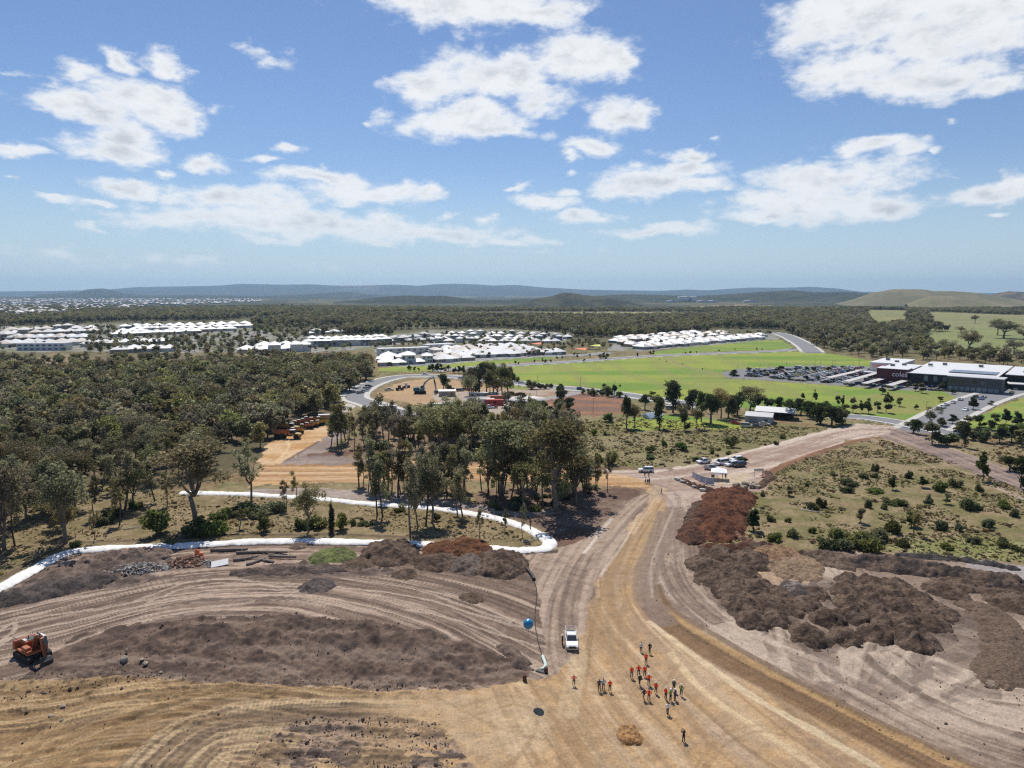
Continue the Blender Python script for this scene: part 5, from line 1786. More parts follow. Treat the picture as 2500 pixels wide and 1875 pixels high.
R_GROUP = 'dumped soil piles in the right-hand yard'
R_LAB = 'dark brown tipped soil pile among the rows in the right-hand yard'
for px, py, r_, h in [(1971, 1582, 47, 2.3), (2063, 1584, 40, 2.0), (2135, 1580, 42, 2.2), (2222, 1598, 55, 2.4)]:
    pile(px, py, r_, h, {1971: 'round brown soil pile at the left end of the front row in the right-hand yard', 2222: 'biggest soil pile at the right end of the front row, on pale sand'}.get(px, 'left of the two middle soil piles in the front row of the right-hand yard' if px == 2063 else 'right of the two middle soil piles in the front row of the right-hand yard'), R_GROUP, (BRN_A, BRN_B) if px == 1971 else (SOIL_A, SOIL_B))
PROWS = [[2020, 2082, 2146, 2206, 2272], [2075, 2136, 2200, 2262], [2066, 2118, 2172, 2232], [2078, 2128, 2182]]


def pile_lab(px, py):
    k = 0 if py > 1530 else 1 if py > 1494 else 2 if py > 1460 else 3
    return '%s soil pile from the left in the %s row of the right-hand yard' % (ordinal(PROWS[k].index(px)), ('second', 'third', 'fourth', 'rearmost')[k])


for px, py, r_, h in [(2020, 1536, 38, 2.1), (2082, 1532, 40, 2.2), (2146, 1540, 40, 2.1), (2206, 1548, 42, 2.1), (2272, 1550, 44, 1.9), (2075, 1498, 38, 2.0), (2136, 1502, 40, 2.1), (2200, 1510, 42, 2.1), (2262, 1510, 44, 1.7), (2066, 1466, 38, 1.9), (2118, 1474, 38, 2.0),
                      (2172, 1476, 40, 2.0), (2232, 1482, 42, 1.7), (2078, 1440, 36, 1.8), (2128, 1446, 38, 1.9), (2182, 1452, 40, 1.8)]:
    pile(px, py, r_, h, pile_lab(px, py), R_GROUP, (BRN_A, BRN_B) if (px + py) % 3 == 0 else (SOIL_A, SOIL_B))
L_GROUP = 'soil piles beside the haul road'
for i, (px, py, r_, h) in enumerate([(1838, 1546, 46, 2.1), (1895, 1538, 38, 1.9), (1810, 1508, 50, 2.2), (1872, 1500, 42, 2.0), (1787, 1470, 52, 2.2), (1850, 1462, 46, 1.9), (1740, 1440, 44, 1.7), (1800, 1428, 52, 2.0), (1716, 1402, 46, 1.8), (1765, 1386, 54, 2.1), (1830, 1394, 54, 1.9), (1900, 1470, 36, 1.5)]):
    pile(px, py, r_, h, 'dark soil pile beside the haul road, ' + ordinal(i) + ' counted from the near end of its cluster', L_GROUP)
pile(1940, 1420, 72, 1.4, 'low sandy brown soil heap with pale face behind the dark piles', None, ((.27, .19, .125), (.20, .14, .095)))
pile(1895, 1380, 60, 1.5, 'orange-brown soil heap right of the red-brown bank', None, ((.26, .17, .10), (.17, .105, .065)))
pile(2030, 1392, 52, 1.5, 'smooth brown heap at the head of the right-hand yard', None, ((.17, .125, .092), (.11, .08, .06)))
pile(1945, 1462, 42, 1.1, 'broken grey rubble heap between the two fields of soil piles', None, ((.20, .17, .155), (.08, .065, .058)))
for i, (px, py, r_, h) in enumerate([(2310, 1470, 46, 1.2), (2290, 1515, 40, 1.2), (2345, 1452, 50, 1.1), (1925, 1512, 36, 1.2), (1965, 1496, 36, 1.4), (1990, 1470, 34, 1.4)]):
    pile(px, py, r_, h, ['flattened soil heap right of the third row of piles', 'flattened soil heap right of the second row of piles', 'flattened soil heap right of the rearmost piles', 'low soil heap left of the second row, nearest the boulders', 'low soil heap in the gap between the two pile fields', 'low soil heap at the left end of the rearmost rows'][i], R_GROUP)
pile(2480, 1512, 70, 1.7, 'dark soil heap cut by the right edge of the picture', None)


def bank(px_line, half, h, label, cols, seed, name='soil_bank', rough=.5, cat='soil bank', cell=.32, wob=.35):
    ln = smooth_line(W(px_line), cell)
    n = len(ln)
    tg = np.gradient(ln, axis=0)
    tg /= np.linalg.norm(tg, axis=1)[:, None]
    nm = np.stack([-tg[:, 1], tg[:, 0]], 1)
    m = max(9, int(2 * half / cell))
    u = np.linspace(-1.1, 1.1, m)
    arc = np.arange(n) * cell
    wv = half * (1 - wob / 2 + wob * fbm(arc / (half * 2.2), arc * 0, seed, 3)) * np.clip(np.minimum(np.arange(n), np.arange(n)[::-1]) * cell / half, .05, 1) ** .5
    XY = ln[:, None, :] + nm[:, None, :] * (u[None, :] * wv[:, None])[:, :, None]
    x, y = XY[..., 0].ravel(), XY[..., 1].ravel()
    d = np.abs(np.repeat(u[None, :], n, 0)).ravel() * (1 + (fbm(x / half, y / half, seed + 2, 3) - .5) * .4)
    endf = np.repeat((np.clip(np.minimum(np.arange(n), np.arange(n)[::-1]) * cell / (half * 1.2), 0, 1) ** .7)[:, None], m, 1).ravel()
    hv = h * (.65 + .7 * fbm(x / (half * 1.6), y / (half * 1.6), seed + 3, 3)) * endf
    k = sstep(d, 1.02, .75)
    z = hv * np.clip(1 - d ** 1.25, 0, 1) + k * ((fbm(x / 1.2, y / 1.2, seed + 4, 4) - .5) * rough * 2.4 + (fbm(x / .5, y / .5, seed + 5, 3) - .5) * .5) - .30 * (1 - k)
    z = z + gh(x, y)
    r = np.arange(n - 1)[:, None] * m + np.arange(m - 1)[None, :]
    F = np.stack([r, r + 1, r + m + 1, r + m], 2).reshape(-1, 4)
    c0 = np.array([x.mean(), y.mean(), 0])
    me = np_mesh(name, np.stack([x, y, z], 1) - c0, F, [soil_m])
    q = fbm(x / 1.6, y / 1.6, seed + 9, 4)
    set_col(me, mixc(cols[0], cols[1], sstep(q, .38, .62)))
    o = link_mesh(name, me)
    o.location = c0
    return tag(o, label, cat)


bank([(2330, 1470), (2400, 1490), (2450, 1540), (2462, 1610), (2420, 1680)], 4.2, .7, 'low curved swath of brown soil at the right side of the yard', (BRN_A, SOIL_A), 514, rough=.35)
bank([(1805, 1193), (1778, 1225), (1758, 1260), (1748, 1295), (1762, 1328)], 7.6, 2.5, 'big red-brown soil bank between the haul road and the scrub', (RED_A, RED_B), 501, rough=.7)
bank([(1738, 1245), (1712, 1275), (1692, 1305), (1690, 1332)], 4.2, 1.7, 'darker red-brown soil bank on the road side, against the big one', ((.125, .062, .042), (.072, .042, .032)), 515, rough=.7)
bank([(1700, 1335), (1760, 1345), (1830, 1338), (1900, 1340)], 3.0, 1.5, 'dark soil bank along the edge of the scrub, left part', (SOIL_A, RED_B), 502)
bank([(1715, 1225), (1695, 1265), (1690, 1310)], 2.6, 1.1, 'low dark red soil ridge on the road side of the red-brown bank', ((.12, .075, .055), (.075, .05, .04)), 512)
bank([(1845, 1195), (1865, 1180), (1880, 1168), (1868, 1150)], 1.6, .8, 'narrow curved ridge of brown soil beside the boulder pile', ((.13, .085, .06), (.09, .06, .045)), 503)
bank([(1838, 1205), (1815, 1235), (1795, 1270), (1800, 1310), (1850, 1332)], 1.1, .8, 'thin reddish soil ridge on the scrub side of the red-brown bank', ((.21, .125, .085), (.14, .08, .055)), 504)
bank([(1660, 1172), (1690, 1186), (1720, 1197), (1752, 1208)], 1.1, 1.1, 'straight dark trench spoil bank behind the concrete blocks', ((.11, .07, .05), (.075, .05, .038)), 505)
bank([(2060, 1372), (2130, 1378), (2210, 1385), (2290, 1398), (2370, 1412), (2460, 1428), (2560, 1440)], 4.6, 1.8, 'long dark soil bank at the far side of the right-hand yard', (SOIL_A, (.058, .046, .042)), 506, rough=.7)
bank([(1940, 1350), (2000, 1358), (2060, 1366)], 2.2, 1.2, 'short grey-brown soil ridge at the scrub edge', (SOIL_A, SOIL_B), 507)
bank([(2180, 1356), (2300, 1364), (2400, 1376), (2500, 1392)], 1.6, .8, 'charred debris ridge along the grass at the right', ((.10, .09, .085), (.05, .045, .042)), 508)
bank([(-60, 1478), (40, 1460), (130, 1442), (210, 1424), (290, 1412)], 4.0, 1.6, 'dark clay bank under the white berm at far left', ((.105, .085, .078), (.066, .054, .050)), 509, rough=.6)
bank([(200, 1370), (280, 1358), (360, 1352), (420, 1356)], 3.0, 1.4, 'pale brown soil ridge just below the white berm', ((.22, .165, .13), (.15, .11, .09)), 510)
bank([(560, 1412), (660, 1408), (760, 1404), (850, 1402)], 2.6, .9, 'low lumpy dark soil ridge across the left bench', ((.13, .10, .085), (.085, .066, .057)), 511)
bank([(1215, 1585), (1260, 1612), (1300, 1640)], 1.8, .7, 'low loose soil ridge where the bank meets the road', ((.17, .125, .10), (.115, .085, .07)), 513)
# left piles behind the bench
pile(955, 1386, 72, 2.9, 'grey-brown soil pile left of the rusty red pile', 'soil piles at the end of the left bench')
pile(1082, 1372, 56, 2.0, 'rusty red soil pile, left half of a pair', None, (RED_A, (.115, .055, .030)))
pile(1140, 1370, 62, 2.5, 'rusty red soil pile, right and taller of a pair', None, ((.175, .080, .040), (.105, .050, .030)))
pile(1065, 1402, 58, 1.9, 'grey soil pile in front of the rusty red pair', 'soil piles at the end of the left bench')
pile(1148, 1404, 56, 1.7, 'pale-sided grey soil pile in front of the rusty red pair', 'soil piles at the end of the left bench', ((.15, .12, .10), (.09, .07, .06)))
pile(1225, 1412, 72, 2.6, 'grey-brown soil pile nearest the black pipe', 'soil piles at the end of the left bench')
pile(774, 1482, 40, 1.5, 'single grey soil pile alone on the left bench', None, ((.135, .11, .10), (.08, .066, .062)))
pile(985, 1432, 34, .9, 'small low brown heap on the bench below the grey piles', None)
pile(1145, 1492, 32, .6, 'flat brown heap at the right of the bench', None, (BRN_A, BRN_B))
pile(878, 1402, 40, .8, 'low brown lump left of the grey-brown pile', None, (BRN_A, BRN_B))
pile(730, 1345, 22, .9, 'pointed brown heap just below the white berm', None, ((.22, .16, .12), (.14, .10, .08)))
pile(1540, 1822, 30, .55, 'small orange-brown soil heap in the middle of the haul road', None, ((.34, .19, .085), (.16, .085, .04)), .9)
gp = pile(812, 1386, 58, 1.5, 'grassy green mound below the white berm', None, ((.15, .17, .06), (.10, .11, .05)), 1.1, name='grassy_mound')
gp['category'] = 'mound'

# white geotextile berm, one long looping thing
BERM = [(-90, 1476), (0, 1436), (79, 1392), (158, 1352), (237, 1340.5), (348, 1336), (475, 1331), (601, 1323), (700, 1321.5), (790, 1321.5), (948, 1326), (1043, 1329), (1170, 1338), (1264, 1343), (1311, 1342), (1336, 1336), (1341, 1322), (1318, 1306), (1279, 1287), (1232, 1271), (1200, 1262),
        (1130, 1251), (1075, 1243), (992, 1236), (885, 1229), (790, 1219), (663, 1210.5), (600, 1207), (520, 1204.5), (443, 1203)]
ln = smooth_line(W(BERM), .35)
n = len(ln)
tg = np.gradient(ln, axis=0)
tg /= np.linalg.norm(tg, axis=1)[:, None] + 1e-9
nm = np.stack([-tg[:, 1], tg[:, 0]], 1)
prof_u = np.array([-1.65, -1.5, -1.2, -.85, -.45, 0, .45, .85, 1.2, 1.5, 1.65])
prof_z = np.array([-.10, .06, .20, .30, .36, .38, .37, .33, .24, .08, -.10])
arc = np.cumsum(np.r_[0, np.linalg.norm(np.diff(ln, axis=0), axis=1)])
wv = 1.02 + .36 * (fbm(arc / 3.5, arc * 0, 601, 3) - .5)
XY = ln[:, None, :] + nm[:, None, :] * (prof_u[None, :] * wv[:, None])[:, :, None]
x, y = XY[..., 0].ravel(), XY[..., 1].ravel()
A_ = np.repeat(arc[:, None], len(prof_u), 1).ravel()
U_ = np.repeat(prof_u[None, :], n, 0).ravel()
z = np.repeat(prof_z[None, :], n, 0).ravel() * (.75 + .5 * fbm(A_ / 5, A_ * 0, 603, 3)) + (fbm(A_ * 1.1, U_ * .8, 604, 4) - .5) * .34 + np.abs(fbm(A_ * 2.2, U_ * .3, 605, 2) - .5) * .26 + gh(x, y)
m = len(prof_u)
r = np.arange(n - 1)[:, None] * m + np.arange(m - 1)[None, :]
F = np.stack([r, r + 1, r + m + 1, r + m], 2).reshape(-1, 4)
geo_m = mat('geotextile', (.74, .73, .70), .8, noise=.16, nscale=.9, bump=.10)
o = link_mesh('geotextile_berm', np_mesh('geotextile_berm', np.stack([x, y, z], 1), F, [geo_m]))
tag(o, 'long white fabric-covered berm looping along the cleared earth', 'berm')

# black pipe and pale hose beside the road
blk = mat('black_plastic', (.018, .018, .02), .5)
pts = [PG(a, b) + np.array([0, 0, .28]) for a, b in [(1244, 1364), (1262, 1376), (1283, 1389), (1298, 1406), (1304, 1418)]]
mb = MB().tube(smooth_line(np.array(pts)[:, :2], .6).tolist() and [(q[0], q[1], gz(q[0], q[1]) + .3) for q in smooth_line(np.array(pts)[:, :2], .6)], .34, 10)
tag(mb.build('drainage_pipe', blk, None, True), 'thick black pipe lying at the top of the haul road edge', 'pipe')
pts = W([(1304, 1419), (1310, 1440), (1309, 1470), (1306, 1505), (1307, 1530), (1313, 1562), (1320, 1590), (1324, 1605)])
mb = MB().tube([(q[0], q[1], gz(q[0], q[1]) + .06) for q in smooth_line(pts, .6)], .085, 6)
tag(mb.build('cable', blk, None, True), 'thin black hose running along the edge of the sandy corridor', 'hose')
pts = W([(1324, 1603), (1328, 1614), (1332, 1626), (1329, 1634), (1321, 1638)])
mb = MB().tube([(q[0], q[1], gz(q[0], q[1]) + .22) for q in smooth_line(pts, .4)], [.10] + [.26] * (len(smooth_line(pts, .4)) - 2) + [.2], 8)
hose = mb.build('fabric_hose', mat('pale_green_fabric', (.50, .62, .58), .7, noise=.12, nscale=4), None, True)
tag(hose, 'pale green folded fabric hose at the end of the black hose', 'hose')
q = PG(1322, 1642)
tag(MB().box((q[0], q[1], q[2] + .12), (1.7, .7, .3), rz=-.5).build('weight_bag', blk, bevel=.06), 'black bag weighing down the pale hose', 'bag')

# blue balloon on a thin tether
d = direction(1290, 1523)
pb = np.array([0, 0, CAMZ]) + d * (100.5 / 1.0)
t = thing('balloon', 'blue round balloon floating above the left bench', 'balloon', tuple(pb))
prof = [(.73 * math.sin(a), -.73 * math.cos(a) * (1.04 if math.cos(a) > 0 else 1.0)) for a in np.linspace(.03, PI - .03, 16)]
MB().lathe(prof, n=28).build('envelope', mat('blue_vinyl', (.012, .20, .42), .35, coat=.3), t, True)
MB().lathe([(.05, -.86), (.035, -.78), (.06, -.72)], n=10).build('neck', mat('blue_vinyl', (.012, .20, .42)), t, True)
MB().tube([(0, 0, -.8), (.15, .3, -4), (.3, .5, -pb[2] + .02)], .012, 5).build('tether', mat('cord_grey', (.2, .2, .2), .8), t)

# rubble, boulders, stones
conc = mat('rubble_concrete', (.29, .265, .24), .9, noise=.35, nscale=2)
brickm = mat('rubble_brick', (.25, .145, .10), .9, noise=.35, nscale=2)


def chunks(name, poly, n, s0, material, seed, hmax=.5, cat=None):
    w = W(poly)
    lo, hi = w.min(0), w.max(0)
    ctr = w.mean(0)
    r = np.random.default_rng(seed)
    mb = MB()
    k = 0
    while k < n:
        p = lo + r.random(2) * (hi - lo)
        if not inside(w, p[:1], p[1:])[0]:
            continue
        k += 1
        s = s0 * r.uniform(.4, 1.5)
        e = 1 - min(1, np.linalg.norm((p - ctr) / ((hi - lo) / 2)))
        mb.box((p[0], p[1], gz(p[0], p[1]) + .1 + hmax * e * r.random()), (s, s * r.uniform(.4, .9), s * r.uniform(.25, .7)), r.uniform(0, 6), r.normal() * .5, r.normal() * .5, r.uniform(.6, 1))
    o = mb.build(name, material)
    return tag(o, kind='stuff')


chunks('rubble', [(250, 1398), (320, 1376), (400, 1376), (420, 1392), (330, 1406)], 260, .55, conc, 1, .7)
chunks('rubble', [(400, 1384), (420, 1366), (490, 1354), (510, 1372), (470, 1390)], 260, .5, brickm, 2, .9)
chunks('rubble', [(490, 1378), (500, 1368), (530, 1376), (510, 1390)], 60, .5, conc, 3, .5)
chunks('rubble', [(1880, 1440), (1935, 1420), (1960, 1440), (1900, 1470)], 90, .5, conc, 4, .6)
q = PG(537, 1380)
mb = MB().box((q[0], q[1], q[2] + .45), (3.3, 2.4, .16), .35, .18, -.1)
tag(mb.build('concrete_slab', mat('pale_slab', (.52, .53, .54), .8, noise=.1), bevel=.02), 'tilted pale grey slab lying on the brick rubble', 'slab')
om_ = mat('orange_mesh', (.75, .18, .06), .7)
for a, b, l in ((482, 1352, 'orange plastic bundle on top of the brick rubble, upper one'), (491, 1360, 'orange plastic bundle beside the pale slab, lower one')):
    q = PG(a, b)
    o = link_mesh('plastic_bundle', pile_mesh(.55, .5, .5, a, (.75, .18, .06), (.6, .13, .05), .3, .1))
    o.data.materials.clear()
    o.data.materials.append(om_)
    o.location = (q[0], q[1], q[2] + .55)
    tag(o, l, 'plastic bundle')
logm = mat('grey_timber', (.20, .165, .14), .9, noise=.3, nscale=3)
for i, (a, b, L, rz, l) in enumerate([(560, 1345, 8, .06, 'long grey log lying below the white berm, left one'), (640, 1352, 11, .02, 'longest grey log below the white berm'), (690, 1362, 6, -.1, 'short grey log right of the long one'), (600, 1366, 5, .5, 'dark broken branch in the debris below the logs'), (650, 1372, 4, -.4, 'short dark stump among the debris'), (625, 1374, 4.5, 1.0, 'tangled dark root in the debris')]):
    q = PG(a, b)
    r = np.random.default_rng(i)
    mb = MB()
    limb(mb, (-L / 2, 0, .3), (L / 2, 0, .35), .36, .22, r, .03, 5, 8)
    for k in range(3):
        xk = r.uniform(-L / 2, L / 2)
        limb(mb, (xk, 0, .3), (xk + r.normal() * .6, r.normal() * .8, .9), .10, .03, r, .1, 3, 5)
    o = mb.build('log', logm, None, True)
    o.location = (q[0], q[1], q[2])
    o.rotation_euler = (0, 0, rz)
    tag(o, l, 'log')
for a, b, L, rz, l in ((1205 + 780, 1249, 6, -.6, 'fallen pale dead branch in the right-hand scrub'), (1290, 1322, 3.4, .3, 'pile of pale sticks inside the tip of the white berm'), (330, 1290, 5, .5, 'white dead branch lying on the straw slope')):
    q = PG(a, b)
    r = np.random.default_rng(int(a))
    mb = MB()
    limb(mb, (-L / 2, 0, .15), (L / 2, .3, .3), .14, .06, r, .06, 4, 6)
    for k in range(7):
        xk = r.uniform(-L / 2, L / 2)
        limb(mb, (xk, 0, .2), (xk + r.normal() * .9, r.normal() * .9, r.uniform(.2, .9)), .05, .015, r, .1, 3, 5)
    o = mb.build('dead_branch', mat('pale_timber', (.50, .46, .42), .9), None, True)
    o.location = (q[0], q[1], q[2])
    o.rotation_euler = (0, 0, rz)
    tag(o, l, 'branch')


def rock_mesh(seed, c1=(.36, .30, .23)):
    bm = bmesh.new()
    bmesh.ops.create_icosphere(bm, subdivisions=2, radius=.5)
    r = np.random.default_rng(seed)
    s = r.uniform(.7, 1.2, 3)
    for v in bm.verts:
        p = np.array(v.co)
        k = 1 + (fbm(np.array([p[0] * 2.2 + seed]), np.array([p[1] * 2.2 + p[2] * 1.7]), seed, 3)[0] - .5) * .9
        v.co = Vector(p * k * s)
    me = bpy.data.meshes.new('rock')
    bm.to_mesh(me)
    bm.free()
    return me


rockm = mat('field_stone', (.34, .285, .215), .9, noise=.3, nscale=2.5, bump=.04)
ROCKS = [rock_mesh(i) for i in range(6)]
for me in ROCKS:
    me.materials.append(rockm)
for i, (a, b, s, l) in enumerate([(154, 1726, 1.2, 'grey rock on the yellow clay, upper of three'), (125, 1750, 1.1, 'tall leaning rock on the yellow clay at the left'), (150, 1762, .9, 'lowest of three rocks on the yellow clay'), (309, 1589, 1.0, 'pale boulder at the left end of the dark bank'), (303, 1612, 1.6, 'dark boulder at the foot of the dark bank'), (346, 1612, 1.0, 'pale flat rock at the foot of the dark bank'), (355, 1622, 1.6, 'largest dark clod at the foot of the dark bank'), (1911, 1529, 1.0, 'pale boulder between the soil pile fields, left one'), (1924, 1531, 1.1, 'pale boulder between the soil pile fields, right one')]):
    q = PG(a, b)
    o = link_mesh('rock', ROCKS[i % 6])
    s *= .62
    o.location = (q[0], q[1], q[2] + .2 * s)
    o.scale = (s, s, s * .75)
    o.rotation_euler = (0, 0, i * 1.3)
    tag(o, l, 'rock')
r = np.random.default_rng(5)
for i in range(26):
    a, b = 1795 + r.random() * 55, 1181 + r.random() * 13
    q = PG(a, b)
    o = link_mesh('boulder', ROCKS[i % 6])
    s = r.uniform(.8, 1.7)
    o.location = (q[0], q[1], q[2] + .25 * s + (.5 if i % 4 == 0 else 0))
    o.scale = (s * 1.3, s, s * .7)
    o.rotation_euler = (0, 0, r.uniform(0, 6))
    tag(o, 'pale brown boulder in the pile beside the white gazebo', 'boulder', 'boulders piled by the gazebo')
blockm = mat('block_concrete', (.55, .53, .49), .85, noise=.1)
for i, (a, b) in enumerate([(1654, 1172), (1667, 1178), (1684, 1184), (1697, 1191), (1716, 1199)]):
    q = PG(a, b)
    o = MB().box((0, 0, .35), (1.9, .8, .7), taper=.94).build('concrete_block', blockm, bevel=.04)
    o.location = tuple(q)
    o.rotation_euler = (0, 0, -.75 + i * .1)
    tag(o, ['first', 'second', 'third', 'fourth', 'fifth'][i] + ' pale concrete block from the left along the trench bank', 'concrete block', 'concrete blocks by the trench bank')
# loose clods and stones
clod_coll = bpy.data.collections.new('clod_stock')
clodm = mat('clod_soil', (.125, .090, .066), .95, noise=.4, nscale=1.5)
for i in range(4):
    me = rock_mesh(40 + i)
    me.materials.append(clodm if i < 3 else rockm)
    clod_coll.objects.link(bpy.data.objects.new('clod', me))
cp, cs = [], []
for poly, k, s0 in ((RIP, 1500, .30), ([(0, 1650), (300, 1630), (560, 1655), (900, 1662), (1150, 1668), (1150, 1684), (560, 1690), (200, 1680), (0, 1720)], 900, .32), (LOW, 1100, .22), ([(150, 1600), (330, 1530), (900, 1530), (1250, 1630), (1100, 1672), (560, 1660)], 600, .24),
                     (RIGHT_EARTH, 1300, .26), ([(1640, 1500), (1720, 1550), (1880, 1632), (2100, 1745), (2330, 1850), (2300, 1860), (2080, 1755), (1860, 1645), (1700, 1560)], 900, .28)):
    w = W(poly)
    lo, hi = w.min(0), w.max(0)
    rr_ = np.random.default_rng(k)
    c = lo + rr_.random((k * 3, 2)) * (hi - lo)
    c = c[inside(w, c[:, 0], c[:, 1])][:k]
    cp.append(c)
    cs.append(s0 * .75 * rr_.uniform(.3, 1.0, len(c)) ** 1.3 * (1 + 1.2 * (rr_.random(len(c)) < .06)))
instance_mass('loose_clods', np.vstack(cp), np.concatenate(cs), clod_coll, 9, rest=.02)

# ------------------------------------------------------------------ smoke
def smoke(name, parts_, dens):
    mb = bmesh.new()
    for c, s in parts_:
        bmesh.ops.create_icosphere(mb, subdivisions=3, radius=1.0, matrix=Matrix.Translation(c) @ Matrix.Diagonal((*s, 1)))
    me = bpy.data.meshes.new(name)
    mb.to_mesh(me)
    mb.free()
    m = bpy.data.materials.new('smoke_' + str(len(bpy.data.materials)))
    m.use_nodes = True
    t = NT(m.node_tree)
    t.n.clear()
    pv = t.node('ShaderNodeVolumePrincipled')
    pv.inputs['Color'].default_value = (.95, .96, .97, 1)
    pv.inputs['Density'].default_value = dens
    om = t.node('ShaderNodeOutputMaterial')
    t.l.new(pv.outputs[0], om.inputs['Volume'])
    me.materials.append(m)
    tag(link_mesh(name, me), kind='stuff')


D_ = 7300.0


def at(px, py, dist):
    return Vector((X_at(px, py, dist), dist, Z_at(py, dist)))


smoke('smoke', [(at(862, 716, D_), (60, 60, 45)), (at(872, 709, D_ + 30), (110, 80, 60)), (at(890, 704, D_ + 60), (160, 90, 70)), (at(845, 701, D_), (70, 70, 60))], 9e-4)
smoke('smoke', [(at(2149, 734, 2900), (5, 5, 12)), (at(2150, 727, 2900), (8, 8, 17)), (at(2151, 721, 2900), (9, 9, 15))], 6e-3)
# ------------------------------------------------------------------ buildings
glass_d = mat('dark_glass', (.02, .028, .035), .08, spec=.8)
wall_w = mat('render_white', (.66, .64, .60), .85, noise=.06, nscale=.6)
wall_b = mat('brick_buff', (.36, .29, .23), .9, noise=.12, nscale=1.5)
wall_g = mat('wall_grey', (.30, .31, .33), .85, noise=.1, nscale=1.0)
wall_d = mat('wall_dark', (.035, .034, .036), .8, noise=.15, nscale=.6)
roof_w = mat('roof_white', (.66, .66, .66), .45, noise=.05, nscale=.5)
roof_l = mat('roof_pale_grey', (.52, .52, .52), .5, noise=.06, nscale=.5)
roof_t = mat('roof_warm', (.50, .45, .40), .55, noise=.06, nscale=.5)
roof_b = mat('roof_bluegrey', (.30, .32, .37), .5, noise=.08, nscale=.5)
roof_d = mat('roof_dark', (.15, .15, .165), .5, noise=.08, nscale=.5)
garage_m = mat('garage_door', (.50, .49, .47), .6)


def hip_roof(mb, w, d, z0, rise, over=.55, ox=0, oy=0):
    hx, hy = w / 2 + over, d / 2 + over
    vs = [(ox - hx, oy - hy, z0), (ox + hx, oy - hy, z0), (ox + hx, oy + hy, z0), (ox - hx, oy + hy, z0)]
    e = [(a, b, z0 + .18) for a, b, _ in vs]
    if d >= w:
        r0, r1 = (ox, oy - hy + hx, z0 + .18 + rise), (ox, oy + hy - hx, z0 + .18 + rise)
        fs = [(4, 5, 8), (5, 6, 9, 8), (6, 7, 9), (7, 4, 8, 9)]
    else:
        r0, r1 = (ox - hx + hy, oy, z0 + .18 + rise), (ox + hx - hy, oy, z0 + .18 + rise)
        fs = [(4, 5, 9, 8), (5, 6, 9), (6, 7, 8, 9), (7, 4, 8)]
    mb.add(vs + e + [r0, r1], [(3, 2, 1, 0), (0, 1, 5, 4), (1, 2, 6, 5), (2, 3, 7, 6), (3, 0, 4, 7)] + fs)


def house_meshes(kind, seed):
    r = np.random.default_rng(seed)
    wl, rf, wn, gd = MB(), MB(), MB(), MB()
    if kind == 'two':
        w, d, h = 8.5, 15.0, 5.7
        wl.box((0, 0, h / 2), (w, d, h))
        wl.box((-1.8, -d / 2 - .9, 1.45), (4.4, 1.8, 2.9))
        hip_roof(rf, w, d, h, 1.9)
        for zz in (1.5, 4.3):
            for xx in (-2.6, 1.0, 3.0):
                wn.box((xx, -d / 2 - (.01 if not (zz < 2 and xx < 0) else 1.81), zz), (1.5, .06, 1.4))
            for yy in (-5, -1, 3.5):
                for sx in (-1, 1):
                    wn.box((sx * (w / 2 + .01), yy, zz), (.06, 1.8, 1.1))
        gd.box((-1.8, -d / 2 - 1.82, 1.1), (2.8, .06, 2.2))
    else:
        w, d, h = r.uniform(11.0, 12.6), r.uniform(15, 19), 2.75
        wl.box((0, 0, h / 2), (w, d, h))
        wl.box((-w * .22, -d / 2 - 1.1, h / 2), (w * .5, 2.2, h))
        hip_roof(rf, w, d, h, r.uniform(2.4, 2.9))
        hip_roof(rf, w * .5, 5.0, h - .04, 1.3, .5, -w * .22, -d / 2 + .6)
        for xx in (w * .16, w * .36):
            wn.box((xx, -d / 2 - .01, 1.5), (1.7, .06, 1.4))
        for yy in (-d * .3, 0, d * .3):
            for sx in (-1, 1):
                wn.box((sx * (w / 2 + .01), yy, 1.5), (.06, 1.9, 1.2))
        gd.box((-w * .22, -d / 2 - 2.22, 1.1), (w * .40, .06, 2.2))
    return wl, rf, wn, gd


HP = {}
for k in ('one', 'two'):
    for i in range(3 if k == 'one' else 1):
        wl, rf, wn, gd = house_meshes(k, 10 + i)
        HP.setdefault(k, []).append((wl, rf, wn.mesh('windows', glass_d), gd.mesh('garage_door', garage_m)))
_hm = {}


def house(kind, x, y, rz, wallm, roofm, label, group, scale=1.0, var=0):
    wl, rf, wnm, gdm = HP[kind][var % len(HP[kind])]
    kk = (kind, var % len(HP[kind]), wallm.name, roofm.name)
    if kk not in _hm:
        _hm[kk] = (wl.mesh('wall', wallm), rf.mesh('roof', roofm))
    t = thing('house', label, 'house', (x, y, gz(x, y)), rz, group)
    t.scale = (scale,) * 3
    link_mesh('wall', _hm[kk][0], t)
    link_mesh('roof', _hm[kk][1], t)
    w = link_mesh('window_panes', wnm, t)
    w['kind'] = 'stuff'
    link_mesh('garage_door', gdm, t)
    return t


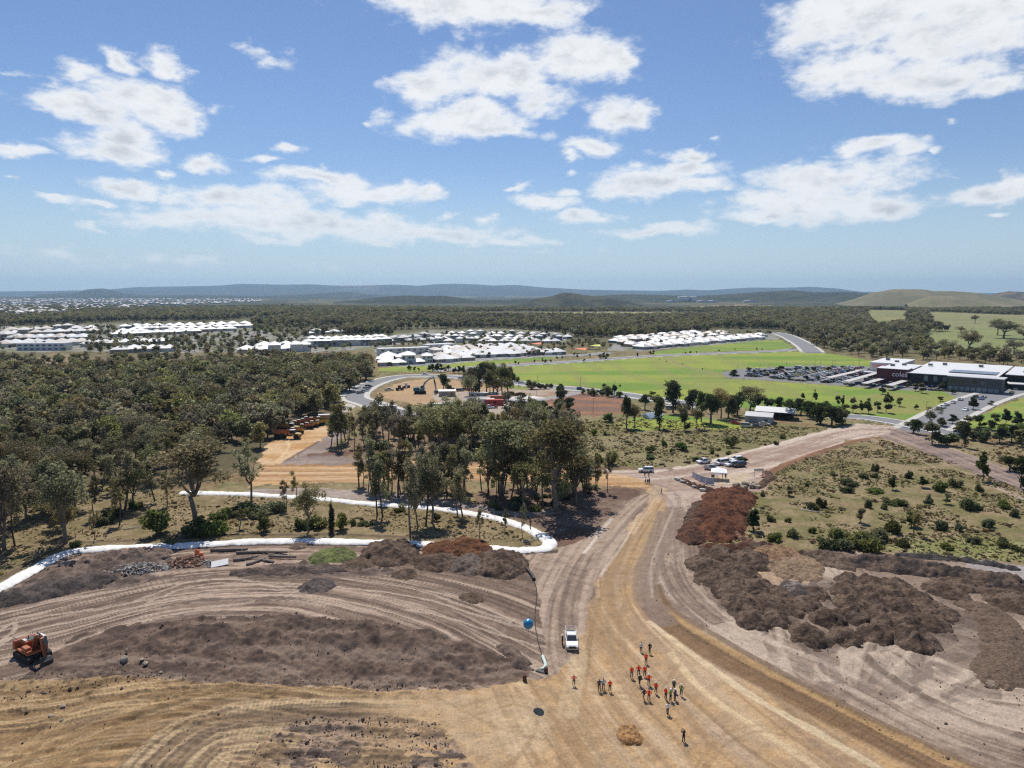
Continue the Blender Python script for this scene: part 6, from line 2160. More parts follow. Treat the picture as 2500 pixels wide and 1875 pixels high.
def rows(specs, label, group, roofs, walls, two=.0, seed=0, scale=1.0, turn=0.0):
    r = random.Random(seed)
    for ri, ((x0, y0), (x1, y1), n) in enumerate(specs):
        for i in range(n):
            u = i / max(1, n - 1)
            px, py = x0 + (x1 - x0) * u, y0 + (y1 - y0) * u
            p = PG(px, py)
            q = PG(px + (x1 - x0) / max(1, n - 1) * .3, py + (y1 - y0) / max(1, n - 1) * .3)
            rz = math.atan2(q[1] - p[1], q[0] - p[0]) if n > 1 else 0
            rz = rz if abs(rz) < 1.2 else 0
            k = 'two' if r.random() < two else 'one'
            house(k, p[0] + r.uniform(-1.6, 1.6), p[1] + 9 + r.uniform(-3.5, 3.5), rz * .8 + turn + (PI if r.random() < .4 else 0), r.choice(walls), r.choice(roofs), '%s house from left in %s row, %s' % (ordinal(i), ordinal(ri), label), group, scale * r.uniform(.93, 1.04), r.randrange(3))


rows([((1569, 854), (1851, 829), 13), ((1548, 848), (1862, 823), 14), ((1530, 842), (1770, 822), 11), ((1505, 838), (1760, 816), 11), ((1520, 830), (1700, 816), 8)],
     'white-roofed estate above the green field', 'houses of the right-hand estate', [roof_w, roof_w, roof_l, roof_l, roof_t], [wall_b, wall_g, wall_w], .06, 1, .98)
rows([((1068, 885), (1130, 881), 4), ((1075, 878), (1365, 866), 13), ((1062, 872), (1300, 861), 11), ((1060, 865), (1280, 856), 10), ((1090, 858), (1250, 851), 7)],
     'pale-roofed middle estate behind the small lawn', 'houses of the middle estate', [roof_w, roof_w, roof_l, roof_t, roof_w], [wall_b, wall_w, wall_g], .05, 2, 1.02)
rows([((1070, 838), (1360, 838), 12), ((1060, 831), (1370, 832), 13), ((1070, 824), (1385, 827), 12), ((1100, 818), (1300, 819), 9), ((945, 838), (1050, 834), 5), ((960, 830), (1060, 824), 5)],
     'blue-grey shaded estate below the forest', 'houses of the shaded estate', [roof_b, roof_b, roof_l, roof_d], [wall_w, wall_g], .25, 3, .92)  # cloud shade over this estate is put into the blue-grey roof colour
rows([((752, 848), (940, 842), 12), ((760, 840), (930, 835), 10)], 'two-storey terraces at the wood edge', 'terrace houses at the wood edge', [roof_w, roof_l, roof_l], [wall_w, wall_g], 1.0, 4, 1.12)
rows([((590, 862), (740, 858), 7), ((640, 851), (740, 848), 5)], 'pale houses just above the left wood', 'houses above the left wood', [roof_w, roof_l, roof_b], [wall_w], .2, 5, 1.2)
rows([((275, 822), (470, 814), 9), ((330, 808), (600, 800), 13), ((290, 815), (560, 808), 12), ((300, 802), (590, 794), 12)], 'white-roofed far left estate above the trees', 'houses of the far left estate', [roof_w, roof_w, roof_l], [wall_w, wall_b], .05, 6, 1.32)
rows([((0, 848), (190, 842), 8), ((0, 832), (195, 830), 8), ((0, 820), (215, 814), 9), ((20, 811), (210, 806), 8)], 'pale-roofed estate at the left edge', 'houses of the left edge estate', [roof_w, roof_t, roof_l], [wall_w, wall_b], .1, 7, 1.35)
rows([((205, 846), (385, 840), 9), ((290, 862), (410, 858), 6)], 'white houses among the left trees', 'houses among the left trees', [roof_w, roof_w, roof_l], [wall_w, wall_b], .05, 8, 1.2)
rows([((748, 818), (828, 814), 5)], 'few white houses on the dark wooded slope', 'houses on the wooded slope', [roof_w, roof_l], [wall_w], .2, 9, 1.0)
# nearest cluster, larger on the picture
for px, py, k, rm, wm, s, lab in [(940, 893, 'one', roof_w, wall_b, 1.05, 'white-roofed house nearest the curved sealed road, front of the cluster'), (936, 884, 'one', roof_w, wall_b, 1.05, 'white-roofed house second from the curved road'), (944, 877, 'one', roof_w, wall_b, 1.05, 'white-roofed house third from the curved road'),
                                   (970, 893, 'one', roof_l, wall_g, .9, 'grey-roofed small house with dark front in the near cluster'), (993, 889, 'two', roof_w, wall_w, 1.25, 'tall white two-storey house in the near cluster'), (985, 880, 'one', roof_w, wall_w, 1.15, 'broad white pyramid-roofed house behind the two-storey one'),
                                   (1018, 890, 'one', roof_w, wall_g, .8, 'low white-roofed house right of the two-storey one'), (1040, 886, 'two', roof_l, wall_w, 1.0, 'pale two-storey house at the right end of the near cluster')]:
    p = PG(px, py)
    house(k, p[0], p[1] + 8, .15, wm, rm, lab, 'near cluster of houses', s)
# long flat-roofed terraces behind the near cluster
for px0, py0, px1, py1, lab in ((925, 868, 985, 866, 'long flat-roofed white terrace block behind the near cluster, left one'), (990, 866, 1050, 863, 'long flat-roofed white terrace block behind the near cluster, right one'), (1045, 857, 1110, 853, 'long flat-roofed terrace block beside the middle estate')):
    a, b_ = PG(px0, py0), PG(px1, py1)
    L = np.linalg.norm(b_ - a)
    rz = math.atan2(b_[1] - a[1], b_[0] - a[0])
    t = thing('terrace_block', lab, 'building', tuple((a + b_) / 2), rz)
    MB().box((0, 5, 2.9), (L, 10, 5.8)).build('wall', wall_w, t)
    MB().box((0, 5, 5.95), (L + .6, 10.6, .35)).build('roof', roof_w, t)
    k = int(L / 6)
    for i in range(k):
        x0 = -L / 2 + (i + .5) * L / k
        MB().box((x0, -.02, 4.2), (2.4, .08, 1.3)).build('window', glass_d, t)
        MB().box((x0 - 1, -.02, 1.2), (2.6, .08, 2.2)).build('garage_door', mat('door_grey', (.22, .24, .27), .6), t)
# school-like block with blue trim at far left
p = PG(98, 856)
t = thing('school_building', 'long white and blue two-storey block at the left edge estate', 'building', tuple(p), .05)
MB().box((0, 8, 3.4), (46, 13, 6.8)).build('wall', wall_w, t)
MB().box((0, 8, 6.95), (47, 14, .4)).build('roof', roof_l, t)
for i in range(8):
    for zz in (1.7, 5.0):
        MB().box((-20 + i * 5.7, 1.45, zz), (3.2, .1, 1.5)).build('window', mat('blue_glass', (.03, .09, .22), .2), t)

# far town seen as one mass of pale roofs
r = np.random.default_rng(91)
mb = MB()
vs, fs = [], []
tw_poly = W([(-500, 786), (-500, 730), (330, 730), (620, 730), (660, 736), (400, 748), (230, 757), (60, 786)])
lo, hi = tw_poly.min(0), tw_poly.max(0)
cand = []
while len(cand) < 1200:
    py = 729.5 + 52 * r.random() ** 1.7
    px = r.uniform(-200, 660)
    q = P(px, py)
    if inside(tw_poly, q[:1], q[1:2])[0]:
        cand.append(q)
for q in cand:
    w, d, h = r.uniform(10, 18), r.uniform(10, 18), r.uniform(4, 7)
    x0, y0, z0 = q[0], q[1], gz(q[0], q[1])
    a = r.uniform(0, PI)
    ca, sa = math.cos(a), math.sin(a)
    o = len(vs)
    for hz_, k in ((0, 1), (h, 1.06)):
        for sx, sy in ((-1, -1), (1, -1), (1, 1), (-1, 1)):
            u, v = sx * w / 2 * k, sy * d / 2 * k
            vs.append((x0 + u * ca - v * sa, y0 + u * sa + v * ca, z0 + hz_))
    vs.append((x0, y0, z0 + h + 2.6))
    fs += [(o, o + 1, o + 5, o + 4), (o + 1, o + 2, o + 6, o + 5), (o + 2, o + 3, o + 7, o + 6), (o + 3, o, o + 4, o + 7), (o + 4, o + 5, o + 8), (o + 5, o + 6, o + 8), (o + 6, o + 7, o + 8), (o + 7, o + 4, o + 8)]
me = bpy.data.meshes.new('far_town')
me.from_pydata(vs, [], fs)
for m_ in (roof_w, roof_l, roof_t, roof_b):
    me.materials.append(m_)
me.polygons.foreach_set('material_index', np.repeat(r.choice([1, 1, 2, 3, 3, 3], len(cand)), 8).astype(np.int32))
tag(link_mesh('far_town', me), kind='stuff')

# far works: white tanks and sheds below the hills
for i, (px, py, pw, top, lab) in enumerate([(1668, 737, 27, 724, 'large white storage tank below the far hills, left one'), (1691, 737, 18, 724, 'white storage tank below the far hills, right one')]):
    D_ = 4300
    c = at(px, py, D_)
    rad = pw / 2 / FPX * D_
    t = thing('storage_tank', lab, 'tank', (c.x, c.y, 0))
    hh = Z_at(top, D_)
    MB().lathe([(rad, 0), (rad, hh), (rad * .99, hh + .3)], n=28).build('tank_wall', wall_w, t, True)
    MB().lathe([(rad * 1.01, hh + .35), (rad * .5, hh + 1.5), (1, hh + 2.0)], n=28).build('roof', roof_w, t)
for px, py, pw, lab in [(1640, 738, 26, 'long low white shed left of the far tanks'), (1715, 738, 28, 'long low white shed right of the far tanks'), (1741, 737, 22, 'white shed second to the right of the far tanks'), (1832, 738, 34, 'low white shed below the right-hand far hill')]:
    D_ = 4200
    c = at(px, py, D_)
    t = thing('industrial_shed', lab, 'shed', (c.x, c.y, -4))
    w = pw / FPX * D_
    MB().box((0, 0, 7), (w, 30, 14)).build('wall', wall_w, t)
    mb = MB().prism([(-w / 2 - 1, 14), (w / 2 + 1, 14), (0, 18)], 'y', -15.5, 15.5)
    mb.build('roof', roof_w, t)

# ---- shopping centre
A = np.array([242.0, 431.0])
U = np.array([33.0, -29.0]) / 43.9
Vv = np.array([.668, .744])
ang = math.atan2(U[1], U[0])
shop = thing('shopping_centre', 'long low white-roofed shopping centre with dark walls beside the car park', 'building', (A[0], A[1], 0), ang)


def roof_slab(name, x0, x1, y0, y1, z, m_, th=.35, tilt=0.0):
    mb = MB().add([(x0, y0, z), (x1, y0, z), (x1, y1, z + tilt), (x0, y1, z + tilt), (x0, y0, z + th), (x1, y0, z + th), (x1, y1, z + th + tilt), (x0, y1, z + th + tilt)],
                  [(3, 2, 1, 0), (4, 5, 6, 7), (0, 1, 5, 4), (1, 2, 6, 5), (2, 3, 7, 6), (3, 0, 4, 7)])
    return mb.build(name, m_, shop)


MB().box((22, 32, 3.7), (42, 62, 7.4)).build('wall', wall_d, shop)
roof_slab('roof', -1.2, 45, -1.2, 70, 7.5, roof_w, .35, 1.6)
MB().box((66, 48, 3.6), (44, 34, 7.2)).build('wall', wall_d, shop)
roof_slab('roof', 46, 90, 26, 68, 7.6, roof_w, .35, 1.4)
# dark red supermarket front and its bulk
redm = mat('dark_red_cladding', (.085, .012, .017), .7)
MB().box((-9, 6, 4.6), (17.5, 12, 9.2)).build('red_front', redm, shop)
MB().box((-6, 24, 4.2), (11, 24, 8.4)).build('wall', wall_d, shop)
roof_slab('roof', -17.5, -.2, 12.2, 37.8, 8.6, roof_w, .35, .6)
roof_slab('roof', -17.9, -.3, -.1, 12.1, 9.3, roof_w, .2, .3)
MB().box((-22.5, 58, 4.5), (19, 38, 9.0)).build('white_bulk', wall_w, shop)
roof_slab('roof', -32.4, -12.6, 38.6, 77.3, 9.05, roof_w, .3, .2)
MB().box((-30, 34, 2.9), (19, 6, .7)).build('canopy', roof_w, shop)
MB().box((-27, 36, 1.3), (10, 2.5, 2.4)).build('wall', wall_d, shop)
# two-storey office front
MB().box((36, -5.5, 4.1), (26, 10.8, 8.2)).build('wall', mat('wall_slate', (.085, .085, .095), .7, noise=.1), shop)
roof_slab('roof', 22.4, 50, -11.6, 1.0, 8.25, roof_l)
for i in range(9):
    MB().box((24.6 + i * 2.75, -10.95, 1.6), (2.2, .1, 2.2)).build('window', mat('shop_glass', (.20, .24, .27), .15), shop)
for i in range(5):
    MB().box((25.5 + i * 5.2, -10.95, 5.6), (3.8, .1, 1.6)).build('window', glass_d, shop)
for x0 in (9.5, 14.5, 19.5):
    MB().box((x0, .92, 5.0), (2.2, .1, 3.2)).build('window', mat('shop_glass', (.35, .37, .38), .2), shop)
MB().box((31, 20, 8.62), (24, 16, .25), ry=0).build('solar_panels', mat('solar_cells', (.13, .15, .20), .25), shop)
MB().box((66, 46, 8.78), (26, 10, .25)).build('solar_panels', mat('solar_cells', (.13, .15, .20), .25), shop)
for i, (a, b) in enumerate([(4, 40), (10, 52), (30, 52), (-9, 30), (-14, 22), (60, 60), (-26, 60), (-18, 50)]):
    MB().box((a, b, (9.9 if a > -19 else 10.3)), (2.4, 2.0, 1.3)).build('roof_unit', roof_d, shop)


def lettering(text, parent, loc, size, m_, name='lettering', rz=0.0):
    cu = bpy.data.curves.new(name, 'FONT')
    cu.body = text
    cu.size = size
    cu.extrude = .06
    cu.align_x = 'CENTER'
    tmp = bpy.data.objects.new(name, cu)
    COL.objects.link(tmp)
    bpy.context.view_layer.update()
    me = bpy.data.meshes.new_from_object(tmp.evaluated_get(bpy.context.evaluated_depsgraph_get()))
    bpy.data.objects.remove(tmp)
    me.materials.clear()
    me.materials.append(m_)
    o = link_mesh(name, me, parent)
    o.location = loc
    o.rotation_euler = (PI / 2, 0, rz)
    return o


lettering('coles', shop, (-4.6, -.10, 4.9), 4.2, mat('sign_white', (.85, .80, .78), .5))
MB().box((-24.5, 38.92, 6.9), (12, .1, 2.6)).build('sign_panel', mat('sign_pink', (.70, .42, .40), .6), shop)
lettering('coles', shop, (-24.5, 38.80, 6.2), 2.9, mat('sign_red', (.55, .05, .05), .5))
# low pavilion at the right edge
p = PG(2488, 952)
t = thing('pavilion', 'low white-roofed pavilion at the right edge beside the shops road', 'building', tuple(p), -.5)
MB().box((4, 4, 1.6), (16, 9, 3.2)).build('wall', wall_d, t)
MB().box((4, 3.4, 3.45), (19, 12, .4)).build('roof', roof_w, t)
# shade canopies over the parking bays
for i, ((ax, ay), (bx, by)) in enumerate([((2022, 922), (2106, 903)), ((2066, 931), (2148, 908)), ((2110, 936), (2200, 912)), ((2170, 941), (2235, 921))]):
    a, b_ = P(ax, ay, 3.0), P(bx, by, 3.0)
    L = np.linalg.norm(b_ - a)
    rz = math.atan2(b_[1] - a[1], b_[0] - a[0])
    c = (a + b_) / 2
    t = thing('shade_canopy', ['first', 'second', 'third', 'fourth'][i] + ' long pale shade canopy over parked cars, counted from the left', 'canopy', (c[0], c[1], gz(c[0], c[1])), rz, 'shade canopies of the car park')
    MB().box((0, 0, 3.0), (L, 3.6, .14), rx=.05).build('roof', mat('shade_sheet', (.52, .49, .47), .6), t)
    for k in range(int(L / 9) + 1):
        MB().tube([(-L / 2 + .6 + k * 9, 0, 0), (-L / 2 + .6 + k * 9, 0, 2.95)], .10, 6).build('post', mat('galv', (.4, .4, .4), .5), t)

# ---- round house, farm buildings, site sheds
p = PG(1288, 992)
t = thing('round_house', 'low round house with a flat white cone roof by the palms', 'house', (p[0], p[1] + 6, 0))
MB().lathe([(8.0, 0), (8.0, 2.6)], n=24).build('wall', wall_d, t)
MB().lathe([(9.6, 2.62), (9.6, 2.85), (4.5, 3.9), (.4, 4.5)], n=24).build('roof', mat('roof_cream', (.60, .57, .53), .6, noise=.06), t, True)
for k in range(8):
    a = -PI / 2 + (k - 3.5) * .42
    MB().box((8.0 * math.cos(a), 8.0 * math.sin(a), 1.3), (.1, 2.2, 1.6), rz=a).build('window', glass_d, t)


def gable(name, label, px, py, w, d, h, rise, rz, wm, rm, over=.5, cat='shed', open_front=False):
    p = PG(px, py)
    t = thing(name, label, cat, tuple(p), rz)
    if open_front:
        MB().box((0, d - .15, h / 2), (w, .2, h)).build('wall', wm, t)
        for sx in (-1, 1):
            MB().box((sx * (w / 2 - .1), d / 2, h / 2), (.2, d - .5, h)).build('wall', wm, t)
        for k in range(4):
            MB().box((-w / 2 + .2 + k * (w - .4) / 3, .15, h / 2), (.22, .22, h)).build('post', mat('post_dark', (.06, .05, .045), .8), t)
    else:
        MB().box((0, d / 2, h / 2), (w, d, h)).build('wall', wm, t)
        MB().box((-w * .2, -.02, 1.3), (w * .3, .08, 2.4)).build('door', mat('door_grey', (.22, .24, .27), .6), t)
        MB().box((w * .28, -.02, 1.6), (1.4, .08, 1.0)).build('window', glass_d, t)
    prof = [(-over, h), (d / 2, h + rise), (d + over, h), (d + over, h + .14), (d / 2, h + rise + .14), (-over, h + .14)]
    MB().prism(prof, 'x', -w / 2 - over, w / 2 + over).build('roof', rm, t)
    return t


gable('farm_house', 'farm building with white ridged roof and open dark front by the dark clump', 1890, 1024, 15, 10, 3.3, 1.5, -.45, wall_d, roof_w, .9, 'house', True)
gable('farm_shed', 'grey-walled farm shed with pale roof beside the caravan', 1851, 1034, 11, 8.5, 3.0, 1.3, -.45, mat('shed_grey', (.34, .37, .40), .7), roof_l, .3)
gable('site_office', 'pale green timber shed behind the teal digger', 1092, 968, 9, 5, 2.8, .7, .1, mat('wall_tan', (.40, .33, .20), .8), roof_l, .3)
for i, (px, py, w, m_, lab) in enumerate([(1168, 972, 10, wall_g, 'grey portable site office at the back of the site compound'), (1168, 984, 12, wall_w, 'white portable site office left of the red container'), (1186, 988, 9, wall_w, 'second white portable site office touching the red container'), (1208, 990, 9, mat('container_red', (.42, .045, .04), .6, noise=.12), 'red shipping container beside the white site offices'),
                                          (1212, 980, 9, mat('container_rust', (.36, .12, .08), .7, noise=.15), 'faded red container behind the bright red one'), (811, 1028, 12, roof_t, 'cream-roofed portable shed beyond the parked machines'), (1062, 1000, 8, roof_w, 'white-roofed site hut half hidden by the middle wood'), (945, 1005, 9, roof_w, 'white tarpaulin-covered stack beyond the middle wood')]):
    p = PG(px, py)
    t = thing('site_cabin' if 'container' not in lab else 'shipping_container', lab, 'cabin' if 'container' not in lab else 'container', tuple(p), .08 * (i % 3))
    MB().box((0, 1.25, 1.4), (w, 2.5, 2.7)).build('body', m_, t, bevel=.03)
    MB().box((0, 1.25, 2.82), (w + .1, 2.6, .1)).build('roof', m_ if 'red' in lab else roof_w, t)
    if 'office' in lab:
        for k in range(3):
            MB().box((-w / 3 + k * w / 3, -.02, 1.6), (1.2, .06, 1.0)).build('window', glass_d, t)
    elif 'container' in lab:
        for k in range(int(w / .6)):
            MB().box((-w / 2 + .3 + k * .6, -.015, 1.4), (.16, .06, 2.5)).build('rib', m_, t)

# ---- poles, sails, fences
polem = mat('pole_dark', (.07, .07, .075), .6)
for i, (px, b, tp) in enumerate([(1799, 914, 893), (1877, 908, 889), (1919, 902, 887), (1989, 898, 881), (2002, 897, 884), (2032, 900, 880), (2038, 898, 879), (2097, 900, 879), (2074, 900, 889), (1417, 948, 921), (1500, 955, 930), (1266, 945, 925), (1890, 1000, 978), (1982, 990, 968), (2262, 998, 980), (1448, 1010, 972), (1310, 980, 952), (1312, 940, 918), (2082, 898, 885), (1855, 905, 890)]):
    p = PG(px, b)
    h = Z_at(tp, p[1])
    t = thing('light_pole', 'thin dark light pole beside the field and car park', 'pole', tuple(p), 0, 'light poles by the field and car park')
    MB().tube([(0, 0, 0), (0, 0, h)], [.11, .07], 6).build('post', polem, t)
    MB().box((.5, 0, h), (1.2, .25, .12)).build('lamp_head', polem, t)
for px, py, c, lab in [(1305, 848, (.75, .18, .06), 'orange and yellow shade sail over the estate playground, left one'), (1413, 862, (.80, .16, .05), 'bright orange shade sail in the park beside the middle estate'), (1448, 853, (.55, .60, .10), 'yellow-green shade sail in the park beside the right-hand estate')]:
    p = PG(px, py)
    t = thing('shade_sail', lab, 'shade sail', tuple(p))
    me = MB().add([(-7, -4, 4.5), (7, -4, 3.2), (7, 4, 4.8), (-7, 4, 3.4), (0, 0, 3.6), (-7, -4, 4.42), (7, -4, 3.12), (7, 4, 4.72), (-7, 4, 3.32), (0, 0, 3.52)],
                  [(0, 1, 4), (1, 2, 4), (2, 3, 4), (3, 0, 4), (6, 5, 9), (7, 6, 9), (8, 7, 9), (5, 8, 9), (0, 5, 6, 1), (1, 6, 7, 2), (2, 7, 8, 3), (3, 8, 5, 0)])
    me.build('sail', mat('sail_%d' % px, c, .7), t)
    for x0, y0, z0 in ((-7, -4, 4.5), (7, -4, 3.2), (7, 4, 4.8), (-7, 4, 3.4)):
        MB().tube([(x0, y0, 0), (x0, y0, z0)], .09, 6).build('post', polem, t)
# hedges along the car park edge
hedge_m = leaf_material('hedge_leaves', (.075, .085, .032), .2, .35)
for i, (x0, x1, y0, y1) in enumerate([(1780, 1806, 916, 919), (1818, 1850, 919, 921), (1884, 1916, 924, 927), (1922, 1970, 928, 932), (2003, 2032, 934, 936), (2100, 2140, 941, 944), (2160, 2185, 946, 948), (2265, 2340, 953, 958), (2060, 2090, 939, 941)]):
    a, b_ = PG(x0, y0), PG(x1, y1)
    L = np.linalg.norm(b_ - a)
    cl = [((-L / 2 + k * 1.2 + .6, 0, .55), (.9, .6, .65)) for k in range(max(1, int(L / 1.2)))]
    o = link_mesh('hedge', leaf_mesh('hedge', cl, 40 * len(cl), .5, hedge_m, 700 + i, .7))
    o.location = tuple((a + b_) / 2)
    o.rotation_euler = (0, 0, math.atan2(b_[1] - a[1], b_[0] - a[0]))
    tag(o, 'clipped dark hedge along the car park edge', 'hedge', 'hedges of the car park')
# palms
palm_m = leaf_material('palm_fronds', (.075, .095, .035), .2, .35)
for px, b, tp, lab in [(1929, 1024, 986, 'palm in front of the dark clump by the farm house'), (1270, 988, 962, 'palm standing at the left of the round house'), (2080 - 835, 978, 960, 'small palm behind the red containers')]:
    p = PG(px, b)
    h = Z_at(tp, p[1])
    t = thing('palm_tree', lab, 'palm', tuple(p))
    MB().tube([(0, 0, -.2), (.1, 0, h * .5), (0, 0, h * .88)], [.26, .2, .18], 8).build('trunk', M_BARK, t, True)
    cl = []
    for k in range(12):
        a = k * PI / 6
        for u in (.35, .7, 1.0):
            cl.append(((math.cos(a) * 2.6 * u, math.sin(a) * 2.6 * u, h * .9 + .9 - (u - .45) ** 2 * 3.2), (.5, .5, .25)))
    link_mesh('crown', leaf_mesh('crown', cl, 700, .55, palm_m, int(px), .5, .4), t)
# ------------------------------------------------------------------ vehicles
tyre_m = mat('tyre', (.018, .018, .018), .85)
rim_m = mat('rim', (.42, .42, .43), .35, .8)
lamp_m = mat('headlamp', (.75, .77, .78), .1)
red_m = mat('tail_lamp', (.35, .01, .01), .2)
black_m = mat('trim_black', (.015, .015, .016), .5)
PAINT = {k: mat('paint_' + k, c, .28, coat=.6) for k, c in dict(white=(.80, .80, .79), silver=(.46, .47, .48), black=(.014, .014, .016), grey=(.13, .135, .145), blue=(.03, .06, .17), red=(.35, .02, .018), yellow=(.62, .44, .04), cream=(.62, .58, .48)).items()}


def frustum(mb, x0, x1, w0, z0, xa, xb, w1, z1):
    mb.add([(x0, -w0, z0), (x1, -w0, z0), (x1, w0, z0), (x0, w0, z0), (xa, -w1, z1), (xb, -w1, z1), (xb, w1, z1), (xa, w1, z1)],
           [(3, 2, 1, 0), (4, 5, 6, 7), (0, 1, 5, 4), (1, 2, 6, 5), (2, 3, 7, 6), (3, 0, 4, 7)])


SPECS = {  # belt profile (x,z) back to front, greenhouse bottom x0,x1, top xa,xb, belt z, roof z, half width, wheel x, wheel r
    'ute': dict(prof=[(-2.62, .50), (-2.62, 1.08), (-.95, 1.10), (1.10, 1.10), (2.30, 1.00), (2.62, .80), (2.62, .42), (1.9, .36), (-1.9, .36)], g=(-.98, 1.22, -.72, .42), belt=1.09, roof=1.80, w=.93, wx=(-1.62, 1.62), wr=.40),
    'suv': dict(prof=[(-2.38, .50), (-2.40, 1.05), (1.05, 1.10), (2.15, 1.00), (2.40, .80), (2.40, .40), (1.8, .34), (-1.8, .34)], g=(-2.30, 1.15, -2.05, .35), belt=1.07, roof=1.76, w=.93, wx=(-1.42, 1.45), wr=.38),
    'sedan': dict(prof=[(-2.28, .45), (-2.30, .92), (-1.2, 1.0), (1.0, .98), (2.05, .84), (2.30, .66), (2.30, .34), (1.7, .28), (-1.7, .28)], g=(-1.75, 1.15, -1.05, .25), belt=.95, roof=1.44, w=.89, wx=(-1.36, 1.40), wr=.33),
    'van': dict(prof=[(-2.45, .42), (-2.48, 1.15), (1.5, 1.15), (2.25, .98), (2.45, .75), (2.45, .38), (1.8, .32), (-1.8, .32)], g=(-2.44, 1.75, -2.36, .95), belt=1.13, roof=2.00, w=.94, wx=(-1.5, 1.55), wr=.34),
}


def car_bits(kind):
    s = SPECS[kind]
    body, glass, roof = MB(), MB(), MB()
    body.prism(s['prof'], 'y', -s['w'], s['w'])
    x0, x1, xa, xb = s['g']
    frustum(glass, x0, x1, s['w'] - .06, s['belt'] - .03, xa + .02, xb - .02, s['w'] - .22, s['roof'] - .06)
    frustum(roof, xa - .04, xb + .06, s['w'] - .19, s['roof'] - .085, xa + .06, xb - .06, s['w'] - .27, s['roof'])
    # pillars
    for sy in (-1, 1):
        for (a, b_) in ((x1 - .03, xb), (x0 + .04, xa), ((x0 + x1) / 2 - .1, (xa + xb) / 2)):
            roof.tube([(a, sy * (s['w'] - .085), s['belt'] - .03), (b_, sy * (s['w'] - .215), s['roof'] - .06)], .045, 5)
    return s, body, glass, roof


def wheel_parts(parent, x, y, r, sy, w=.26):
    t = MB().lathe([(r * .62, -w / 2), (r * .93, -w / 2), (r, -w / 4), (r, w / 4), (r * .93, w / 2), (r * .62, w / 2)], n=18, axis='y').build('wheel', tyre_m, parent, True)
    t.location = (x, y, r)
    MB().lathe([(r * .62, -.02), (r * .55, .0), (r * .15, .03)], (0, sy * w * .44, 0), 14, 'y').build('rim', rim_m, t)
    return t


def make_car(kind, paint, label, px=None, py=None, rz=0.0, group=None, extra=None):
    s, body, glass, roof = car_bits(kind)
    t = thing({'ute': 'utility_truck', 'suv': 'estate_car', 'sedan': 'parked_car', 'van': 'van'}[kind], label, {'ute': 'pickup truck', 'suv': 'car', 'sedan': 'car', 'van': 'van'}[kind], (0, 0, 0), rz, group)
    body.build('body', PAINT[paint], t, bevel=.05)
    glass.build('window_glass', glass_d, t)
    roof.build('roof', PAINT[paint], t)
    for wx in s['wx']:
        for sy in (-1, 1):
            wheel_parts(t, wx, sy * (s['w'] - .10), s['wr'], sy)
    xf, xr = max(p[0] for p in s['prof']), min(p[0] for p in s['prof'])
    for sy in (-1, 1):
        MB().box((xf - .10, sy * (s['w'] - .22), s['belt'] - .27), (.18, .36, .17)).build('headlight', lamp_m, t)
        MB().box((xr + .01, sy * (s['w'] - .12), s['belt'] - .20), (.06, .18, .30)).build('tail_light', red_m, t)
        MB().box((s['g'][1] - .25, sy * (s['w'] + .12), s['belt'] + .10), (.14, .22, .18)).build('mirror', black_m if paint != 'black' else PAINT['black'], t, bevel=.03)
    MB().box((xf - .02, 0, s['belt'] - .36), (.08, 1.05, .30)).build('grille', black_m, t)
    MB().box((xf + .02, 0, .50), (.16, s['w'] * 1.9, .22)).build('bumper', PAINT[paint] if kind != 'ute' else rim_m, t, bevel=.03)
    if kind == 'ute':
        MB().box((-1.82, 0, 1.095), (1.48, s['w'] * 1.72, .02)).build('tray', black_m, t)
        if extra == 'rack':
            mb = MB()
            for sy in (-1, 1):
                mb.tube([(-2.5, sy * .86, 1.1), (-2.5, sy * .86, 1.86), (.35, sy * .80, 1.90)], .035, 6)
                mb.tube([(-1.1, sy * .86, 1.1), (-1.1, sy * .86, 1.88)], .03, 6)
            for xx in (-2.5, -1.8, -1.1):
                mb.tube([(xx, -.86, 1.86), (xx, .86, 1.86)], .03, 6)
            mb.build('ladder_rack', mat('rack_alloy', (.6, .6, .6), .4, .6), t)
            mb = MB().tube([(2.72, -.62, .55), (2.74, -.60, 1.0), (2.74, .60, 1.0), (2.72, .62, .55)], .04, 6)
            mb.build('bull_bar', rim_m, t)
    if px is not None:
        t.location = tuple(PG(px, py))
    return t


SUNWARD = -PI / 2
make_car('ute', 'white', 'white work ute with ladder rack facing the camera on the haul road', 1395, 1572, -PI / 2 - .02, extra='rack')
PG_ = 'vehicles parked round the white gazebo'
make_car('ute', 'white', 'white ute parked alone at the left end of the group by the gazebo', 1718, 1131, -2.75, PG_)
make_car('van', 'white', 'white van second from the left in the parked group', 1762, 1134, -2.65, PG_)
make_car('suv', 'white', 'white four-wheel drive parked against the black car', 1786, 1138, -2.7, PG_)
make_car('suv', 'white', 'white four-wheel drive parked behind the other white one', 1798, 1126, -2.7, PG_)
make_car('suv', 'black', 'black four-wheel drive in the parked group', 1804, 1139, -2.75, PG_)
make_car('ute', 'silver', 'silver ute half hidden by the white gazebo', 1739, 1147, -.45, PG_)
make_car('suv', 'white', 'white four-wheel drive side-on behind the small group of walkers', 1577, 1152, PI)
make_car('ute', 'white', 'white ute half hidden behind the gum trees at the orange road', 1444, 1161, .5)
make_car('ute', 'blue', 'white and blue ute at the edge of the middle wood by the machine yard', 808, 1063, -1.1)
make_car('van', 'cream', 'small white caravan-like van at the farm shed', 1822, 1043, -.3)
make_car('sedan', 'grey', 'grey car beside the farm shed', 1847, 1043, -.35)
make_car('sedan', 'red', 'dark red car left of the farm shed', 1797, 1036, -.6)
make_car('sedan', 'cream', 'pale cream car in front of the farm shed', 1866, 1038, -.3)
make_car('suv', 'blue', 'blue car under the trees behind the farm buildings', 1877, 1000, -.2)
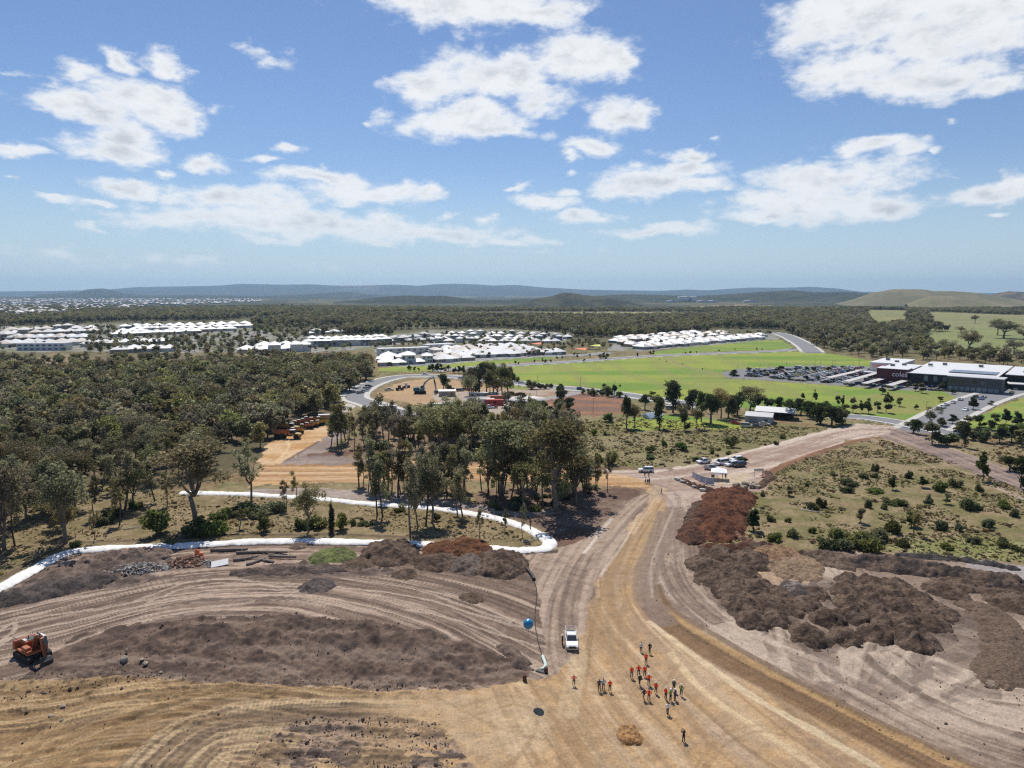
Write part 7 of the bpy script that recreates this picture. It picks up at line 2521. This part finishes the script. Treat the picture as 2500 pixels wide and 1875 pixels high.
make_car('van', 'silver', 'grey camper van beside the paddock pond', 1637, 1000, 0.1)
SG = 'cars in the site compound'
for px, py, c, k, rz, lab in [(1164, 997, 'white', 'suv', .1, 'white car at the left of the site compound front row'), (1172, 993, 'silver', 'sedan', .2, 'silver car behind the site compound front row'), (1182, 998, 'white', 'suv', .15, 'white car in the middle of the site compound front row'), (1194, 997, 'white', 'ute', .1, 'white ute beside the bright red car'), (1203, 996, 'red', 'suv', .1, 'bright red car in front of the red container'),
                              (950, 954, 'silver', 'ute', .2, 'silver ute on the orange pad near the sealed road'), (1069, 960, 'silver', 'suv', .1, 'silver car right of the teal digger'), (1123, 955, 'grey', 'suv', .4, 'grey car at the edge of the building pad'), (1134, 952, 'black', 'sedan', .4, 'dark car behind the grey one at the building pad'), (1145, 953, 'red', 'sedan', .2, 'red car at the building pad under the tall gums'),
                              (879, 961, 'grey', 'sedan', .95, 'grey car parked on the curved sealed road, lowest of four'), (892, 957, 'white', 'suv', .95, 'white car parked on the curved sealed road'), (896, 952, 'silver', 'van', .95, 'silver van parked on the curved sealed road'), (900, 946, 'black', 'suv', .95, 'black car parked on the curved sealed road, topmost of four'),
                              (1038, 915, 'white', 'sedan', -.1, 'white car driving on the sealed road behind the building pad'), (1126, 925, 'silver', 'sedan', -.2, 'silver car driving on the sealed road beside the tall gums'), (1274, 936, 'white', 'sedan', -.2, 'white car on the sealed road below the green field, left one'), (1417, 952, 'blue', 'suv', .1, 'dark blue car on the sealed road below the green field, right one'),
                              (2339, 1060, 'white', 'van', .6, 'white van waiting at the bottom of the shops road')]:
    make_car(k, c, lab, px, py, rz, SG if py > 940 and px < 1210 and px > 940 else None)

# small cars of the car park and the shops road: one light mesh each, copied
CARP = []
for kind in ('sedan', 'suv', 'sedan'):
    s, body, glass, roof = car_bits(kind)
    for c in ('white', 'white', 'silver', 'grey', 'black', 'blue', 'red', 'yellow') if kind != 'suv' else ('white', 'silver', 'black', 'grey'):
        me = bpy.data.meshes.new('parked_car')
        v, f, mi = [], [], []
        w4 = MB()
        for wx in s['wx']:
            for sy in (-1, 1):
                w4.lathe([(s['wr'], -.12), (s['wr'], .12)], (wx, sy * (s['w'] - .12), s['wr']), 10, 'y')
        for i, mb in enumerate((body, roof, glass, w4)):
            o = len(v)
            v += mb.v
            f += [tuple(q + o for q in fc) for fc in mb.f]
            mi += [(0, 0, 1, 2)[i]] * len(mb.f)
        me.from_pydata(v, [], f)
        for m_ in (PAINT[c], glass_d, tyre_m):
            me.materials.append(m_)
        me.polygons.foreach_set('material_index', np.array(mi, np.int32))
        bm = bmesh.new()
        bm.from_mesh(me)
        bmesh.ops.recalc_face_normals(bm, faces=bm.faces)
        bm.to_mesh(me)
        bm.free()
        CARP.append(me)
CARPARK = W([(1800, 913), (1830, 905), (1960, 897), (2100, 896), (2155, 905), (2235, 934), (2205, 948), (1955, 930), (1840, 920)])
r = random.Random(4)
pu = np.array([U[0], U[1]])
pv_ = np.array([Vv[0], Vv[1]])
k = 0
for row_i in range(-14, 16):
    for j in range(-40, 60):
        p = A - pv_ * 0 + pu * (row_i * 8.6 + (1.3 if row_i % 2 else 0)) * 1.0 - np.array([0, 0]) + pv_ * (j * 2.75 - 40)
        if not inside(CARPARK, np.array([p[0]]), np.array([p[1]]))[0]:
            continue
        if r.random() < .42 or k >= 240:
            continue
        k += 1
        o = link_mesh('shopper_car', r.choice(CARP))
        o.location = (p[0] + r.uniform(-.2, .2), p[1], gz(p[0], p[1]))
        o.rotation_euler = (0, 0, ang + (PI if r.random() < .5 else 0))
        tag(o, 'small parked car in the rows of the shops car park', 'car', 'cars in the shops car park')
for i, (px, py) in enumerate([(2293, 1000), (2310, 991), (2326, 985), (2345, 978), (2301, 997), (2382, 972), (2396, 976), (2402, 972), (2422, 958), (2440, 955), (2470, 960), (2480, 952), (2265, 945), (2278, 944), (2290, 948), (2308, 950), (2357, 1003), (2372, 990)]):
    p = PG(px, py)
    o = link_mesh('shopper_car', r.choice(CARP))
    o.location = tuple(p)
    o.rotation_euler = (0, 0, .72 + (0 if i % 2 else PI))
    tag(o, 'car parked along the shops road', 'car', 'cars along the shops road')

# ---- excavator
ora = mat('machine_orange', (.36, .105, .04), .5, noise=.12, nscale=1.2)
steel = mat('worn_steel', (.05, .047, .045), .55, noise=.3, nscale=2)
silver_m = mat('dusty_white', (.55, .56, .56), .5, noise=.08)


def make_excavator(paint, label, loc, rz, boom=None, scale=1.0):
    t = thing('excavator', label, 'excavator', loc, rz)
    t.scale = (scale,) * 3
    for sy in (-1, 1):
        n = 10
        prof = [(1.75 + .46 * math.cos(a), .48 + .46 * math.sin(a)) for a in np.linspace(-PI / 2, PI / 2, n)] + [(-1.75 + .46 * math.cos(a), .48 + .46 * math.sin(a)) for a in np.linspace(PI / 2, 3 * PI / 2, n)]
        tr = MB().prism(prof, 'y', sy * 1.2 - .3, sy * 1.2 + .3).build('track', tyre_m, t)
        mb = MB()
        for k in range(17):
            for zz in (.0, .95):
                mb.box((-1.75 + k * .22, sy * 1.2, zz + .01), (.09, .62, .05))
        mb.build('track_shoes', steel, tr)['kind'] = 'stuff'
    MB().box((0, 0, .62), (2.2, 1.9, .4)).build('undercarriage', steel, t)
    MB().lathe([(.7, .8), (.7, 1.08)], n=20).build('turntable', steel, t)
    MB().box((-.45, 0, 1.24), (4.1, 2.6, .32)).build('deck', paint, t, bevel=.04)
    cw = MB().prism([(-2.55, 1.3), (-2.35, 1.1), (-1.7, 1.1), (-1.7, 2.35), (-2.3, 2.35), (-2.55, 2.1)], 'y', -1.3, 1.3)
    cw.build('counterweight', paint, t, bevel=.08)
    MB().box((-.95, .35, 1.85), (1.5, 1.85, .95)).build('engine_cover', paint, t, bevel=.05)
    MB().box((-1.0, .45, 2.36), (1.3, 1.2, .08)).build('grille', steel, t)
    MB().box((-1.1, -.2, 2.36), (.9, .6, .06)).build('access_panel', silver_m, t)
    MB().box((.55, -.92, 1.72), (1.3, .72, .64)).build('tool_box', paint, t, bevel=.04)
    MB().box((1.35, -.92, 1.52), (.5, .7, .26)).build('step', paint, t, bevel=.03)
    MB().tube([(-1.0, .1, 2.35), (-1.0, .1, 2.85)], .07, 8).build('exhaust', steel, t)
    cab = MB()
    frustum(cab, .05, 1.72, .46, 1.4, .15, 1.45, .42, 2.98)
    c = cab.build('cab', paint, t, bevel=.05)
    c.location = (0, .85, 0)
    gl = MB()
    frustum(gl, .22, 1.74, .47, 1.85, .24, 1.50, .435, 2.86)
    gl.build('window_glass', glass_d, c)
    MB().box((.80, 0, 3.0), (1.42, .92, .08)).build('cab_roof', silver_m, c, bevel=.03)
    mb = MB()
    for a, b_ in (((-2.3, -1.25, 2.35), (-2.3, 1.2, 2.35)), ((-2.3, -1.25, 2.35), (.2, -1.25, 2.1))):
        mb.tube([a, (a[0], a[1], a[2] + .5), (b_[0], b_[1], b_[2] + .55), b_], .03, 5)
    mb.build('handrail', black_m, t)
    bp = boom or [(.5, 0, 1.5), (1.5, 0, 3.4), (2.5, 0, 3.75), (3.15, 0, 3.45)]
    dp = [.36, .46, .40, .30]
    mb = MB()
    vs = []
    for i, p in enumerate(bp):
        tg_ = Vector(bp[min(i + 1, 3)]) - Vector(bp[max(i - 1, 0)])
        tg_.normalize()
        nv = Vector((-tg_.z, 0, tg_.x)) * dp[i] * .5
        for sgn, yy in ((1, -.2), (1, .2), (-1, .2), (-1, -.2)):
            q = Vector(p) + nv * sgn
            vs.append((q.x, yy, q.z))
    fs = [(i * 4 + k, i * 4 + (k + 1) % 4, (i + 1) * 4 + (k + 1) % 4, (i + 1) * 4 + k) for i in range(3) for k in range(4)] + [(3, 2, 1, 0), (12, 13, 14, 15)]
    mb.add(vs, fs)
    mb.build('boom', paint, t, bevel=.02)
    e = Vector(bp[3])
    s0, s1 = e + Vector((-.35, 0, .45)), Vector((e.x + .45, 0, .95))
    mb = MB()
    ax = (s1 - s0).normalized()
    nx = Vector((-ax.z, 0, ax.x))
    vs = []
    for p, hw in ((s0, .14), (s0.lerp(s1, .3), .27), (s1, .14)):
        for sgn, yy in ((1, -.17), (1, .17), (-1, .17), (-1, -.17)):
            q = p + nx * hw * sgn
            vs.append((q.x, yy, q.z))
    mb.add(vs, [(i * 4 + k, i * 4 + (k + 1) % 4, (i + 1) * 4 + (k + 1) % 4, (i + 1) * 4 + k) for i in range(2) for k in range(4)] + [(3, 2, 1, 0), (8, 9, 10, 11)])
    mb.build('stick', paint, t, bevel=.02)
    bk = MB().prism([(s1.x - .25, s1.z + .05), (s1.x + .35, s1.z + .15), (s1.x + .75, s1.z - .25), (s1.x + .70, s1.z - .75), (s1.x + .25, s1.z - .92), (s1.x - .30, s1.z - .85), (s1.x - .1, s1.z - .6), (s1.x + .25, s1.z - .45)], 'y', -.62, .62)
    b_ = bk.build('bucket', steel, t)
    for k in range(5):
        MB().box((s1.x - .36, -.5 + k * .25, s1.z - .84), (.26, .10, .07)).build('tooth', steel, b_)
    for sy in (-1, 1):
        MB().tube([(.9, sy * .34, 1.45), Vector(bp[1]).lerp(Vector(bp[2]), .3) + Vector((0, sy * .28, -.1))], [.10, .07], 8).build('ram', silver_m if paint is not ora else steel, t)
    MB().tube([Vector(bp[2]) + Vector((-.6, 0, .35)), s0 + Vector((0, 0, .1))], [.10, .07], 8).build('ram', steel, t)
    MB().tube([s0.lerp(s1, .25) + Vector((.28, 0, 0)), s1 + Vector((.35, 0, .15))], [.08, .06], 8).build('ram', steel, t)
    return t


p = PG(80, 1604)
make_excavator(ora, 'orange excavator with pale cab roof standing at the left edge of the dark bank', tuple(p), -.55, None, 1.12)
teal = mat('machine_teal', (.03, .16, .18), .45)
p = PG(1026, 961)
make_excavator(teal, 'teal excavator with raised arm on the orange building pad', tuple(p), .12, [(.5, 0, 1.5), (1.8, 0, 4.2), (3.8, 0, 5.6), (5.4, 0, 5.9)], 1.5)
# roller and drum mixer on the pad
for px, py, c, lab, nm, cat in [(975, 953, (.04, .04, .045), 'black drum roller on the orange building pad', 'road_roller', 'roller'), (991, 947, (.70, .68, .64), 'white compact roller with orange base on the orange building pad', 'road_roller', 'roller'), (1099, 953, (.03, .03, .035), 'black skid loader at the right of the building pad', 'skid_loader', 'loader')]:
    p = PG(px, py)
    t = thing(nm, lab, cat, tuple(p), .7)
    m_ = mat('plant_%d' % px, c, .5)
    MB().lathe([(.75, -1.0), (.8, -.95), (.8, .95), (.75, 1.0)], (1.7, 0, .8), 18, 'y').build('drum', steel, t)
    MB().box((-.6, 0, 1.2), (2.6, 1.5, .9)).build('body', m_, t, bevel=.06)
    MB().box((.1, 0, 2.2), (1.3, 1.4, 1.2), taper=.9).build('cab', m_, t, bevel=.04)
    MB().box((.1, 0, 2.9), (1.6, 1.6, .12)).build('cab_roof', m_, t)
    for sy in (-1, 1):
        wheel_parts(t, -1.3, sy * .8, .65, sy, .4)

# ---- articulated dump trucks
yel = mat('machine_yellow', (.43, .27, .075), .5, noise=.12, nscale=1.0)
rusto = mat('tray_orange', (.36, .145, .065), .65, noise=.2, nscale=1.0)


def make_dumper(tray, cabm, label, px, py, rz, s=1.0, group=None):
    p = PG(px, py)
    t = thing('dump_truck', label, 'dump truck', tuple(p), rz, group)
    t.scale = (s,) * 3
    fs = [(0, 1, 2, 3), (0, 4, 5, 1), (1, 5, 6, 2), (2, 6, 7, 3), (3, 7, 4, 0)]
    mb = MB()
    vs = [(-4.6, -1.0, 1.7), (.2, -1.0, 1.5), (.2, 1.0, 1.5), (-4.6, 1.0, 1.7), (-5.3, -1.55, 2.9), (.5, -1.55, 3.1), (.5, 1.55, 3.1), (-5.3, 1.55, 2.9)]
    mb.add(vs, fs)
    inn = [(a * .95 + .0, b_ * .92, c * 1.0 + .12) for a, b_, c in vs]
    mb.add([(v[0], v[1], min(v[2], 3.0)) for v in inn], [tuple(reversed(q)) for q in fs])
    mb.build('tray', tray, t)
    MB().box((-1.6, 0, 1.15), (6.2, .9, .5)).build('chassis', steel, t)
    cab = MB()
    frustum(cab, .9, 2.9, .85, 1.3, 1.0, 2.6, .78, 3.2)
    c = cab.build('cab', cabm, t, bevel=.05)
    gl = MB()
    frustum(gl, 1.02, 2.92, .86, 2.1, 1.06, 2.68, .80, 3.02)
    gl.build('window_glass', glass_d, c)
    MB().box((1.8, 0, 3.24), (1.9, 1.7, .1)).build('cab_roof', silver_m, c)
    MB().prism([(2.9, 1.0), (4.7, 1.0), (4.8, 1.5), (4.5, 1.95), (2.9, 2.15)], 'y', -1.15, 1.15).build('bonnet', yel if cabm is rusto else cabm, t, bevel=.05)
    MB().box((4.82, 0, 1.35), (.08, 1.5, .5)).build('grille', black_m, t)
    for wx in (-3.6, -1.7, 3.4):
        for sy in (-1, 1):
            wheel_parts(t, wx, sy * 1.25, .92, sy, .62)
    return t


make_dumper(rusto, rusto, 'orange dump truck with yellow bonnet, nearest in the machine yard', 703, 1071, -.08, 1.1)
DG = 'machines parked in the yard'
make_dumper(yel, yel, 'yellow dump truck parked behind the nearest orange one', 702, 1052, -.1, 1.0, DG)
for i, (px, py, a, b_, rz) in enumerate([(722, 1058, yel, yel, -.3), (745, 1048, rusto, yel, .5), (757, 1044, yel, yel, .5), (769, 1040, yel, yel, .6), (783, 1038, yel, yel, .6), (727, 1040, rusto, rusto, .3), (747, 1034, rusto, rusto, .3), (768, 1031, yel, yel, .3), (785, 1030, yel, yel, .2), (737, 1037, rusto, yel, .2), (755, 1030, rusto, rusto, .2)]):
    make_dumper(a, b_, 'yellow-orange dump truck in the packed row of the machine yard', px, py, rz + 3.1, .72, DG)

# ---- gazebo, fence panels, sign
p = PG(1755, 1170)
t = thing('gazebo', 'white pop-up gazebo on the dirt among the parked vehicles', 'gazebo', tuple(p), -.25)
canv = mat('white_canvas', (.85, .85, .84), .7)
mb = MB()
mb.add([(-2.3, -2.3, 2.3), (2.3, -2.3, 2.3), (2.3, 2.3, 2.3), (-2.3, 2.3, 2.3), (-2.3, -2.3, 2.6), (2.3, -2.3, 2.6), (2.3, 2.3, 2.6), (-2.3, 2.3, 2.6), (0, 0, 3.7)], [(0, 1, 5, 4), (1, 2, 6, 5), (2, 3, 7, 6), (3, 0, 4, 7), (4, 5, 8), (5, 6, 8), (6, 7, 8), (7, 4, 8), (3, 2, 1, 0)])
mb.build('canopy', canv, t)
for sx in (-1, 1):
    for sy in (-1, 1):
        MB().tube([(sx * 2.2, sy * 2.2, 0), (sx * 2.2, sy * 2.2, 2.35)], .035, 6).build('leg', mat('galv', (.4, .4, .4), .5), t)
cloth_m = mat('shade_cloth', (.42, .46, .56), .8)
fp_ = smooth_line(W([(1690, 1166), (1702, 1174), (1720, 1181), (1738, 1184), (1756, 1186)]), .1)
step = int(2.5 / .1)
for i in range(0, len(fp_) - step, step):
    a, b_ = fp_[i], fp_[i + step]
    c = (a + b_) / 2
    k = i // step
    t = thing('temporary_fence', ordinal(i // step) + ' blue-grey cloth-covered fence panel from the left before the gazebo', 'fence panel', (c[0], c[1], gz(c[0], c[1])), math.atan2(b_[1] - a[1], b_[0] - a[0]), 'temporary fence panels')
    mb = MB()
    for x0 in (-1.2, 1.2):
        mb.tube([(x0, 0, .05), (x0, 0, 2.05)], .03, 6)
    for z0 in (.15, 2.05):
        mb.tube([(-1.2, 0, z0), (1.2, 0, z0)], .025, 6)
    mb.build('frame', mat('galv', (.4, .4, .4), .5), t)
    MB().box((0, 0, 1.1), (2.36, .02, 1.84)).build('shade_cloth', cloth_m, t)
    MB().box((-1.2, 0, .07), (.3, .7, .14)).build('foot', mat('orange_foot', (.7, .22, .06), .7), t)
p = PG(1852, 1164)
t = thing('sign_board', 'pale sign board on two posts at the edge of the scrub', 'sign', tuple(p), .2)
MB().box((0, 0, 2.2), (3.2, .08, .7)).build('board', mat('board_cream', (.62, .55, .46), .8), t)
for x0 in (-1.3, 1.3):
    MB().tube([(x0, .08, 0), (x0, .08, 2.5)], .06, 6).build('post', mat('post_timber', (.3, .2, .13), .9), t)
p = PG(1746, 1164)
t = thing('trestle_table', 'table with dark gear under the white gazebo', 'table', tuple(p), -.2)
MB().box((0, 0, .73), (1.9, .8, .05)).build('tabletop', mat('table_grey', (.25, .25, .26), .7), t)
for x0 in (-.8, .8):
    for y0 in (-.3, .3):
        MB().tube([(x0, y0, 0), (x0, y0, .72)], .025, 6).build('leg', steel, t)
# fire hydrant-like bin at road edge and small things
for px, py, lab in [(1281, 1661, 'small rusty drum at the edge of the dark bank'), (1333, 1643, 'small dark drum beside the pale hose')]:
    p = PG(px, py)
    o = MB().lathe([(.29, 0), (.29, .28), (.31, .30), (.29, .32), (.29, .6), (.31, .62), (.29, .64), (.29, .9), (.27, .9), (.27, .86)], n=16).build('steel_drum', mat('drum_rust', (.12, .05, .03), .8, noise=.3), None, True)
    o.location = tuple(p)
    tag(o, lab, 'drum')
# fence posts on the straw slope
for i, (px, py) in enumerate([(147, 1331), (184, 1312), (202, 1303), (219, 1294), (240, 1284), (262, 1275), (300, 1262)]):
    p = PG(px, py)
    o = MB().tube([(0, 0, -.1), (0, 0, 1.25)], .09, 6).build('fence_post', mat('post_timber', (.3, .2, .13), .9))
    o.location = tuple(p)
    tag(o, 'old timber post of the fence line on the straw slope', 'post', 'posts of the old fence line')
# ------------------------------------------------------------------ people
skin_m = mat('skin', (.48, .30, .22), .6)
hair_m = mat('hair_dark', (.025, .018, .014), .8)


def body_mesh(pose, seed=0):
    "one continuous skinned figure about 1.76 m tall, facing +y"
    j, e, rad = [], [], []

    def add(p, r_, parent=None):
        j.append(p)
        rad.append(r_)
        if parent is not None:
            e.append((parent, len(j) - 1))
        return len(j) - 1
    pel = add((0, 0, .96), (.15, .105))
    wa = add((0, .01, 1.12), (.135, .095), pel)
    ch = add((0, .0, 1.31), (.165, .115), wa)
    nk0 = add((0, -.01, 1.45), (.075, .07), ch)
    nk = add((0, .0, 1.52), (.055, .055), nk0)
    hd = add((0, .02, 1.62), (.082, .10), nk)
    tp = add((0, .01, 1.715), (.066, .082), hd)
    no = add((0, .125, 1.615), (.014, .014), hd)
    arms = {'stand': [((.205, -.01, 1.40), (.265, -.02, 1.13), (.265, .06, .90)), None], 'walk': [((.205, -.01, 1.40), (.26, -.12, 1.15), (.25, -.02, .93)), ((-.205, -.01, 1.40), (-.26, .08, 1.14), (-.25, .22, .98))],
            'hips': [((.205, -.01, 1.40), (.37, -.08, 1.17), (.20, .05, 1.02)), None], 'photo': [((.20, .0, 1.40), (.27, .16, 1.27), (.10, .28, 1.52)), None], 'fold': [((.205, 0, 1.40), (.28, .07, 1.16), (.05, .2, 1.2)), None]}[pose]
    R_ = arms[0]
    L_ = arms[1] or tuple((-a, b_, c) for a, b_, c in R_)
    tips = []
    for s_, (sh, el_, wr) in ((1, R_), (-1, L_)):
        a = add(sh, (.062, .062), ch)
        b_ = add(el_, (.044, .044), a)
        c = add(wr, (.030, .030), b_)
        dv = (Vector(wr) - Vector(el_)).normalized()
        h = add(tuple(Vector(wr) + dv * .075), (.036, .024), c)
        tips.append((Vector(wr) + dv * .08, dv, s_))
    lg = {'walk': [((.10, 0, .90), (.11, .16, .50), (.11, .10, .09), (.12, .26, .05)), ((-.10, 0, .90), (-.11, .02, .50), (-.11, -.26, .14), (-.12, -.14, .05))]}.get(pose, [((.10, 0, .90), (.125, .03, .50), (.135, .0, .09), (.15, .15, .045)), ((-.10, 0, .90), (-.125, .02, .50), (-.14, -.01, .09), (-.16, .14, .045))])
    for hp, kn, an, to in lg:
        a = add(hp, (.098, .098), pel)
        b_ = add(kn, (.064, .064), a)
        c = add(an, (.046, .046), b_)
        add(to, (.042, .034), c)

    def skin(j, e, rad, root, sub):
        me = bpy.data.meshes.new('body')
        me.from_pydata(j, e, [])
        o = bpy.data.objects.new('body', me)
        COL.objects.link(o)
        md = o.modifiers.new('s', 'SKIN')
        for i, r_ in enumerate(rad):
            me.skin_vertices[0].data[i].radius = r_
        for i in range(len(j)):
            me.skin_vertices[0].data[i].use_root = (i == root)
        sb = o.modifiers.new('b', 'SUBSURF')
        sb.levels = sub
        bpy.context.view_layer.update()
        out = bpy.data.meshes.new_from_object(o.evaluated_get(bpy.context.evaluated_depsgraph_get()))
        bpy.data.objects.remove(o)
        bpy.data.meshes.remove(me)
        return out
    me = skin(j, e, rad, 0, 1)
    bm = bmesh.new()
    bm.from_mesh(me)
    n_body = len(bm.faces)
    # five fingers rooted in each palm
    for p0, dv, s_ in tips:
        side = dv.cross(Vector((1, 0, 0)))
        side = side.normalized() if side.length > .1 else Vector((0, 1, 0))
        inw = side.cross(dv).normalized()
        for k, (off, ln_, an) in enumerate(((-.027, .072, 0), (-.009, .082, 0), (.009, .076, 0), (.027, .060, 0), (-.035, .05, .9))):
            b0 = p0 + side * off - dv * (.0 if k < 4 else .05)
            d1 = (dv + side * (-an)).normalized()
            mid = b0 + d1 * ln_ * .55
            tip = mid + (d1 - inw * .4 * s_).normalized() * ln_ * .45
            mb = MB().tube([b0, mid, tip], [.0095, .0085, .0065], 6)
            tmp = mb.mesh('finger')
            bm.from_mesh(tmp)
            bpy.data.meshes.remove(tmp)
    bm.to_mesh(me)
    bm.free()
    me.materials.clear()
    me.materials.append(skin_m)
    me.polygons.foreach_set('use_smooth', np.ones(len(me.polygons), bool))
    # clothes: shells lifted off the body
    co = np.zeros(len(me.vertices) * 3)
    me.vertices.foreach_get('co', co)
    co = co.reshape(-1, 3)
    nr = np.zeros(len(me.vertices) * 3)
    me.vertices.foreach_get('normal', nr)
    nr = nr.reshape(-1, 3)
    polys = [tuple(p.vertices) for p in me.polygons][:n_body]
    cen = np.array([co[list(p)].mean(0) for p in polys])

    def shell(name, mask, off):
        ff = [p for p, k in zip(polys, mask) if k]
        uq = sorted({i for p in ff for i in p})
        mp = {v: i for i, v in enumerate(uq)}
        m2 = bpy.data.meshes.new(name)
        m2.from_pydata([tuple(co[i] + nr[i] * off) for i in uq], [], [tuple(mp[i] for i in p) for p in ff])
        m2.polygons.foreach_set('use_smooth', np.ones(len(m2.polygons), bool))
        m2.materials.append(None)
        return m2
    ax = np.abs(cen[:, 0])
    arm = (ax > .235) | ((cen[:, 1] > .13) & (cen[:, 2] > .9))
    sh = shell('shirt', (cen[:, 2] > .93) & (cen[:, 2] < 1.49) & ~(arm & (cen[:, 2] < 1.0)), .020)
    trs = shell('trousers', (cen[:, 2] < .99) & (cen[:, 2] > .11) & ~((ax > .19) & (cen[:, 2] > .72)), .014)
    bt = shell('boots', cen[:, 2] <= .13, .016)
    hr = shell('hair', (cen[:, 2] > 1.655) | ((cen[:, 2] > 1.57) & (cen[:, 1] < -.02)), .012)
    return me, sh, trs, bt, hr


BODIES = {k: body_mesh(k) for k in ('stand', 'walk', 'hips', 'photo', 'fold')}
helm = MB().lathe([(.150, 1.675), (.135, 1.685), (.128, 1.735), (.10, 1.785), (.05, 1.812), (.01, 1.818)], (0, .012, 0), 16).mesh('helmet', mat('helmet_white', (.82, .82, .80), .35), True)
hat = MB().lathe([(.20, 1.68), (.19, 1.69), (.115, 1.70), (.11, 1.78), (.06, 1.80), (.01, 1.80)], (0, .012, 0), 16).mesh('hat', mat('straw_hat', (.62, .55, .42), .8), True)
CL = {k: mat('cloth_' + k, c, .8) for k, c in dict(orange=(.88, .085, .018), white=(.74, .75, .77), black=(.018, .018, .02), navy=(.025, .035, .07), dgrey=(.05, .05, .055), pale=(.40, .45, .54), green=(.20, .34, .08), dgreen=(.035, .085, .06), beige=(.42, .35, .27), pink=(.70, .22, .14), boot=(.03, .022, .018)).items()}
_cm = {}


def dressed(me, m_):
    k = (me.name, m_.name)
    if k not in _cm:
        c = me.copy()
        c.materials.clear()
        c.materials.append(m_)
        _cm[k] = c
    return _cm[k]


def person(px, py, pose, top, low, head, label, rz=0.0, group=None, s=1.0):
    me, sh, trs, bt, hr = BODIES[pose]
    p = PG(px, py)
    t = thing('person', label, 'person', (p[0], p[1], p[2] + .03), rz, group)
    t.scale = (s,) * 3
    link_mesh('body', me, t)
    link_mesh('shirt', dressed(sh, CL[top]), t)
    link_mesh('trousers', dressed(trs, CL[low]), t)
    link_mesh('boots', dressed(bt, CL['boot']), t)
    if head == 'helmet':
        link_mesh('helmet', helm, t)
    elif head == 'hat':
        link_mesh('hat', hat, t)
    link_mesh('hair', dressed(hr, hair_m), t)
    if pose == 'photo':
        MB().box((0, .36, 1.56), (.14, .10, .09)).build('held_camera', black_m, t)
    return t


G1 = 'people walking on the haul road'
person(1565, 1593, 'stand', 'white', 'navy', 'hair', 'person in white shirt and dark trousers at the back of the road group', .2, G1)
person(1586, 1595, 'walk', 'black', 'black', 'hair', 'person all in black beside the one in white at the back', .1, G1)
person(1577, 1621, 'stand', 'orange', 'navy', 'hair', 'person in orange top standing alone in front of the back pair', 0, G1)
person(1542, 1654, 'stand', 'orange', 'navy', 'hair', 'person in orange top at the left of the row of three', .2, G1)
person(1559, 1650, 'hips', 'orange', 'navy', 'hair', 'person in orange top in the middle of the row of three', 0, G1)
person(1574, 1652, 'stand', 'orange', 'navy', 'hair', 'person in orange top at the right of the row of three', -.2, G1)
person(1562, 1674, 'walk', 'black', 'navy', 'hair', 'person in dark clothes walking just in front of the row of three', .4, G1)
person(1584, 1673, 'hips', 'orange', 'navy', 'helmet', 'person in orange top and white helmet with hands on hips', .1, G1)
person(1601, 1693, 'stand', 'orange', 'navy', 'helmet', 'person in orange top and white helmet standing alone mid-group', -.6, G1)
person(1572, 1710, 'walk', 'black', 'beige', 'hair', 'person in black top and beige trousers', .5, G1)
person(1584, 1711, 'hips', 'orange', 'navy', 'hair', 'bare-headed person in orange top beside the one in beige trousers', -.2, G1)
person(1625, 1707, 'stand', 'orange', 'navy', 'helmet', 'person in orange top and white helmet at the left of the vest group', -1.0, G1)
person(1637, 1711, 'fold', 'green', 'navy', 'helmet', 'person in pale green vest and white helmet in the front of the vest group', .6, G1)
person(1648, 1711, 'stand', 'navy', 'navy', 'helmet', 'person in navy top and white helmet in the front of the vest group', .9, G1)
person(1645, 1688, 'stand', 'dgreen', 'navy', 'helmet', 'person in dark green top and white helmet behind the vest group', 2.8, G1)
person(1663, 1699, 'hips', 'green', 'dgreen', 'helmet', 'person in bright green vest and white helmet at the right of the vest group', 2.4, G1)
person(1630, 1745, 'walk', 'white', 'navy', 'hair', 'person in white shirt walking alone below the group', .1, G1)
person(1669, 1812, 'photo', 'black', 'black', 'hair', 'person in black raising a camera, nearest to the viewer', .3, G1)
person(1401, 1674, 'hips', 'pink', 'black', 'hair', 'person in faded orange vest, alone at the left of the road', .0, G1)
person(1463, 1686, 'stand', 'dgrey', 'black', 'hair', 'person in dark grey top, left of the three at the road edge', 0, G1)
person(1473, 1684, 'hips', 'pale', 'navy', 'hair', 'person in pale blue shirt amid the group of three at the road edge', .3, G1)
person(1489, 1688, 'stand', 'orange', 'black', 'hair', 'person in orange top, right of the group of three at the road edge', -.2, G1)
person(1373, 1575, 'stand', 'black', 'black', 'hat', 'person in black with a straw hat beside the white ute', 1.2, G1)
G2 = 'people at the road junction'
for i, (px, py, top, lab) in enumerate([(1574, 1164, 'navy', 'person in dark clothes, back left of the five at the junction'), (1584, 1166, 'black', 'person in black at the back right of the five at the junction'), (1576, 1182, 'black', 'person in dark clothes at the front left of the five at the junction'), (1581, 1183, 'dgrey', 'person in grey in the front middle of the five at the junction'), (1585, 1182, 'navy', 'person in navy at the front right of the five at the junction'), (1614.5, 1206, 'dgrey', 'person walking alone on the road below the junction')]):
    person(px, py, ('stand', 'hips', 'walk')[i % 3], top, 'black', 'hair', lab, i * .9, G2)
for i, (px, py, top, lab) in enumerate([(1738, 1171, 'navy', 'person in navy at the left end of the gazebo table'), (1764, 1168, 'black', 'person in black at the right side under the gazebo'), (1771, 1169, 'navy', 'person in dark top just outside the gazebo on the right'), (1742, 1170, 'black', 'person in black bending near the gazebo table')]):
    person(px, py, ('stand', 'fold', 'hips')[i % 3], top, 'black', 'hair', lab, i * 1.1, 'people at the gazebo')
